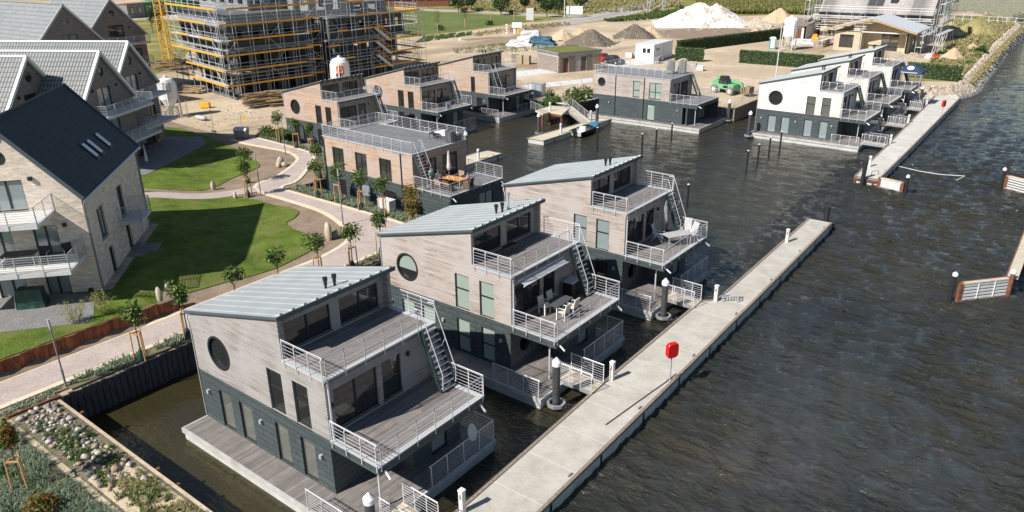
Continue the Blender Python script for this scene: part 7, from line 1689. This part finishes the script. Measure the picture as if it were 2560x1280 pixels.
# far trees
def big_tree(p, h, r, label, seed, mat='leaf_far', n=900, squash=.8, tr=.2, cat='tree', name='broadleaf_tree'):
    h *= .68; r *= .78; q = G(*p, 1.5); t = thing(name, label, cat, (q.x, q.y, 1.5), 0, 'broadleaf trees along the far road'); rn = random.Random(seed); m_ = MB(); m_.tube((0, 0, -.2), (.1, 0, h * .5), tr, tr * .6, 7)
    for k in range(8): a = k * .8 + seed; m_.tube((.05, 0, h * (.3 + .04 * k)), (r * .65 * math.cos(a), r * .65 * math.sin(a), h * (.5 + .05 * k)), tr * .4, tr * .12, 5)
    m_.build('trunk', 'bark', t); leafcloud('crown', n, r, r * squash, .30, mat, seed, h - r * squash * .95, .6, t, .3)
for i, (p, h, r, lb) in enumerate([((1146, 32), 8.5, 3.4, 'bushy far tree at the left end of the row beyond the green field'), ((1179, 27), 6.5, 2.3, 'small far tree right of the leftmost bushy one'), ((1252, 38), 9.0, 4.0, 'biggest dark round far tree beyond the green field'), ((1312, 28), 6.5, 2.3, 'small far tree by the orange building'), ((1367, 43), 8.0, 3.0, 'left one of the dark tree pair by the road bend'), ((1397, 37), 8.0, 3.2, 'right one of the dark tree pair by the road bend'), ((1450, 26), 8.0, 3.2, 'far tree beside the small brown sign'), ((1345, 20), 7.5, 2.5, 'half-hidden far tree behind the dark pair')]):
    big_tree(p, h, r, lb, 100 + i)
for i, (p, lb) in enumerate([((1196, 29), 'dark low bush on the far road edge'), ((1280, 36), 'low bush right of the biggest far tree'), ((1160, 31), 'low bush between the two leftmost far trees'), ((1225, 63), 'dark weed bush at the foot of a wooden stake'), ((1640, 34), 'bush below the steel pylon'), ((1700, 22), 'large bush at the edge of the reeds'), ((1100, 76), 'small bush in the green field')]):
    q = G(*p, 1.5); shrub('bush', q.x, q.y, 1.5, lb, 1.3, .8, 260, .2, 'leaf_far', seed=120 + i, group='low bushes')
for i, (p, lb) in enumerate([((2325, 38), 'dark bush at the lake shore behind the mounds'), ((2355, 40), 'lighter bush at the lake shore behind the mounds'), ((2552, 60), 'dark bush at the tip of the spit'), ((2452, 136), 'dark round bush on the rock bank'), ((2374, 196), 'ragged bush at the end of the right hedge'), ((2348, 146), 'small bush on the grey mound')]):
    q = G(*p, 1.5); s = 2.2 if i < 3 else 1.2; shrub('bush', q.x, q.y, 1.5, lb, s, s * .7, 420, .2, 'hedge' if i != 1 else 'weed', seed=140 + i, group='bushes on the spit')
q = G(668, 340, 1.5); shrub('shrub', q.x, q.y, 1.5, 'bushy green shrub beside the lamp at the warm round-windowed house', .9, .7, 500, .12, 'weed', seed=150)
q = G(1440, 262, 1.5); shrub('shrub', q.x, q.y, 1.5, 'bright green bush by the quay behind the landing stage', 1.6, 1.3, 800, .17, 'weed', seed=151); q = G(1375, 248, 1.5); shrub('shrub', q.x, q.y, 1.5, 'small green bush beside the grey cabinet at the quay', .7, .7, 300, .15, 'weed', seed=152)
q = G(1480, 250, 1.5); shrub('shrub', q.x - 1, q.y, 1.5, 'green bush at the rear corner of the flat-roofed house in the back', 1.3, 1.0, 500, .17, 'weed', seed=153)
q = G(1342, 240, 1.5); cabinet(q.x, q.y + .5, 1.5, 1.6, 1.2, 1.7, R(10), 'tall grey cabinet at the quay near the landing stage', 'galv')
for i, (p, top, lb) in enumerate([((1094, 82), 4.5, 'bare sapling on a yellow stake at the left of the green field'), ((1163, 69), 4.5, 'bare sapling on a yellow stake at the middle of the green field edge')]):
    q = G(*p, 1.5); t = thing('sapling', lb, 'tree', (q.x, q.y, 1.5), 0, 'staked saplings'); m_ = MB().tube((.15, 0, 0), (.15, 0, 5.5), .06, .02, 5)
    for k in range(10): a = k * 1.7; m_.tube((.15, 0, 2.2 + .3 * k), (.15 + .8 * math.cos(a), .8 * math.sin(a), 3.0 + .3 * k), .03, .012, 4)
    m_.build('trunk', 'bark', t); MB().tube((0, 0, 0), (0, 0, 2.2), .14, .14, 6).build('stake', 'timber', t); leafcloud('crown', 90, 1.0, 1.6, .14, 'leaf_far', 160 + i, 4.0, .3, t)
for i, p in enumerate([(1227, 58), (1285, 50)]):
    q = G(*p, 1.5); t = thing('wooden_stake', ['left wooden stake on the edge of the green field', 'right wooden stake on the edge of the green field'][i], 'stake', (q.x, q.y, 1.5)); MB().tube((0, 0, 0), (0, 0, 2.6), .15, .12, 6).build('post', 'timber', t)
for i, (p, lb) in enumerate([((383, 84), 'slender dark poplar left of the crane mast'), ((405, 100), 'slender dark poplar touching the crane mast')]):
    q = G(*p, 1.5); t = thing('poplar', lb, 'tree', (q.x, q.y, 1.5), 0, 'young poplars by the cabins'); MB().tube((0, 0, 0), (0, 0, 6), .12, .05, 6).build('trunk', 'bark', t); leafcloud('crown', 420, .9, 2.8, .2, 'leaf_far', 170 + i, 4.6, .3, t, .2)
o = MB().box(0, 40, 0, 5, 0, 4).build('wood_edge', 'hedge_core'); q = G(980, 5, 1.5); o.location = (q.x, q.y, 1.5); o.rotation_euler = (0, 0, R(40)); o.name = 'hedge_core'
bpy.data.objects.remove(o)
t = thing('far_hedge', 'dark overgrown hedge above a brown wall at the top edge', 'hedge', (G(950, 18, 1.5).x, G(950, 18, 1.5).y, 1.5), math.atan2((G(1122, 16, 1.5) - G(950, 18, 1.5)).y, (G(1122, 16, 1.5) - G(950, 18, 1.5)).x)); LH = (G(1122, 16, 1.5) - G(950, 18, 1.5)).length
m_ = MB(); rn = random.Random(55)
for _ in range(3200):
    c = Vector((rn.uniform(0, LH), rn.uniform(1, 7), rn.uniform(1.0, 6.0))); u = Vector((rn.gauss(0, 1), rn.gauss(0, 1), rn.gauss(0, 1))).normalized() * .55; w_ = u.cross(Vector((rn.gauss(0, 1), -1, 1))).normalized() * .4; m_.add([c - u, c - w_, c + u, c + w_], [(0, 1, 2, 3)])
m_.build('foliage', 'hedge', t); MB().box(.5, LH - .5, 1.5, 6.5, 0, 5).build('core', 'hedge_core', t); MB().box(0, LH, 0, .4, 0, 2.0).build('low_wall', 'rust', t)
q = G(1350, 4, 1.5); t = thing('orange_building', 'corner of an orange building at the top edge', 'building', (q.x, q.y, 1.5), R(30)); MB().box(-14, 0, 0, 12, 0, 8).build('wall', 'terracotta', t); MB().box(0, 6, 2, 10, 0, 8).build('wing', 'offwhite', t); MB().box(-14.5, 6.5, -.5, 12.5, 8, 8.4).build('roof', 'mid_grey', t)
for k in range(4): MB().box(-12 + k * 3.2, -10.5 + k * 3.2, -.06, 0, 2.5, 5).build('window', 'frame_dark', t)
# signs, boards and bags in the yard
q = G(1436, 44, 1.5); t = thing('notice_board', 'white notice board on posts beside the far road', 'board', (q.x, q.y, 1.5), R(30)); MB().box(-2.4, 2.4, -.08, .08, .9, 3.2).build('board', 'white', t); MB().tube((-2.2, 0, 0), (-2.2, 0, 1), .1).tube((2.2, 0, 0), (2.2, 0, 1), .1).build('post', 'timber_old', t)
q = G(1325, 50, 1.5); t = cabinet(q.x, q.y, 1.5, 2.1, 1.4, 3.2, R(35), 'tall white cabinet at the corner of the green field', 'offwhite')
q = G(1452, 12, 1.5); t = thing('brown_sign', 'small dark brown sign panel in the dry grass at the top edge', 'sign', (q.x + 3, q.y, 1.5), R(30)); MB().box(-2.2, 2.2, -.1, .1, 2.2, 4.2).build('panel', 'rust', t); MB().tube((-1.5, 0, 0), (-1.5, 0, 2.3), .1).tube((1.5, 0, 0), (1.5, 0, 2.3), .1).build('post', 'timber_old', t)
q = G(1411, 45, 1.5); t = thing('flag_pole', 'tall white pole with a blue panel at its top beside the far road', 'pole', (q.x, q.y, 1.5)); MB().tube((0, 0, 0), (0, 0, 8), .13, .1, 8).build('pole', 'offwhite', t); MB().box(-.8, .8, -.06, .06, 7, 9.3).build('panel', 'blue', t)
q = G(1293, 84, 1.5); t = thing('portable_sign_board', 'white board on a red and yellow stand in the sandy yard', 'sign board', (q.x, q.y, 1.5), R(30)); MB().box(-1.2, 1.2, -.4, .4, 1.4, 2.6).build('board', 'white', t); MB().box(-.9, -.4, -.2, .2, 0, 1.4).build('stand', 'white', t); MB().box(.0, .6, -.25, .25, 0, 1.5).build('stand', 'yellow', t)
q = G(1267, 84, 1.5); t = thing('marker_beacon', 'slim red and white beacon left of the portable board', 'beacon', (q.x, q.y, 1.5)); MB().box(-.25, .25, -.06, .06, 0, 2.2).build('panel', 'white', t)
for k in range(3): MB().box(-.25, .25, -.075, -.06, .3 + k * .65, .55 + k * .65).build('stripe', 'red', t)
q = G(1150, 126, 1.5); t = thing('small_round_sign', 'small white round sign on a thin pole behind the far left house', 'sign', (q.x, q.y, 1.5)); MB().tube((0, 0, 0), (0, 0, 2.1), .04).build('pole', 'galv', t); MB().tube((0, -.03, 2.2), (.02, .03, 2.2), .3, .3, 12).build('disc', 'white', t)
def blob(p, rx, ry, h, mat, label, seed, name='tarpaulin', cat='tarpaulin', rz=0.5, z=1.5):
    q = G(*p, 1.5); rn = random.Random(seed); b = bmesh.new(); bmesh.ops.create_cube(b, size=2); bmesh.ops.subdivide_edges(b, edges=b.edges[:], cuts=4, use_grid_fill=True)
    for v in b.verts:
        k = .78 if v.co.z > 0 else 1.08; v.co = Vector((v.co.x * rx * k + rn.uniform(-.08, .08) * rx, v.co.y * ry * k + rn.uniform(-.1, .1) * ry, (v.co.z + 1) / 2 * h * (1 + rn.uniform(-.15, .1))))
    me = bpy.data.meshes.new(name); b.to_mesh(me); b.free(); me.materials.append(MT[mat]); o = bpy.data.objects.new(name, me); COL.objects.link(o); o.location = (q.x, q.y, z); o.rotation_euler = (0, 0, rz); return tag(o, label, cat)
blob((1352, 113), 2.8, 1.7, 1.7, 'tarp_blue', 'blue tarpaulin over a stack in the middle of the yard', 1); blob((1300, 114), 2.6, 1.6, 1.1, 'tarp_white', 'crumpled white tarpaulin left of the blue one', 2); blob((1326, 104), 2.6, 1.4, 2.2, 'tarp_white', 'high white tarpaulin over bags behind the blue one', 3); blob((1312, 104), 1.2, 1.0, 2.1, 'cushion', 'stack of brown striped bags between the tarpaulins', 4, 'bag_stack', 'bag stack')
blob((2003, 112), 2.2, .9, 1.1, 'tarp_white', 'pale plastic-wrapped bundle right of the mortar silo', 5, 'bundle', 'bundle'); blob((2036, 94 + 6), .5, .5, 1.2, 'orange', 'small orange-red tank beside the timber-gabled house', 6, 'tank', 'tank')
for k, (p, mt, lb) in enumerate([((2338, 148), 'red', 'red-fronted bag at the left end of the building bag row'), ((2352, 148), 'light_grey', 'grey bag second in the building bag row'), ((2362, 149), 'offwhite', 'pale bag third in the building bag row'), ((2374, 150), 'tarp_white', 'white bag at the right end of the building bag row'), ((2322, 146), 'offwhite', 'long pale bag left of the red-fronted one')]):
    o = blob(p, .55, .5, .8, mt, lb, 20 + k, 'building_bag', 'bag'); o['group'] = 'building bags on the spit'
q = G(1930, 122, 1.5); t = thing('portable_toilet', 'teal portable toilet cabin with a white roof beside the mortar silo', 'portable toilet', (q.x, q.y, 1.5), R(20)); MB().box(-.6, .6, -.6, .6, 0, 2.0).build('cabin', 'teal', t); MB().hexa([(-.65, -.65, 2.0), (.65, -.65, 2.0), (.65, .65, 2.0), (-.65, .65, 2.0), (-.4, -.5, 2.3), (.4, -.5, 2.3), (.4, .5, 2.3), (-.4, .5, 2.3)]).build('roof', 'white', t); MB().box(-.4, .4, -.62, -.6, .2, 1.9).build('door', 'offwhite', t)
q = G(2062, 112, 1.5); woodpile(q.x, q.y, 1.5, R(20), 18, 2.6, 1.6, 1.0, 'stack of brick pallets and boards at the wall of the timber-gabled house', seed=12)
q = G(1938, 205, 1.6); t = thing('tall_pole', 'tall thin grey pole rising behind the cross-windowed pale house', 'pole', (q.x, q.y, 1.5)); MB().tube((0, 0, 0), (0, 0, 8.6), .09, .06, 8).build('pole', 'offwhite', t); MB().box(-.05, .5, -.06, .06, 8.45, 8.6).build('lamp_head', 'mid_grey', t)
q = G(1640, 30, 1.5); t = thing('lattice_pylon', 'foot of a steel lattice pylon at the top edge', 'pylon', (q.x, q.y, 1.5), .3)
for a in (-2.5, 2.5):
    for b in (-2.5, 2.5): MB().tube((a, b, 0), (a * .7, b * .7, 16), .14, .12, 6).build('leg', 'galv', t)
m_ = MB()
for k in range(6): z = k * 2.6; m_.tube((-2.4, -2.4, z), (2.3, -2.3, z + 2.6), .07); m_.tube((2.4, -2.4, z), (2.3, 2.3, z + 2.6), .07)
m_.build('brace', 'galv', t); MB().tube((7, 0, 0), (7, 0, 14), .2, .2, 8).build('leg', 'timber_old', t)
t = thing('site_fence', 'long see-through mobile fence along the far road', 'fence', (0, 0, 0)); a = G(1470, 50, 1.5); b = G(1620, 18, 1.5)
for i in range(14): q = a.lerp(b, i / 13); MB().tube((q.x, q.y, 1.5), (q.x, q.y, 3.6), .06, None, 5).build('post', 'galv', t)
MB().tube(a + Z * 2, b + Z * 2, .05, None, 5).tube(a + Z * .3, b + Z * .3, .05, None, 5).build('rail', 'galv', t)
# two houses in the far right corner
t = thing('timber_gabled_house', 'low buff brick house with a pale wide gable roof beside the scaffolded one', 'house', (-14.2, 145.5, 1.5)); W_, D_q, he, hr = 13.2, 12, 3.7, 5.3
m_ = MB(); m_.wall(rect(0, 4.9, 0, he), [rect(1.0, 3.6, .6, 3.0)], (0, 0, 0), X, Z, .3); m_.wall(rect(0, 3.0, 0, he), [], (4.9, .3, 0), Y, Z, .3); m_.wall([(4.9, 0), (W_, 0), (W_, he), (W_ / 2, hr), (4.9, he + 1.0)], [rect(8.0, 11.0, .1, 3.2)], (0, 3.0, 0), X, Z, .3); m_.wall(rect(-D_q, -.3, 0, he), [], (0, 0, 0), -Y, Z, .3); m_.wall(rect(0, D_q, 0, he), [rect(5, 7, .8, 2.8)], (W_, 0, 0), Y, Z, .3)
m_.build('wall', 'brick_buff', t); window(t, 1.0, 3.6, .6, 3.0, (0, 0, 0), X, Z, (2.3,), gm='glass'); window(t, 8.0, 11.0, .1, 3.2, (0, 3.0, 0), X, Z, (9.5,), gm='glass')
for sg in (0, 1):
    y0 = -1.0; x0, x1 = (-1.6, W_ / 2) if sg == 0 else (W_ + 1.6, W_ / 2); z0, z1 = 3.75, 6.0
    ro = MB().hexa([(x0, y0, z0), (x1, y0, z1), (x1, D_q, z1), (x0, D_q, z0), (x0, y0, z0 + .25), (x1, y0, z1 + .25), (x1, D_q, z1 + .25), (x0, D_q, z0 + .25)]).build('roof', 'roof_pale', t)
    MB().bar((x0, y0 - .06, z0 + .08), (x1, y0 - .06, z1 + .08), .1, .35).build('fascia', 'timber', ro)
MB().box(0, W_, 0, .12, 3.55, 3.75).build('tie_beam', 'offwhite', t)
for x_ in (4.9, W_ - .1): MB().box(x_ - .1, x_ + .1, .0, .2, 0, 3.6).build('post', 'offwhite', t)
t = thing('scaffolded_house', 'large house with a grey slatted roof and dark chimney inside scaffolding', 'house', (-23.5, 166, 1.5)); W_, D_q, he, hr = 22, 11, 5.2, 12
m_ = MB(); m_.wall(rect(0, W_, 0, he), [rect(2 + 3.4 * k, 3.6 + 3.4 * k, .9, 2.8) for k in range(6)], (0, 0, 0), X, Z, .3); m_.wall([(0, 0), (D_q, 0), (D_q, he), (D_q / 2, hr - .3), (0, he)], [], (W_, 0, 0), Y, Z, .3); m_.wall([(-D_q, 0), (0, 0), (0, he), (-D_q / 2, hr - .3), (-D_q, he)], [], (0, 0, 0), -Y, Z, .3); m_.build('wall', 'brick_buff', t)
for k in range(6): window(t, 2 + 3.4 * k, 3.6 + 3.4 * k, .9, 2.8, (0, 0, 0), X, Z)
for sg in (0, 1):
    y0, y1 = (-.8, D_q / 2) if sg == 0 else (D_q + .8, D_q / 2); z0 = he - .9
    ro = MB().hexa([(-.4, y0, z0), (W_ + .4, y0, z0), (W_ + .4, y1, hr), (-.4, y1, hr), (-.4, y0, z0 + .3), (W_ + .4, y0, z0 + .3), (W_ + .4, y1, hr + .3), (-.4, y1, hr + .3)]).build('roof', 'roof_slat', t)
ro = MB().box(13.6, 15, 1.6, 3, 6.5, 12.5).build('chimney', 'frame_dark', t)
for k in range(2): f = MB().hexa([(9.3 + 1.6 * k, 1.2, 6.95), (10.7 + 1.6 * k, 1.2, 6.95), (10.7 + 1.6 * k, 2.5, 8.55), (9.3 + 1.6 * k, 2.5, 8.55), (9.3 + 1.6 * k, 1.1, 7.15), (10.7 + 1.6 * k, 1.1, 7.15), (10.7 + 1.6 * k, 2.4, 8.75), (9.3 + 1.6 * k, 2.4, 8.75)]).build('skylight', 'frame_dark', t)
kw = dict(lift=2.0, bay=2.6, dep=1.0, mat='tube', rs=.04, group='scaffolds of the far right houses', toemat='offwhite')
scaffold('scaffold along the front of the large far right house', (-24.5, 164.3), (-.5, 164.3), 3.4, 2, toe=[[]], **kw); scaffold('tall scaffold at the right end of the large far right house', (0.2, 163.5), (.2, 178), 3.4, 4, toe=[[]], inward=-1, **kw); scaffold('scaffold at the left end of the large far right house', (-25.5, 164), (-25.5, 177), 3.4, 4, toe=[[]], **kw)
scaffold('work scaffold along the right side of the timber-gabled house', (0.4, 146), (.4, 158), 2.8, 1, toe=[[]], inward=-1, **kw); scaffold('low work scaffold at the left wall of the timber-gabled house', (-16.8, 147), (-16.8, 156), 2.8, 0, toe=[[]], **kw)
t = thing('scaffold_trestle', 'splayed trestle legs carrying boards right of the timber-gabled house', 'trestle', (3.5, 150, 1.5))
for k in range(5):
    for s in (-1, 1): MB().tube((s * .9, k * 2.6, 0), (s * .35, k * 2.6, 3.4), .06, None, 5).build('leg', 'offwhite', t)
MB().box(-.5, .5, -.3, 10.8, 3.4, 3.5).build('board', 'light_grey', t)
t = thing('low_garage', 'low brown-roofed garage left of the large far right house', 'garage', (-29.5, 160, 1.5)); m_ = MB(); m_.wall(rect(0, 5, 0, 2.8), [rect(2.2, 4.2, .05, 2.3)], (0, 0, 0), X, Z, .3); m_.wall(rect(-9, -.3, 0, 2.8), [], (0, 0, 0), -Y, Z, .3); m_.wall(rect(0, 9, 0, 2.8), [], (5, 0, 0), Y, Z, .3); m_.build('wall', 'offwhite', t); MB().hexa([(-.4, -.5, 2.8), (5.4, -.5, 2.8), (5.4, 9.5, 3.3), (-.4, 9.5, 3.3), (-.4, -.5, 3.0), (5.4, -.5, 3.0), (5.4, 9.5, 3.6), (-.4, 9.5, 3.6)]).build('roof', 'timber_old', t); MB().box(2.2, 4.2, .1, .16, .05, 2.3).build('door', 'rust', t)
# rutted and stained ground in the yard
rn = random.Random(91)
for i, (a, b, w_) in enumerate([((1090, 150), (1500, 88), 1.2), ((1120, 140), (1420, 96), .7), ((1530, 118), (1950, 96), 1.4), ((1700, 176), (1850, 200), .5), ((1720, 182), (1880, 214), .5), ((1240, 75), (1420, 62), 1.0), ((1560, 130), (1650, 118), 1.0), ((1380, 190), (1480, 184), .5), ((560, 300), (700, 290), .5)]):
    A_, B_ = Vector(P_(*a)), Vector(P_(*b)); pts = [tuple(A_.lerp(B_, k / 7) + Vector((rn.uniform(-1, 1), rn.uniform(-1, 1))) * w_ * .8) for k in range(8)]
    ribbon('wheel_rut', smooth_line(pts, 4), w_, 1.504 + .001 * i, 'ruts', .003)
# loose stones and clods round the heaps
rn = random.Random(93); db = MB()
for (px, py, sx, sy, n) in ((1480, 112, 70, 7, 60), (1590, 92, 60, 6, 50), (1750, 66, 130, 8, 190), (1895, 70, 50, 8, 90), (1950, 58, 50, 6, 40), (1730, 152, 40, 6, 40), (1430, 215, 60, 20, 40), (640, 280, 80, 12, 60), (2300, 130, 50, 18, 120), (1600, 200, 200, 40, 70)):
    for _ in range(n):
        q = G(px + rn.gauss(0, sx * .5), py + rn.gauss(0, sy * .6), 1.5); r = rn.uniform(.05, .2) * (1 if py > 150 else 1.6); b = rn.choice(protov); db.add([(q.x + r * x, q.y + r * y, 1.5 + r * z) for x, y, z in b.v], b.f)
o = db.build('loose_debris', 'rubble'); o['kind'] = 'stuff'
# more lived-in terraces
for k, (ox, oy, dx, dy, rz, l) in enumerate(((-42.6, 48.97, 9.7, 3.6, 90, 'dark folding chair at the glass door of the house with the white board'), (-42.6, 48.97, 9.7, 4.4, 80, 'dark folding chair beside the steep stair of the house with the white board'), (-1.53, 72.3, 10.6, 3.4, -60, 'dark chair on the balcony of the cross-windowed pale house'))):
    chair(ox + dx, oy + dy, 3.23, R(rz), l, 'dark_grey', 'black')
t = thing('round_table', 'round blue-topped table on the roof terrace of the cross-windowed pale house', 'table', (-1.53 + 7.9, 72.3 + 2.0, 5.93)); MB().lathe([(.55, .7), (.55, .74)], n=20).build('table_top', 'navy', t); MB().lathe([(.25, 0), (.05, .05), (.05, .7)], n=10).build('foot', 'galv', t)
t = thing('lounge_sofa', 'dark lounge sofa under the balcony stair of the middle pale house', 'sofa', (-1.78 + 9.9, 83.7 + 4.6, 3.22)); MB().box(-.4, .4, -.9, .9, .1, .42).build('seat', 'black', t); MB().box(-.4, -.25, -.9, .9, .42, .8).build('backrest', 'dark_grey', t)
t = thing('paddle_board', 'rounded white board leaning at the railed far corner of the nearest float deck', 'board', (10.95, 5.6, .62), R(10)); MB().prism([(-.32 * math.cos(a * .3927) if 0 else .3 * math.cos(2 * math.pi * a / 16), .95 * math.sin(2 * math.pi * a / 16)) for a in range(16)], 0, .08).build('board', 'white', t); t.rotation_euler = (R(78), 0, R(60)); t.location = (11.2, 6.1, .98); t.scale = (.7, .45, .7)
